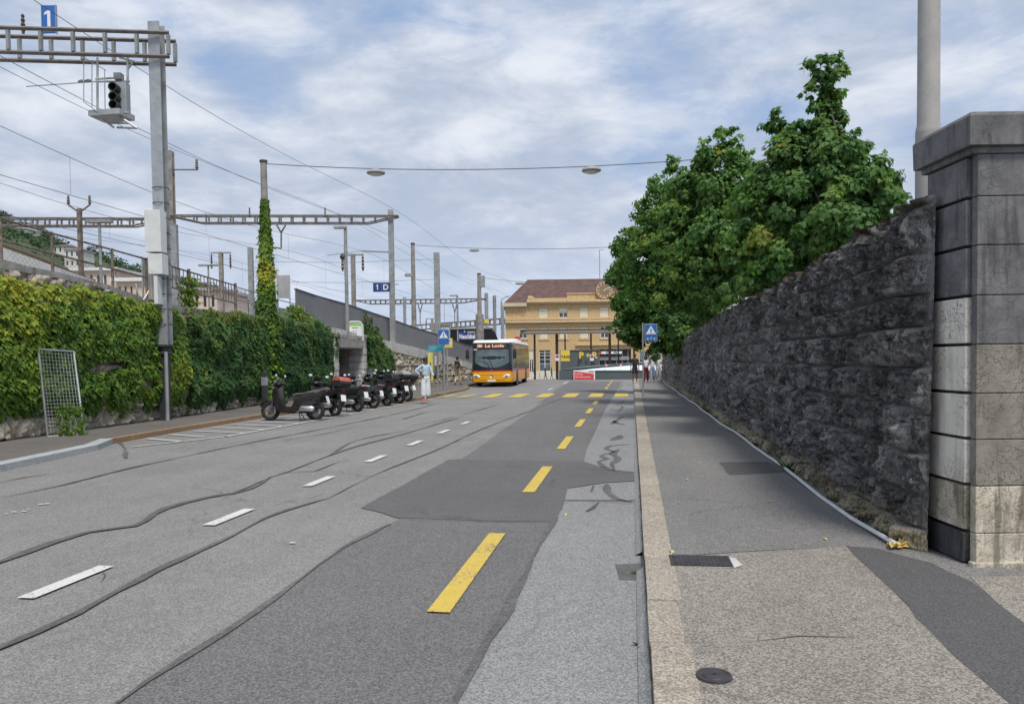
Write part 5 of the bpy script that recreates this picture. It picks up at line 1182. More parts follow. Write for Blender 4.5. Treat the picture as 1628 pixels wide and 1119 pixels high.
span('nearest', (tA.location.x, tA.location.y, zA - .1), (*pR, zR), .32, [(598, 'left hanging lamp of the nearest span wire'), (940, 'right hanging lamp of the nearest span wire')], .95)
tR2 = thing('street_pole', 'second concrete pole behind the trees carrying the far span wire', 'pole', (3.6, 46, 1.2)); zR2 = WY(970, 389, 46).z
MB().tube((0, 0, 0), (0, 0, zR2 - 1.1), .17, .12, 12).build('pole', 'lamp_post', tR2, True)
span('middle', (tM.location.x, tM.location.y, zM - .1), (3.6, 46, zR2), .35, [(754, 'hanging lamp of the middle span wire')], .9)
span('farthest', (tO.location.x, tO.location.y, zO - .3), (3.5, 66, zO - .2), .5, [(826, 'left hanging lamp of the farthest span wire, before the station roof'), (972, 'right hanging lamp of the farthest span wire, beside the clock')], 1.0)
# big lamp post behind the pillar
q = AT(1477, 0, 9.6); z_ = AT(1475, 205, 9.6).z; t = thing('lamp_post', 'thick pale round lamp post rising out of the picture behind the stone pillar', 'lamp post', (q.x, q.y, 1.2))
MB().tube((0, 0, 0), (0, 0, z_ - 1.25), .150, .148, 24).build('shaft', 'lamp_post', t, True); MB().lathe([(.148, z_ - 1.25), (.143, z_ - 1.2), (.130, z_ - 1.15), (.118, 9.0), (.0, 9.0)], n=24).build('upper_shaft', 'lamp_post', t, True)
q = AT(1089, 538, 40); t = thing('small_box', 'small white box standing on the far part of the dark wall', 'box', (q.x, q.y, 2.0), YAW); MB().box(-.12, .12, -.06, .06, 0, .75, .01).build('case', 'concrete_pale', t)
MB().tube((0, .03, -.6), (0, .03, .05), .03).build('post', 'mast_grey', t)

# overhead lines
def line_thing(label, X, zc_, zm, y0=4, y1=230, drop=7.5, sagm=.5):
    t = thing('overhead_line', label, 'overhead line', (X, y0, zc_), 0, 'overhead lines above the tracks'); MB().tube((0, 0, 0), (0, y1 - y0, 0), .009, n=4).build('contact_wire', 'wire', t)
    n = int((y1 - y0) / 3); f = lambda y: sagm * math.cos((y - 3) * 2 * math.pi / 42); pts = [(0, y1 * 0 + (y1 - y0) * k / n, zm - zc_ + f((y1 - y0) * k / n)) for k in range(n + 1)]; MB().path(pts, .009, 4).build('messenger_wire', 'wire', t)
    y = 2
    while y < 90: MB().tube((0, y, 0), (0, y, zm - zc_ + f(y)), .005, n=3).build('dropper', 'wire', t); y += drop
line_thing('overhead contact line of the nearest track', -16.9, 6.9, 8.3)
line_thing('overhead contact line of the second track', -21.2, 6.9, 8.3)
line_thing('overhead contact line of the third track, lowest in the picture', -27.5, 6.9, 8.4, drop=9)
for k, (X, z, lb) in enumerate([(-14.6, 10.9, 'top feeder wire passing over the nearest gantry arm'), (-15.6, 9.6, 'feeder wire just under the nearest gantry arm'), (-18.4, 10.8, 'feeder wire left of the track sign'), (-33, 9.8, 'far left feeder wire of the farther tracks')]):
    pts = [(0, y, .35 * math.cos(y * 2 * math.pi / 44)) for y in np.linspace(0, 220, 80)]; o = MB().path(pts, .009, 4).build('feeder_wire', 'wire'); o.location = (X, 4, z); tag(o, lb, 'wire', 'feeder wires above the tracks')
for k, py in enumerate((416, 448)):
    p = AT(695, py - 4, 54); c = AT(400, py, 50); o = MB().path([Vector((0, 0, 0)), (c - p) * .5 - Vector((0, 0, .15)), c - p], .014, 4).build('cross_wire', 'wire'); o.location = p; tag(o, ('upper' if k == 0 else 'lower') + ' cross wire running left from the thick grey mast', 'wire')

# black shelter on the far platform with the station name
p = AT(742, 560, 72); t = thing('platform_shelter', 'low black platform shelter with the station name above the stone wall end', 'shelter', (p.x, p.y, .3), YAW)
def LC(px, py, dep, t): q = AT(px, py, dep) - t.location; return q.dot(RX), q.z
x0, zt = LC(690, 524, 72, t); x1, zb_ = LC(790, 552, 72, t); x2, zz = LC(796, 560, 72, t)
mb = MB(); mb.loft([(x0, .9), (x2 - .1, .9), (x2 - .1, zt - 1.4), (x2 - .55, zt - .25), (x2 - 1.0, zt), (x0, zt)], [(0, 1), (3, 1)]); mb.build('body', 'shelter_black', t)
mb = MB(); mb.box(x0 - .1, x2 - .75, -.15, 3.1, zt, zt + .14); mb.build('roof', 'mast_grey', t)
a = LC(729, 530, 72, t); c = LC(757, 540, 72, t); MB().box(a[0], c[0], -.05, -.01, c[1], a[1]).build('name_board', 'sign_navy', t)
MB().text('Neuchâtel', (a[1] - c[1]) * .98, ((a[0] + c[0]) / 2, -.055, c[1] + .12), bold=.03, wscale=.60).build('lettering', 'sign_white', t)
a = LC(730, 525, 72, t); c = LC(742, 529.5, 72, t); MB().box(a[0], c[0], -.04, -.01, c[1], a[1]).build('panel', 'sign_navy', t); MB().box(c[0] + .06, c[0] + .8, -.04, -.01, c[1], a[1] - .1).build('panel', 'house_roof_grey', t); MB().ell((c[0] - .2, -.05, c[1] + .15), (.07, .02, .07), 8, 6).build('lamp', 'sign_white', t)
for px in (690, 728, 762): u = LC(px, 540, 72, t)[0]; MB().box(u - .07, u + .07, -.08, -.051, .2, zt).build('mullion', 'mast_grey', t)
p = AT(706, 520, 60); t = thing('chimney_box', 'pale concrete box with a flat lid just above the blue crossing sign', 'box', (p.x, p.y, 1.0), YAW); z = p.z - 1.0
MB().box(-.42, .42, 0, .8, 0, z + .15).build('body', 'concrete_pale', t); MB().box(-.52, .52, -.1, .9, z + .15, z + .28).build('lid', 'concrete', t)
# small scaffold-like panel behind
# ------------------------------------------------------------------ station building
SD = 125.0; zS = zg(SD * .985) - .15; st = thing('station_building', 'sandstone station building with brown hipped roof and large clock, closing the street', 'building', (AX.x * SD, AX.y * SD, zS), YAW)
def S(px, py, dep=SD): q = AT(px, py, dep) - st.location; return q.dot(RX), q.z
xl, _ = S(804, 560); xr = S(1110, 560)[0]; ze = S(960, 480)[1]; zcs = S(880, 509)[1]
def px2(px): return S(px, 540)[0]
def pz(py): return S(900, py)[1]
xr = px2(1120); D0 = 16.0
W2 = [(857, 872, 489, 505, 'b'), (889, 903, 489, 505, 'w'), (922, 936, 489, 505, 'b'), (954, 968, 489, 505, 'b'), (987, 1001, 489, 505, 'b')]
W1 = [(825, 838, 520, 537, 'w'), (858, 872, 520, 538, 'b'), (890, 903, 520, 538, 'b'), (922, 936, 520, 538, 'b'), (955, 968, 520, 538, 'w')]
W0 = [(841, 848, 556, 592, 'w'), (857, 875, 556, 590, 'g'), (1016, 1034, 560, 578, 'g'), (1040, 1052, 560, 578, 'g'), (921, 1003, 556, 592, 'p')]
holes = [(px2(a), px2(c), pz(e), pz(d), k) for a, c, d, e, k in W2 + W1 + W0]
mb = MB(); gridwall(mb, xl, xr, 0, ze, holes, 0, .35); mb.box(xl + .01, xr - .01, .4, D0, 0, ze - .02); mb.build('wall', 'limestone', st)
for a, c, e, g, k in holes:
    f = MB(); w_ = c - a; h_ = g - e; y = .22
    if k == 'p':
        MB().box(a, c, .28, .34, e, g).build('entrance_glass', 'shelter_black', st); MB().box(a + .1, c - .3, .1, .2, e + h_ * .52, e + h_ * .68).build('entrance_band', 'mast_grey', st)
        for i in range(9): x = a + (i + .5) * w_ / 9; MB().box(x - .04, x + .04, .2, .27, e, g).build('entrance_mullion', 'mast_grey', st)
        b0, b1 = px2(954), px2(988); zb0 = pz(563.5); zt0 = pz(559.5); o = MB().box(b0, b1, -.3, .0, zb0, zt0).build('name_sign', 'sign_white', st)
        MB().box(b0 - .25, b0 + .18, -.33, -.28, zb0 - .05, zt0 + .05).build('red_emblem', 'sign_red', st)
        MB().text('CFF', .42, (px2(966), -.34, zb0 + .08), bold=.02).build('lettering', 'sign_black', st); MB().text('FFS', .42, (px2(978), -.34, zb0 + .08), bold=.02).build('lettering', 'sign_black', st)
        continue
    if k == 'b': MB().box(a + .03, c - .03, .12, .18, e + .03, g - .03).build('blind', 'blind_cream', st); continue
    wn = MB().box(a, c, .25, .29, e, g).build('window', 'glass_window', st)
    for (q0, q1, r0, r1) in [(a, a + .09, e, g), (c - .09, c, e, g), (a, c, e, e + .09), (a, c, g - .09, g)] + ([(a + w_ / 2 - .05, a + w_ / 2 + .05, e, g)]) + ([(a, c, e + h_ * t_ - .035, e + h_ * t_ + .035) for t_ in ((.36, .56, .74, .88) if k == 'g' else (.5,))]): f.box(q0, q1, .15, .22, r0, r1)
    f.build('frame', 'sign_white', wn)
    if k == 'g' and c < px2(900): MB().box(a + .1, c - .1, .19, .235, e + .1, e + h_ * .34).build('frosted_pane', 'glass_screen', wn)
    if k == 'w' and a < px2(900): MB().box(a + .08, c - .08, .1, .14, g - h_ * .42, g - .03).build('blind', 'blind_cream', wn)
for a, c, e, g, k in holes[:10]:
    MB().box(a - .35, c + .35, -.10, .0, g + .12, g + .32).build('window_head', 'limestone_trim', st); MB().box(a - .2, c + .2, -.12, .0, e - .25, e - .03).build('window_sill', 'limestone_trim', st)
def band(name, py0, py1, out_, x0=None, x1=None, mat='limestone_trim'): MB().box(px2(x0) if x0 else xl - out_ * .5, px2(x1) if x1 else xr, -out_, .0, pz(py1), pz(py0)).build(name, mat, st)
band('cornice', 477, 480.5, .8, 838); band('cornice', 480.5, 483, .5, 838); band('string_course', 506, 508, .35); band('string_course', 509, 512.5, .6)
band('wing_cornice', 481, 486.5, .7, 799, 838, 'house_beige'); band('entrance_head', 547.5, 549.5, .4, 915, 1010); band('plinth', 590, 612, .15, 858, 915, 'plinth_pale')
band('plinth', 590, 612, .12, 804, 857, 'plinth_pale')
# parapet pieces
MB().box(px2(839), xr, 0, .6, ze - .02, pz(473.5)).build('parapet', 'limestone', st); MB().box(px2(902), xr, .03, .9, pz(473.5), pz(467.5)).build('attic', 'limestone', st); MB().box(px2(901.5), xr, -.1, 1.0, pz(467.5), pz(466)).build('attic_cap', 'limestone_trim', st)
MB().prism([(0, 0), (1, 0), (1, .6), (0, .6)], 0, 1) if False else None
mb = MB(); a = px2(840); mb.loft([(a, pz(473.5)), (px2(852), pz(473.5)), (px2(848), pz(471)), (px2(845), pz(469)), (a, pz(470))], [(-.05, 1), (.6, 1)]); mb.build('scroll', 'limestone_trim', st)
# roof
rz_ = pz(444.5); xa = S(838, 444.5, SD + 7)[0]; a0 = S(800, 483)[0]; e_ = pz(482)
ridge_z = AT(900, 445, SD + 8).z - zS; mb = MB(); mb.add([(a0, -.4, e_), (xr + 1, -.4, e_), (xr + 1, 16.4, e_), (a0, 16.4, e_), (S(838, 445, SD + 8)[0], 8, ridge_z), (xr + 1, 8, ridge_z)], [(0, 1, 5, 4), (2, 3, 4, 5), (3, 0, 4), (1, 2, 5), (3, 2, 1, 0)]); mb.build('roof', 'tile_roof', st)
MB().tube((S(838, 445, SD + 8)[0], 8, ridge_z), (xr, 8, ridge_z), .14, n=6).build('ridge', 'roof_edge_white' if False else 'house_roof', st)
# clock
cu, cz2 = S(960, 462); cr = 13.0 * SD / 1200; ck = MB().lathe([(0, -.5), (cr * .93, -.5), (cr, -.42), (cr, 1.0), (0, 1.0)], (cu, 0, cz2), 'Y', 40).build('clock', 'clock_brown', st, True)
MB().torus((cu, -.5, cz2), cr * .95, .07, 'Y', 40, 6).build('clock_rim', 'limestone_trim', ck)
mb = MB()
for k in range(12):
    a = math.radians(90 - 30 * k); d = Vector((math.cos(a), 0, math.sin(a))); s = Vector((-d.z, 0, d.x)) * (.06); p = Vector((cu, -.53, cz2)); mb.add([p + d * cr * .66 - s, p + d * cr * .66 + s, p + d * cr * .86 + s, p + d * cr * .86 - s], [(0, 1, 2, 3)])
mb.build('hour_marks', 'sign_white', ck)
for ang, ln, wd, nm in ((62, .52, .09, 'hour_hand'), (66, .78, .06, 'minute_hand')):
    a = math.radians(90 - ang); d = Vector((math.cos(a), 0, math.sin(a))); s = Vector((-d.z, 0, d.x)) * wd; p = Vector((cu, -.55, cz2)); MB().add([p - d * cr * .12 - s, p - d * cr * .12 + s, p + d * cr * ln + s, p + d * cr * ln - s], [(0, 1, 2, 3)]).build(nm, 'sign_white', ck)
cu2, cz3 = S(831, 497); MB().torus((cu2, -.02, cz3), .42, .08, 'Y', 24, 6).build('rosette', 'limestone_trim', st); MB().ell((cu2, 0, cz3), (.18, .08, .18)).build('rosette_boss', 'limestone_trim', st)
MB().tube((px2(959), 4, pz(460)), (px2(959), 4, pz(393)), .06, n=5).build('roof_pole', 'mast_grey', st); MB().path([(px2(959), 4, pz(393)), (px2(960), 4, pz(392)), (px2(966), 4, pz(392.5))], .05, 5).build('pole_lamp', 'mast_grey', st)
MB().tube((px2(799), 1, pz(590)), (px2(799), 1, pz(520)), .2).build('downpipe', 'mast_grey', st)
# bus-stop canopy in front of the station
CD = 98; cp = thing('station_canopy', 'flat brown canopy on thin dark posts in front of the station', 'canopy', (AX.x * CD, AX.y * CD, zg(97)), YAW)
def C_(px, py, dep=CD): return LC(px, py, dep, cp)
u0, z0_ = C_(828, 531); u1, z1_ = C_(1075, 523); zt_ = C_(900, 524)[1]; zl = C_(900, 531)[1]
mb = MB(); mb.add([(u0, 0, zl), (u1, 0, zl), (u1, 6, zt_ - .1), (u0 + 1, 6, zt_ - .1), (u0, 0, zl + .22), (u1, 0, zl + .22), (u1, 6, zt_ + .1), (u0 + 1, 6, zt_ + .1)], [(3, 2, 1, 0), (4, 5, 6, 7), (0, 1, 5, 4), (1, 2, 6, 5), (2, 3, 7, 6), (3, 0, 4, 7)]); mb.build('roof_slab', 'canopy_brown', cp)
MB().box(u0, u1, 5.9, 6.0, zt_ - .12, zt_ + .25).build('rear_beam', 'post_dark', cp)
for px, r, y in ((850.5, .14, 1), (886, .2, .8), (902, .10, 4), (941, .12, 1), (970.5, .13, 1), (977, .08, 4), (990, .09, 4), (1010, .13, 1), (1041, .10, 1), (1054, .09, 4)):
    u = C_(px, 560)[0]; MB().tube((u, y, 0), (u, y, zl + .1), r, n=8).build('post', 'post_dark', cp)
# parking ramp walls
PD = 84; pr = thing('ramp_wall', 'dark grey parking ramp walls with a tall back wall and sloping sides', 'wall', (AX.x * PD, AX.y * PD, zg(82)), YAW)
def Rm(px, py, dep=PD): return LC(px, py, dep, pr)
f0 = Rm(889, 603, 66)
def rel2(px, py, dep): q = AT(px, py, dep) - pr.location; return Vector((q.dot(RX), q.dot(AX), q.z))
def slab(name, mat, pts, th=.25):
    """pts (px,py,dep) front face; th into depth"""
    P = [rel2(*q) for q in pts]; mb = MB(); n = len(P); mb.add(P + [v + Vector((0, th, 0)) for v in P], [tuple(range(n)), tuple(range(2 * n - 1, n - 1, -1))] + [(k, n + k, n + (k + 1) % n, (k + 1) % n) for k in range(n)]); return mb.build(name, mat, pr)
slab('front_wall', 'barrier_grey', [(889, 606, 72), (1075, 606, 72), (1075, 588.5, 72), (922, 588.5, 72), (889, 589, 72)])
slab('back_wall', 'barrier_grey', [(891, 592, 84), (953, 592, 84), (953, 557, 84), (891, 557, 84)]); slab('back_cap', 'concrete', [(891, 557, 83.9), (953.5, 557, 83.9), (953.5, 556.3, 83.9), (891, 556.3, 83.9)], .45)
slab('side_wall', 'barrier_grey', [(889, 589.3, 73), (1075, 589.3, 80), (1075, 575.5, 80), (1004, 577.5, 80), (940, 583, 77)], .2)
slab('side_cap', 'mast_grey', [(889, 589, 72.9), (940, 583, 76.9), (1004, 577.5, 79.9), (1075, 575.5, 79.9), (1075, 574.6, 79.9), (1004, 576.6, 79.9), (940, 582, 76.9), (889, 588, 72.9)], .3)
slab('ramp_deck', 'ramp_white', [(922, 588.4, 72.4), (1075, 588.4, 72.4), (1075, 578.5, 74), (1004, 581, 74), (960, 584.5, 73)], .15)
slab('front_cap', 'sign_white', [(922, 589, 71.9), (1075, 589, 71.9), (1075, 588.2, 71.9), (922, 588.2, 71.9)], .3)
def board(name, label, cat, x0, x1, y0, y1, dep, mat, z0=None, group=None):
    a = AT((x0 + x1) / 2, y1, dep); t = thing(name, label, cat, a, YAW, group); wd = (x1 - x0) * dep / 1200; h = AT((x0 + x1) / 2, y0, dep).z - a.z; MB().box(-wd / 2, wd / 2, -.03, .03, 0, h).build('board', mat, t); return t, wd, h
t, wd, h = board('taxi_sign', 'yellow square sign reading TAXI beside the P+R wall', 'sign', 891.5, 906, 557, 574, 82, 'sign_yellow'); MB().text('TAXI', h * .33, (0, -.04, h * .28), bold=.035, wscale=1.15).build('lettering', 'sign_black', t)
MB().tube((-wd / 2 - .05, .02, -2), (-wd / 2 - .05, .02, h), .05).build('post', 'mast_grey', t)
t = thing('parking_lettering', 'big yellow letters P+R mounted on the dark grey ramp wall', 'sign', AT(935, 570, 83.6), YAW)
for ch, px, sz in (('P', 924.5, 1.0), ('+', 934.5, .8), ('R', 946, 1.0)):
    q = AT(px, 569.5, 83.6) - t.location; MB().text(ch, .98 * sz, (q.dot(RX), -.05, q.z + (.06 if ch == '+' else 0)), bold=.035, depth=.06).build('letter', 'sign_yellow', t)
for px, lb in ((886, 'no-stopping sign on the canopy post beside the yellow taxi sign'), (941, 'no-stopping sign in front of the letters P+R')):
    t, wd, h = board('no_stopping_sign', lb, 'sign', px - 3.1, px + 3.1, 563.5, 573.5, 80, 'sign_white'); MB().lathe([(0, -.05), (.17, -.05), (.17, -.03)], (0, 0, h * .68), 'Y', 20).build('red_ring', 'sign_red', t); MB().lathe([(0, -.06), (.125, -.06), (.125, -.04)], (0, 0, h * .68), 'Y', 20).build('blue_disc', 'sign_blue', t)
    MB().box(-.17, .17, -.068, -.062, h * .68 - .02, h * .68 + .02).at((0, 0, 0)).build('slash', 'sign_red', t); MB().tube((0, .04, -2.1), (0, .04, h + .8), .05).build('post', 'post_dark', t)
t = thing('banner', 'red and white banner about thirty minutes of parking on the low grey wall', 'banner', AT(928, 603.5, 71.6), YAW)
def Bn(px, py): q = AT(px, py, 71.6) - t.location; return (q.dot(RX), q.z)
pl = [Bn(912, 603.5), Bn(946, 603.5), Bn(946, 588.5), Bn(912, 588.5)]; mb = MB(); mb.add([(x, -.03, z) for x, z in pl] + [(x, .03, z) for x, z in pl], [(0, 1, 2, 3), (7, 6, 5, 4), (0, 4, 5, 1), (1, 5, 6, 2), (2, 6, 7, 3), (3, 7, 4, 0)]); mb.build('sheet', 'sign_white', t)
pl = [Bn(913, 603.3), Bn(944, 603.3), Bn(944, 594), Bn(913, 590)]; mb = MB(); mb.add([(x, -.036, z) for x, z in pl], [(0, 1, 2, 3)]); mb.build('red_field', 'sign_red', t)
q = Bn(914.5, 595.8); MB().text('Parking', .24, (q[0], -.04, q[1]), centre=False).build('lettering', 'sign_white', t); q = Bn(914.5, 600.3); MB().text('30 minutes gratuites', .24, (q[0], -.04, q[1]), centre=False, wscale=.76).build('lettering', 'sign_white', t)
a = Bn(936, 590.8); MB().box(a[0], a[0] + .5, -.04, -.032, a[1] - .04, a[1] + .04).build('logo_bar', 'sign_black', t)
for px, lb in ((964, 'left small white triangular road-works sign on the ramp rail'), (987, 'right small white triangular road-works sign on the ramp rail')):
    p = AT(px, 582, 72.2); t = thing('warning_sign', lb, 'sign', p, YAW, 'small signs on the ramp rail'); MB().loft([(-.16, 0), (.16, 0), (0, .28)], [(-.02, 1), (.02, 1)]).build('plate', 'sign_red', t); MB().loft([(-.10, .035), (.10, .035), (0, .21)], [(-.026, 1), (-.021, 1)]).build('field', 'sign_white', t)
# no-entry sign behind the bus
t = thing('no_entry_sign', 'round red no-entry sign showing above the bus roof', 'sign', AT(823, 600, 70), YAW); z = AT(823, 541, 70).z - t.location.z; MB().tube((0, .05, 0), (0, .05, z), .04).build('post', 'mast_grey', t); MB().lathe([(0, -.03), (.36, -.03), (.36, .0), (0, .0)], (0, 0, z), 'Y', 28).build('disc', 'sign_red', t); MB().box(-.27, .27, -.045, -.032, z - .08, z + .02).build('bar', 'sign_white', t)

# ------------------------------------------------------------------ bus
bus = thing('bus', 'yellow and white city bus standing at the left kerb facing the camera', 'bus', (-8.37, 45.7, 0), R(2.5)); bus.scale = (1, 1, .955)
BW, BL = 1.28, 11.9
def plan(s=1.0, dy=0.0, w=BW):
    P = []; r = .30; bul = .14
    def fy(x): return -bul * (1 - (x / w) ** 2) + dy
    P += [(-w * s, r + dy), (-w * s + .04, r * .45 + dy), (-w * s + r * .45, .03 + fy(w * .8))]
    P += [(x * s, fy(x)) for x in (-.8, -.5, -.2, 0, .2, .5, .8)] + [(w * s - r * .45, .03 + fy(w * .8)), (w * s - .04, r * .45 + dy), (w * s, r + dy), (w * s, BL - .12), (w * s - .12, BL), (-w * s + .12, BL), (-w * s, BL - .12)]
    return P
def stack(mb, levels):
    n = None; vs = []
    for z, s, dy in levels: p = plan(s, dy); n = len(p); vs += [(x, y, z) for x, y in p]
    fs = [(i * n + k, i * n + (k + 1) % n, (i + 1) * n + (k + 1) % n, (i + 1) * n + k) for i in range(len(levels) - 1) for k in range(n)] + [tuple(range(n))[::-1], tuple((len(levels) - 1) * n + k for k in range(n))]
    mb.add(vs, fs); return mb
stack(MB(), [(.30, .97, .08), (.36, .995, .02), (.62, 1.0, 0), (.98, 1.0, .03)]).build('lower_body', 'bus_yellow', bus, True)
stack(MB(), [(.981, 1.0, .028), (1.07, 1.0, .03)]).build('red_stripe', 'bus_red', bus, True)
stack(MB(), [(1.071, .998, .035), (1.9, .99, .09), (2.86, .96, .22)]).build('upper_body', 'bus_black', bus, True)
stack(MB(), [(2.861, .965, .21), (2.96, .955, .26), (3.04, .90, .40)]).build('roof', 'bus_white', bus, True)
mb = MB(); mb.box(-.2, 1.0, 5.5, 8.6, 3.0, 3.24, .08); mb.build('air_conditioner', 'bus_white', bus, True)
MB().box(BW + .002, BW + .014, .5, BL - .25, .38, .96).build('side_panel', 'bus_orange', bus)
for k, (a, c) in enumerate(((.55, 1.9), (2.0, 3.6), (3.7, 5.3), (5.4, 7.0), (7.1, 8.7), (8.8, 10.2), (10.3, 11.6))):
    mb = MB(); mb.add([(BW * .999, a, 1.18), (BW * .999, c, 1.18), (BW * .972, c, 2.7), (BW * .972, a, 2.7), (BW * .999 + .012, a, 1.18), (BW * .999 + .012, c, 1.18), (BW * .972 + .012, c, 2.7), (BW * .972 + .012, a, 2.7)], [(4, 5, 6, 7), (0, 4, 7, 3), (1, 2, 6, 5), (0, 1, 5, 4), (3, 7, 6, 2)]); mb.build('side_window', 'glass_painted_reflection', bus)
def frontz(mb, x0, x1, z0, z1, off, n=10, shape=None):
    vs = []; 
    for i in range(n + 1):
        x = x0 + (x1 - x0) * i / n
        for z in ((shape(x) if shape else z0), z1):
            t = np.interp(z, [1.07, 1.9, 2.86], [.035, .09, .22]) if z > 1.07 else .03 * z; s = np.interp(z, [1.07, 1.9, 2.86], [.998, .99, .96]); vs.append((x * s, -.14 * (1 - (x / BW) ** 2) + t - off, z))
    return mb.add(vs, [(2 * i, 2 * i + 2, 2 * i + 3, 2 * i + 1) for i in range(n)])
frontz(MB(), -1.05, 1.08, 1.4, 2.42, .016, 14, lambda x: 1.24 + .30 * abs(x) ** 2.2).build('windscreen', 'glass_screen', bus, True)
frontz(MB(), -1.08, 1.02, 2.50, 2.82, .016).build('destination_display', 'bus_black', bus, True)
p = frontz(MB(), -.98, .92, 2.53, 2.79, .022).build('display_glass', 'steel_dark', bus, True)
for tx, x, ws in (('380', -.72, .8), ('Le', -.22, 1.25), ('Locle', .42, 1.25)): MB().text(tx, .27, (x, -.08 - .05 * (tx != '380'), 2.565), up=(0, .09, 1), bold=.02, wscale=ws).build('lettering', 'led', bus)
for sx in (-1, 1):
    mb = MB().at((sx * .93, -.03, .70), sx * R(14), 0, sx * R(-14)); mb.ell((0, 0, 0), (.25, .075, .115), 14, 8); h = mb.build('headlight', 'lamp_glass', bus, True)
    MB().at((sx * .93, -.09, .70), sx * R(14), 0, sx * R(-14)).ell((-.02, 0, .01), (.10, .04, .045), 10, 6).build('lens', 'black_paint', h)
    mb = MB(); mb.path([(sx * 1.18, .12, 2.62), (sx * 1.36, -.18, 2.66), (sx * 1.46, -.28, 2.45)], .028, 6); m = mb.build('mirror_arm', 'black_plastic', bus); MB().at((sx * 1.46, -.28, 2.12)).box(-.11, .11, -.06, .06, -.30, .30, .05).build('mirror', 'black_plastic', m, True)
    for y in (2.65, 8.75):
        c = (sx * (BW - .16), y, .48); ar = MB().lathe([(0, 0), (.58, 0), (.58, .03 * sx), (0, .03 * sx)], (sx * (BW - .0), y, .50), 'X', 28).build('wheel_arch', 'black_plastic', bus)
        tw = MB().torus(c, .35, .13, 'X', 26, 8, 1.05).build('wheel', 'rubber', bus, True); MB().lathe([(0, .02 * sx), (.12, .05 * sx), (.22, .0), (.27, .07 * sx), (.27, -.05 * sx)], (sx * (BW - .10), y, .48), 'X', 20).build('rim', 'alloy', tw, True)
MB().box(-.26, .26, -.17, -.14, .36, .47).build('number_plate', 'sign_white', bus); MB().lathe([(.085, -.02), (.10, -.03), (.10, .0), (.085, .0)], (0, -.125, .72), 'Y', 20).build('emblem_ring', 'chrome', bus)
MB().box(-.03, .03, -.12, -.09, 1.06, 1.12).build('badge', 'chrome', bus)
mb = MB(); mb.path([(-.1, -.14, 1.22), (-.25, -.12, 1.55), (-.85, -.0, 1.72)], .015, 5); mb.path([(.1, -.14, 1.22), (.0, -.13, 1.5), (-.1, -.12, 1.75)], .015, 5); mb.build('wiper', 'black_paint', bus)
frontz(MB(), -1.16, -.92, 2.40, 2.46, .025).build('marker', 'sign_white', bus)
mb = MB()
for z in (.52, .86): mb.path([(x, -.14 * (1 - (x / BW) ** 2) - .004, z - .05 * (1 - abs(x))) for x in np.linspace(-.75, .75, 9)], .008, 4)
mb.build('panel_gap', 'bus_orange', bus)

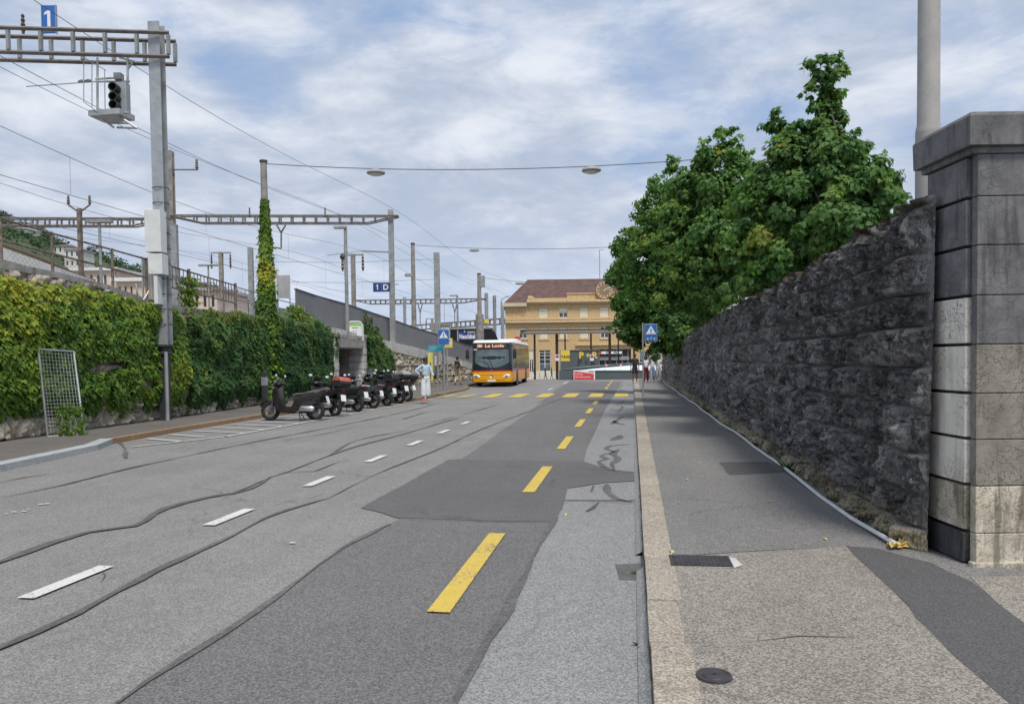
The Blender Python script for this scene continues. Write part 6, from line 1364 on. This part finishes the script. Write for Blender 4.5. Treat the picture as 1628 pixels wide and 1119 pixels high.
# ------------------------------------------------------------------ scooters
def scooter(label, rear, front_dir, lean=0.0, paint='maroon_metal', seatm='seat_black', top=None, screen=None, style=0, mirror=True, pipe='chrome', scale=1.0, trim='black_plastic', visor='black_plastic'):
    """rear wheel contact point (x, y); front_dir heading in degrees (world)"""
    a = R(front_dir); c = Vector((rear[0] + math.cos(a) * .66, rear[1] + math.sin(a) * .66, 0)); t = thing('scooter', label, 'scooter', c, a, 'scooters parked in the left bay'); t.rotation_euler = (R(lean), 0, a); t.scale = (scale,) * 3
    wr = .275 if style == 0 else .30; xf, xr_ = .68, -.62
    for x, nm in ((xf, 'front'), (xr_, 'rear')):
        tyre = MB().torus((x, 0, wr), wr - .055, .058, 'Y', 28, 8, 1.1).build('wheel', 'rubber', t, True); rm = MB(); rm.torus((x, 0, wr), wr - .105, .018, 'Y', 24, 6, 1.6); rm.lathe([(0, -.06), (.045, -.06), (.045, .06), (0, .06)], (x, 0, wr), 'Y', 12)
        for k in range(5): q = 2 * math.pi * k / 5 + .3; rm.tube((x, 0, wr), (x + (wr - .10) * math.cos(q), 0, wr + (wr - .10) * math.sin(q)), .022, .014, 6)
        rm.build('rim', 'alloy', tyre, True); MB().lathe([(.05, -.035), (.11, -.035), (.11, -.03), (.05, -.03)], (x, 0, wr), 'Y', 18).build('brake_disc', 'chrome', tyre)
    mb = MB()
    for s in (-.075, .075): mb.tube((xf, s, wr), (xf - .19, s, .74), .022, n=8)
    mb.build('fork', 'alloy', t, True)
    mb = MB(); n = 9; vs = []
    for i in range(n):
        q = R(20 + 135 * i / (n - 1)); 
        for y in (-.075, -.04, .04, .075): vs.append((xf + (wr + .045 - (.02 if abs(y) > .05 else 0)) * math.cos(q), y, wr + (wr + .045 - (.02 if abs(y) > .05 else 0)) * math.sin(q)))
    mb.add(vs, [(i * 4 + k, i * 4 + k + 1, (i + 1) * 4 + k + 1, (i + 1) * 4 + k) for i in range(n - 1) for k in range(3)]); mb.build('front_mudguard', paint, t, True)
    # leg shield and nose
    mb = MB(); mb.loft([(.36, .24), (.46, .30), (.60, .72), (.56, .90), (.44, .98), (.38, .88), (.34, .60), (.26, .30)], [(-.24, (.55, .78)), (-.20, (.8, .94)), (-.10, 1), (.10, 1), (.20, (.8, .94)), (.24, (.55, .78))]); mb.build('leg_shield', paint, t, True)
    # body: floor, underbelly, tail
    mb = MB(); mb.loft([(.40, .22), (.36, .34), (.02, .34), (-.04, .50), (-.06, .66), (-.30, .73), (-.70, .82), (-.92, .86), (-.86, .76), (-.60, .60), (-.36, .46), (-.26, .26), (-.05, .18)], [(-.19, (.90, .72)), (-.165, (.97, .92)), (-.08, 1), (.08, 1), (.165, (.97, .92)), (.19, (.90, .72))]); mb.build('body', paint, t, True)
    mb = MB(); mb.loft([(.02, .665), (-.02, .72), (-.12, .765), (-.32, .765), (-.42, .80), (-.68, .85), (-.80, .865), (-.74, .82), (-.40, .74)], [(-.155, (.94, .7)), (-.12, (1, 1)), (.12, (1, 1)), (.155, (.94, .7))]); mb.build('seat', seatm, t, True)
    mb = MB(); mb.loft([(-.10, .20), (-.05, .36), (-.40, .42), (-.70, .36), (-.66, .26), (-.40, .20)], [(-.13, (.9, .8)), (-.10, 1), (.06, 1)]); mb.build('engine', 'black_plastic', t, True)
    mb = MB(); mb.path([(-.10, .12, .22), (-.25, .18, .27)], .026, 8); mb.lathe([(.0, -.62), (.05, -.62), (.085, -.56), (.085, -.26), (.05, -.20), (0, -.20)], (-.06, .23, .33), 'X', 14); mb.build('exhaust', pipe, t, True)
    MB().loft([(-.25, .40), (-.30, .50), (-.60, .56), (-.78, .50), (-.62, .42)], [(.10, 1), (.20, .95), (.23, .8)]).build('belt_cover', 'black_plastic', t, True)
    MB().loft([(-.62, .80), (-.98, .90), (-1.0, .87), (-.66, .755)], [(-.185, .9), (-.15, 1.02), (.15, 1.02), (.185, .9)]).build('tail_trim', trim, t, True)
    MB().loft([(.50, 1.03), (.60, .96), (.42, 1.20), (.40, 1.20)], [(-.13, .8), (-.08, 1), (.08, 1), (.13, .8)]).build('visor', visor, t, True)
    # handlebar, dash, headlight, mirrors
    mb = MB(); mb.tube((.50, 0, .86), (.40, 0, 1.02), .035); mb.path([(.36, -.34, 1.05), (.40, -.18, 1.04), (.42, 0, 1.02), (.40, .18, 1.04), (.36, .34, 1.05)], .017, 8)
    for s in (-1, 1): mb.tube((.375, s * .22, 1.045), (.355, s * .36, 1.05), .024, n=8)
    mb.build('handlebar', 'black_plastic', t, True)
    MB().ell((.44, 0, 1.02), (.15, .19, .09), 12, 8).build('handlebar_cowl', paint, t, True)
    MB().at((.545, 0, .88), 0, 0, 0).ell((0, 0, 0), (.05, .12, .07), 12, 8).build('headlight', 'lamp_glass', t, True)
    if mirror:
        for s in (-1, 1):
            mb = MB(); mb.path([(.40, s * .17, 1.06), (.42, s * .24, 1.17), (.40, s * .28, 1.22)], .009, 6); m = mb.build('mirror_stem', 'black_plastic', t); MB().ell((.40, s * .31, 1.25), (.02, .075, .05), 12, 6).build('mirror', 'black_plastic', m, True); MB().ell((.385, s * .31, 1.25), (.01, .066, .042), 12, 6).build('mirror_glass', 'lamp_glass', m, True)
    MB().box(-.955, -.90, -.07, .07, .80, .86, .015).build('tail_light', 'red_plastic', t, True)
    mb = MB(); mb.tube((-.90, 0, .78), (-.99, 0, .50), .018); mb.build('plate_arm', 'black_plastic', t); MB().at((-.985, 0, .58), 0, 0, R(17)).box(-.008, .006, -.09, .09, -.10, .10).build('number_plate', 'sign_white', t)
    mb = MB()
    for s in (-1, 1): mb.tube((-.18, s * .06, .22), (-.26, s * .17, .005), .014); 
    mb.tube((-.26, -.17, .012), (-.26, .17, .012), .012); mb.build('stand', 'steel_dark', t)
    if style == 1:
        mb = MB()
        for s in (-.11, .11): mb.tube((xr_ + .02, s, wr), (-.42, s, .70), .028, n=8)
        mb.build('shock_absorber', 'chrome', t, True)
    if top:
        mb = MB(); mb.loft([(-1.02, .92), (-.62, .92), (-.56, 1.03), (-.58, 1.10), (-1.06, 1.10), (-1.08, 1.03)], [(-.21, .88), (-.18, 1), (.18, 1), (.21, .88)]); bx = mb.build('top_case', 'black_plastic', t, True)
        mb = MB(); mb.loft([(-1.06, 1.10), (-.58, 1.10), (-.62, 1.19), (-.75, 1.22), (-.92, 1.22), (-1.03, 1.18)], [(-.205, .85), (-.17, 1), (.17, 1), (.205, .85)]); mb.build('lid', top, bx, True)
        MB().box(-1.0, -.6, -.08, .08, .86, .92).build('rack', 'steel_dark', t)
    else:
        mb = MB(); mb.path([(-.66, -.13, .84), (-.92, -.12, .91), (-.97, 0, .92), (-.92, .12, .91), (-.66, .13, .84)], .014, 6); mb.build('grab_rail', 'dark_silver', t, True)
    if screen:
        mb = MB(); n = 8; vs = []
        for i in range(n + 1):
            u = (i / n - .5) * 2
            for z, w_ in ((1.02, .16), (1.2, .21), (1.36, .19), (1.44, .10)): vs.append((.52 - (z - 1.02) * .38 - .08 * u * u, u * w_, z))
        mb.add(vs, [(i * 4 + k, i * 4 + 4 + k, i * 4 + 5 + k, i * 4 + 1 + k) for i in range(n) for k in range(3)]); mb.build('windscreen', 'clear_screen', t, True)
    return t
scooter('nearest scooter, maroon-brown with a silver muffler, seen side-on at the left end of the row', (-9.02, 20.75), 180 + math.degrees(YAW) - 6, 4, 'maroon_metal', 'seat_grey', scale=1.04, trim='alloy', visor='house_roof_grey')
scooter('black scooter with a salmon lid on its top case, second in the row', (-8.98, 22.15), 148, 7, 'black_paint', 'seat_black', top='salmon', style=1)
scooter('black scooter with bright mirrors and a white plate, third in the row', (-9.0, 24.2), 155, 5, 'black_paint', 'seat_black', trim='chrome', visor='glass_screen')
scooter('dark scooter with a small cowl and silver tail strip, fourth in the row', (-9.05, 26.0), 160, 6, 'dark_silver', 'seat_black', style=1, trim='alloy', scale=.95)
scooter('dark scooter with a tall clear windscreen and a black top case, fifth in the row', (-9.0, 27.3), 154, 4, 'maroon_metal', 'seat_black', top='black_plastic', screen=True)
scooter('dark scooter with a pale grey top-case lid, sixth in the row', (-9.02, 28.9), 150, 2, 'black_paint', 'seat_grey', top='house_roof_grey', style=1, trim='chrome', scale=1.05)
scooter('farthest scooter with a black top case, next to the woman in white trousers', (-9.1, 30.2), 158, 4, 'dark_silver', 'seat_black', top='seat_grey', style=1)

# ------------------------------------------------------------------ people
def skin_mesh(name, pts, edges, radii, mat, parent, sub=2):
    me = bpy.data.meshes.new(name); me.from_pydata([tuple(p) for p in pts], edges, []); o = bpy.data.objects.new(name, me); COL.objects.link(o)
    sk = o.modifiers.new('s', 'SKIN'); sk.use_smooth_shade = True
    for i, r in enumerate(radii):
        v = me.skin_vertices[0].data[i]; v.radius = (r, r) if isinstance(r, (int, float)) else r; v.use_root = (i == 0)
    sb = o.modifiers.new('b', 'SUBSURF'); sb.levels = sub; sb.render_levels = sub
    dg = bpy.context.evaluated_depsgraph_get(); m2 = bpy.data.meshes.new_from_object(o.evaluated_get(dg)); bpy.data.objects.remove(o); bpy.data.meshes.remove(me)
    m2.name = name; m2.materials.clear(); m2.materials.append(M[mat]); m2.polygons.foreach_set('use_smooth', [True] * len(m2.polygons)); o = bpy.data.objects.new(name, m2); COL.objects.link(o); o.parent = parent; return o
def person(label, loc, rz, h, skin, hair, top, bottom, shoes, legs=((.12, .04), (-.14, .12)), arms=None, shorts=False, sleeves='long', wide=1.0, hairlen=.12, slim=1.0, turn=0.0):
    """faces local -Y. legs: (forward swing of the foot, knee bend) left then right. arms: ((elbow), (wrist)) offsets from each shoulder"""
    k = h / 1.7; t = thing('person', label, 'person', loc, rz); t.scale = (k, k, k)
    L = {}; L['pel'] = Vector((0, 0, .95)); L['waist'] = Vector((0, 0, 1.08)); L['chest'] = Vector((0, .0, 1.28)); L['neck0'] = Vector((0, .005, 1.42)); L['neck1'] = Vector((0, -.005, 1.50)); L['head0'] = Vector((0, -.015, 1.57)); L['head1'] = Vector((0, -.01, 1.655))
    arms = arms or (((-.05, .02, -.27), (-.06, -.08, -.50)), ((.05, .02, -.27), (.06, -.08, -.50)))
    P = []; E = []; Rr = []
    def v(p, r, par=None): P.append(Vector(p)); Rr.append(r); (E.append((par, len(P) - 1)) if par is not None else None); return len(P) - 1
    pel = v(L['pel'], (.135 * slim, .10)); wa = v(L['waist'], (.115 * slim, .085), pel); ch = v(L['chest'], (.145 * slim, .10), wa); n0 = v(L['neck0'], (.075, .06), ch); n1 = v(L['neck1'], .048, n0); h0 = v(L['head0'], (.066, .078), n1); h1 = v(L['head1'], (.070, .080), h0)
    J = {}
    for s, (sw, kb), nm in ((-1, legs[0], 'l'), (1, legs[1], 'r')):
        hip = Vector((s * .09, 0, .90)); kn = Vector((s * .10, -sw * .5 - kb * .55, .50)); an = Vector((s * .105, -sw + kb * .4, .09 + kb * .25)); heel = an + Vector((0, .03, -.05)); toe = an + Vector((s * .02, -.16, -.055))
        a = v(hip, .088 * slim, pel); a = v(kn, .055, a); c = v(kn.lerp(an, .35) + Vector((0, .015, 0)), .052, a); a = v(an, .036, c); b_ = v(toe, (.036, .026), a); J[nm] = (hip, kn, an, toe)
    for s, (el, wr), nm in ((-1, arms[0], 'L'), (1, arms[1], 'R')):
        sh = Vector((s * .175 * (slim * .5 + .5), .0, 1.385)); e = sh + Vector(el); w_ = sh + Vector(wr); a = v(sh, .052, ch if False else n0); a = v(e, .038, a); a = v(w_, .026, a); d = (w_ - e).normalized(); sd = d.cross(Vector((0, 1, 0.01))).normalized(); up_ = sd.cross(d)
        pm = w_ + d * .06; a = v(pm, (.034, .018), a)
        for j, (o_, ln) in enumerate(((-.028, .060), (-.010, .072), (.009, .068), (.027, .052))):
            q = v(pm + d * .045 + sd * o_, .0095, a); q = v(pm + d * (.045 + ln * .55) + sd * o_ * 1.1 - up_ * .010, .0085, q); v(pm + d * (.045 + ln * .95) + sd * o_ * 1.1 - up_ * .026, .007, q)
        q = v(w_ + d * .04 + sd * s * -.034, .011, a); v(w_ + d * .085 + sd * s * -.056 - up_ * .01, .009, q); J[nm] = (sh, e, w_)
    b = skin_mesh('body', P, E, Rr, skin, t); me = b.data
    # face details
    f = MB(); f.ell((0, -.098, 1.60), (.013, .020, .022), 8, 6); f.build('nose', skin, t, True)
    for s in (-1, 1): MB().ell((s * .03, -.088, 1.625), (.012, .008, .007), 8, 6).build('eye', 'black_paint', t, True); MB().ell((s * .082, .0, 1.60), (.012, .022, .032), 8, 6).build('ear', skin, t, True)
    MB().ell((0, -.090, 1.562), (.024, .008, .007), 8, 5).build('mouth', 'cloth_maroon', t, True)
    # hair: cap and length behind
    mb = MB(); mb.ell((0, .018, 1.655), (.094, .104, .078), 14, 9)
    if hairlen > .15: mb.ell((0, .065, 1.655 - hairlen * .62), (.092, .055, hairlen * .72), 12, 8); [mb.ell((s * .075, .01, 1.60 - hairlen * .35), (.028, .05, hairlen * .5), 8, 6) for s in (-1, 1)]
    else: mb.ell((0, .055, 1.60), (.078, .055, .07), 12, 8)
    mb.build('hair', hair, t, True)
    # trousers / shorts
    P, E, Rr = [], [], []; p0 = v((0, 0, 1.02), (.160 * slim, .128)); p1 = v((0, 0, .90), (.175 * slim, .138), p0)
    for nm, s in (('l', -1), ('r', 1)):
        hip, kn, an, toe = J[nm]; a = v(hip + Vector((0, 0, -.04)), .100 * slim, p1)
        if shorts: v(hip.lerp(kn, .92), .092, a)
        else: a = v(kn, .068 * wide, a); v(an + Vector((0, .01, .02)), .056 * wide ** 1.6, a)
    skin_mesh('shorts' if shorts else 'trousers', P, E, Rr, bottom, t)
    # top
    P, E, Rr = [], [], []; p0 = v((0, 0, .93), (.178 * slim, .142)); p1 = v((0, 0, 1.10), (.150 * slim, .122), p0); p2 = v((0, 0, 1.28), (.175 * slim, .134), p1); p3 = v((0, .005, 1.425), (.080, .066), p2)
    for nm in 'LR':
        sh, e, w_ = J[nm]; a = v(sh, .064, p3)
        if sleeves == 'long': a = v(e, .050, a); v(e.lerp(w_, .9), .038, a)
        elif sleeves == 'short': v(sh.lerp(e, .6), .056, a)
        else: Rr[-1] = .056
    skin_mesh('top', P, E, Rr, top, t)
    for nm in 'lr':
        hip, kn, an, toe = J[nm]; P, E, Rr = [], [], []; a = v(an + Vector((0, .03, -.045)), (.042, .042)); v(toe + Vector((0, .0, -.002)), (.044, .036), a); skin_mesh('shoe', P, E, Rr, shoes, t, 2)
    return t, J
S0 = G(677, 637, .12)
tw, J = person('woman in pale blue shirt and wide white trousers, hand on hip', (S0.x, S0.y, .13), R(38), 1.66, 'skin_brown', 'hair_black', 'cloth_paleblue', 'cloth_white', 'cloth_white', legs=((.03, .0), (-.03, .02)), arms=(((-.25, .04, -.20), (-.05, -.04, -.36)), ((.07, -.06, -.26), (.10, -.20, -.42))), wide=1.75, hairlen=.14)
p = Vector((S0.x, S0.y, .13)) + Matrix.Rotation(R(38), 3, 'Z') @ Vector((.28, -.30, .92)); mb = MB(); mb.box(-.04, .04, -.006, .006, -.08, .08, .005); o = mb.build('phone', 'black_paint'); o.location = p; tag(o, 'dark phone held by the woman in white trousers', 'phone')
S1 = G(728, 612, .12); S1 = Vector((S1.x, S1.y, .13)); person('man in beige hoodie and trousers walking away along the pale stone wall', S1, R(172), 1.76, 'skin_pale', 'hair_black', 'cloth_beige', 'cloth_beige', 'cloth_black', legs=((.16, .02), (-.18, .15)), arms=(((-.14, .05, -.24), (-.10, -.14, -.38)), ((.14, .03, -.24), (.12, -.14, -.38))))
bp = thing('backpack', 'black backpack worn by the man in beige', 'backpack', S1 + Vector((.02, -.22, 1.05)), R(172)); MB().box(-.16, .16, -.06, .10, 0, .46, .05).build('bag', 'cloth_black', bp, True); MB().box(-.11, .11, .10, .14, .04, .24, .02).build('front_pocket', 'cloth_grey', bp, True)
for s in (-1, 1): MB().path([(s * .10, -.05, .44), (s * .12, -.20, .46), (s * .13, -.30, .28), (s * .11, -.06, .08)], .015, 5).build('strap', 'cloth_black', bp)
def gpt(px, py, z=.105): p = G(px, py, z); return Vector((p.x, p.y, z))
person('man in black shirt and black shorts walking on the granite kerb', gpt(1009.5, 609), R(0), 1.80, 'skin_brown', 'hair_black', 'cloth_black', 'cloth_black', 'cloth_beige', legs=((.12, .03), (-.10, .08)), shorts=True, sleeves='short', hairlen=.1)
person('woman in white top and maroon trousers with long dark hair', gpt(1027, 608), R(-5), 1.68, 'skin_brown', 'hair_black', 'cloth_white', 'cloth_maroon', 'cloth_maroon', legs=((.06, .02), (-.08, .05)), arms=(((-.06, .02, -.26), (.02, -.20, -.30)), ((.06, .02, -.27), (-.02, -.20, -.32))), sleeves='short', wide=1.3, hairlen=.34, slim=.92)
person('woman in jeans, white top and dark open jacket', gpt(1037.5, 608), R(4), 1.68, 'skin_pale', 'hair_brown', 'cloth_white', 'cloth_jean', 'cloth_black', legs=((.14, .03), (-.12, .08)), sleeves='short', wide=1.25, hairlen=.2, slim=.92)
person('woman in loose white top and pale trousers walking beside the dark wall', gpt(1047, 607.5), R(8), 1.70, 'skin_pale', 'hair_brown', 'cloth_white', 'cloth_white', 'cloth_white', legs=((-.10, .08), (.12, .02)), arms=(((-.06, .02, -.26), (.05, -.18, -.20)), ((.08, .0, -.26), (.12, -.15, -.36))), sleeves='short', hairlen=.28, slim=.95)
for px, dep, lb, rz_, top_, bot in ((867, 110, 'distant walker all in black carrying a bag before the station plinth', 95, 'cloth_black', 'cloth_black'), (877, 110, 'distant walker in dark top and bare legs before the station plinth', 85, 'cloth_grey', 'cloth_grey'), (850, 104, 'dark figure just behind the rear of the bus', 60, 'cloth_grey', 'cloth_black')):
    p = AT(px, 600, dep); person(lb, (p.x, p.y, zg(p.y) + .02), R(rz_), 1.62, 'skin_brown', 'hair_black', top_, bot, 'cloth_black', legs=((.2, .02), (-.2, .12)), shorts=(px == 877), sleeves='short', hairlen=.2)

# ------------------------------------------------------------------ street furniture and signs
def crossing_sign(label, base, px, x0, x1, y0, y1, pictos=False):
    dep = base.dot(AX); t = thing('crossing_sign', label, 'sign', base, YAW); a = AT(x0, y0, dep) - base; c = AT(x1, y1, dep) - base; u0, u1, z0, z1 = a.dot(RX), c.dot(RX), c.z, a.z; up_ = AT(px, y0, dep) - base
    MB().tube((0, .05, 0), (0, .05, z1 + .05), .033, n=10).build('post', 'galv', t, True)
    MB().box(u0, u1, -.012, .012, z0, z1, .01).build('edge', 'galv', t); MB().box(u0 + .025, u1 - .025, -.018, -.0125, z0 + .025, z1 - .025).build('blue_plate', 'sign_blue', t)
    w_ = u1 - u0; cx = (u0 + u1) / 2; tb3 = z0 + (z1 - z0) * .42; th = (z1 - z0) * .48; mb = MB(); mb.add([(cx - w_ * .40, -.022, tb3), (cx + w_ * .40, -.022, tb3), (cx, -.022, tb3 + th)], [(0, 1, 2)]); mb.build('triangle', 'sign_white', t)
    mb = MB(); q = th * .2
    def pl(*pp): mb.add([(cx + x * th, -.026, tb3 + .04 + z * th) for x, z in pp], [tuple(range(len(pp)))])
    pl((-.03, .22), (.05, .22), (.045, .48), (-.035, .48)); pl((-.02, .24), (-.13, .02), (-.08, .02), (.03, .22)); pl((0, .24), (.13, .02), (.09, .0), (-.02, .2)); pl((-.03, .46), (-.12, .3), (-.09, .28), (0, .42)); pl((.04, .46), (.12, .32), (.09, .29), (.02, .4))
    mb.lathe([(0, -.0265), (.05 * th, -.0265)], (cx + .01 * th, 0, tb3 + .04 + .56 * th), 'Y', 10)
    for x in (-.22, -.05, .12, .28): pl((x, -.06), (x + .09, -.06), (x + .07, -.02), (x - .0, -.02))
    mb.build('walking_figure', 'sign_black', t)
    if pictos:
        mb = MB(); zz = z0 + (z1 - z0) * .16
        for x in (-.25, .27): mb.lathe([(0, -.024), (.05, -.024)], (cx + x * w_, 0, zz), 'Y', 12)
        mb.text('2', .13, (cx, -.024, zz - .02), bold=.01); mb.build('small_symbols', 'sign_white', t)
    return t
b1 = G(707, 628, .125); crossing_sign('blue pedestrian crossing sign on a thin post at the left kerb', Vector((b1.x, b1.y, .12)), 704, 696, 714.5, 523.5, 548)
b2 = G(1023, 629.5, .1); crossing_sign('blue pedestrian crossing sign on the right sidewalk, before the dark tree', Vector((b2.x, b2.y, .1)), 1023, 1024.5, 1045, 515, 543, True)
b_ = Vector((b1.x - .02, b1.y + .5, .12)); dep = b_.dot(AX); t = thing('direction_sign', 'turquoise arrow sign pointing left just below the left crossing sign', 'sign', AT(692, 558, dep), YAW); w_ = 24 * dep / 1200; hh = 9 * dep / 1200
MB().loft([(-w_ / 2, hh / 2), (-w_ / 2 + .07, 0), (w_ / 2, 0), (w_ / 2, hh), (-w_ / 2 + .07, hh)], [(-.015, 1), (.015, 1)]).build('plate', 'sign_cyan', t)
mb = MB(); mb.box(-.24, .10, -.019, -.016, hh * .58, hh * .72); mb.box(-.24, .0, -.019, -.016, hh * .28, hh * .42); mb.build('faded_text_line', 'house_roof_grey', t); MB().tube((w_ / 2 + .02, .05, -1.78), (w_ / 2 + .02, .05, hh), .05).build('post', 'galv', t)
dep = 39; t = thing('bus_stop_sign', 'yellow and white bus stop board half behind the left crossing sign', 'sign', AT(712, 553, dep), YAW); w_ = 15 * dep / 1200; hh = 15 * dep / 1200
MB().box(-w_ / 2, w_ / 2, -.02, .02, 0, hh, .02).build('board', 'sign_yellow', t); MB().box(-w_ / 2 + .05, w_ / 2 - .05, -.026, -.021, hh * .28, hh * .92).build('timetable', 'blind_cream', t)
MB().box(.0, w_ / 2 - .1, -.031, -.027, hh * .68, hh * .78).build('mark', 'sign_black', t); MB().tube((-.05, .05, -1.95), (-.05, .05, 0), .035).build('post', 'galv', t)
p = G(685, 614, .12); t = thing('banner', 'tall narrow yellow banner on dark posts beside the pale wall', 'banner', (p.x, p.y, .12), YAW); dep = p.dot(AX); k_ = dep / 1200
MB().box(-4.2 * k_, 4.2 * k_, -.02, .02, .35, 53 * k_).build('cloth', 'banner_yellow', t); MB().box(-1.2 * k_, 1.0 * k_, -.03, -.021, 12 * k_, 38 * k_).build('writing_strip', 'wood_weathered', t)
for x in (-4.6, 4.6): MB().tube((x * k_, .03, 0), (x * k_, .03, 50 * k_), .05).build('post', 'post_dark', t)
p = G(693.5, 615, .12); t = thing('info_pillar', 'dark brown information pillar with a pale poster beside the yellow banner', 'pillar', (p.x, p.y, .12), YAW); k_ = p.dot(AX) / 1200
for x in (-3.4, 3.4): MB().box((x - 1.2) * k_, (x + 1.2) * k_, -.1, .1, 0, 54 * k_).build('post', 'mast_brown', t)
MB().box(-2.1 * k_, 2.1 * k_, -.05, .05, .45, 52 * k_).build('poster', 'cloth_grey', t); MB().box(-1.9 * k_, 1.9 * k_, -.06, -.051, 34 * k_, 50 * k_).build('poster_top', 'concrete_pale', t)
p = AT(563, 538, 36.5); t = thing('notice_board', 'white notice board with a green header in a rounded silver frame above the underpass', 'board', WLp(563, 534) + Vector((.05, 0, -.05)), YAW + R(25)); dep = t.location.dot(AX); k_ = dep / 1200
w_, hh = 25 * k_, 24 * k_; mb = MB(); mb.path([(-w_ / 2, 0, -.45), (-w_ / 2, 0, hh - .18), (-w_ / 2 + .10, 0, hh - .03), (-w_ / 2 + .2, 0, hh), (w_ / 2 - .2, 0, hh), (w_ / 2 - .10, 0, hh - .03), (w_ / 2, 0, hh - .18), (w_ / 2, 0, -.2)], .038, 8); mb.build('frame', 'white_paint', t, True)
MB().box(-w_ / 2 + .05, w_ / 2 - .05, -.015, .015, .02, hh - .07).build('panel', 'sign_white', t); MB().box(-w_ / 2 + .07, w_ / 2 - .07, -.02, -.0155, hh * .72, hh - .09).build('green_header', 'sign_green', t)
mb = MB()
for x, z, l_ in ((-.16, .42, .30), (-.12, .27, .08), (.02, .27, .08), (-.1, .15, .03)): mb.box(x, x + l_, -.02, -.0155, z * hh / .7 - .02, z * hh / .7 + .012)
mb.build('faded_text_line', 'sign_black', t)
# leaning mesh gate
gx = -12.42; q = [G(76, 694, .125), G(134, 691, .125), WX(117, 559, -12.72), WX(61, 555, -12.72)]; c = q[0]
t = thing('mesh_gate', 'galvanised wire mesh gate frame leaning against the ivy at the far left', 'gate', c); Q = [v - c for v in q]
for a, d in ((0, 1), (1, 2), (2, 3), (3, 0)): MB().tube(Q[a], Q[d], .024, n=8).build('frame_bar', 'galv', t, True)
mb = MB()
for k in range(1, 11): mb.tube(Q[0].lerp(Q[1], k / 11), Q[3].lerp(Q[2], k / 11), .0042, n=4)
for k in range(1, 24): mb.tube(Q[0].lerp(Q[3], k / 24), Q[1].lerp(Q[2], k / 24), .0042, n=4)
mb.build('mesh', 'galv', t); mb = MB(); m_ = Q[0].lerp(Q[3], .47); mb.tube(m_, m_ + Vector((-.25, -.05, .02)), .018); mb.build('hinge_pin', 'galv', t)
n = 420; u = RG.uniform(.25, .95, n); v_ = RG.uniform(0, .42, n) ** 1.2; P = np.array([tuple(c + Q[0].lerp(Q[1], a).lerp(Q[3].lerp(Q[2], a), b)) for a, b in zip(u, v_)]) + np.stack([RG.uniform(.0, .14, n), RG.normal(0, .05, n), RG.normal(0, .03, n)], 1)
tag(leaves('climbing_ivy', P, np.stack([np.ones(n), RG.normal(0, .5, n), RG.normal(.4, .4, n)], 1), np.stack([RG.normal(.2, .3, n), RG.normal(0, .5, n), -np.ones(n)], 1), .07 * RG.uniform(.6, 1.2, n), 'ivy', 'leaf_ivy', np.clip(RG.normal(.45, .18, n), 0, 1), loc=tuple(c)), 'small-leaved creeper growing through the lower half of the leaning mesh gate', 'ivy')
# traffic cone, post stub by the scooters
p = G(674.5, 637, .0); t = thing('traffic_cone', 'small red and white marker cone at the feet of the woman in white trousers', 'cone', (p.x, p.y, .0)); MB().box(-.13, .13, -.13, .13, 0, .03, .01).build('foot', 'cone_orange', t); MB().lathe([(.10, .03), (.08, .12), (.055, .26), (.035, .33), (0, .33)], n=16).build('body', 'cone_orange', t, True); MB().lathe([(.084, .12), (.073, .20), (.0665, .20)], n=16).build('band', 'sign_white', t, True)
p = G(427, 645, .12); t = thing('meter_post', 'short pale grey post standing in the ivy behind the nearest scooter', 'post', (p.x + .05, p.y - .35, .12)); MB().box(-.09, .09, -.08, .08, 0, 1.25, .02).build('post', 'steel_dark', t); MB().box(-.10, .10, -.09, .09, .75, 1.05, .02).build('box', 'galv', t)
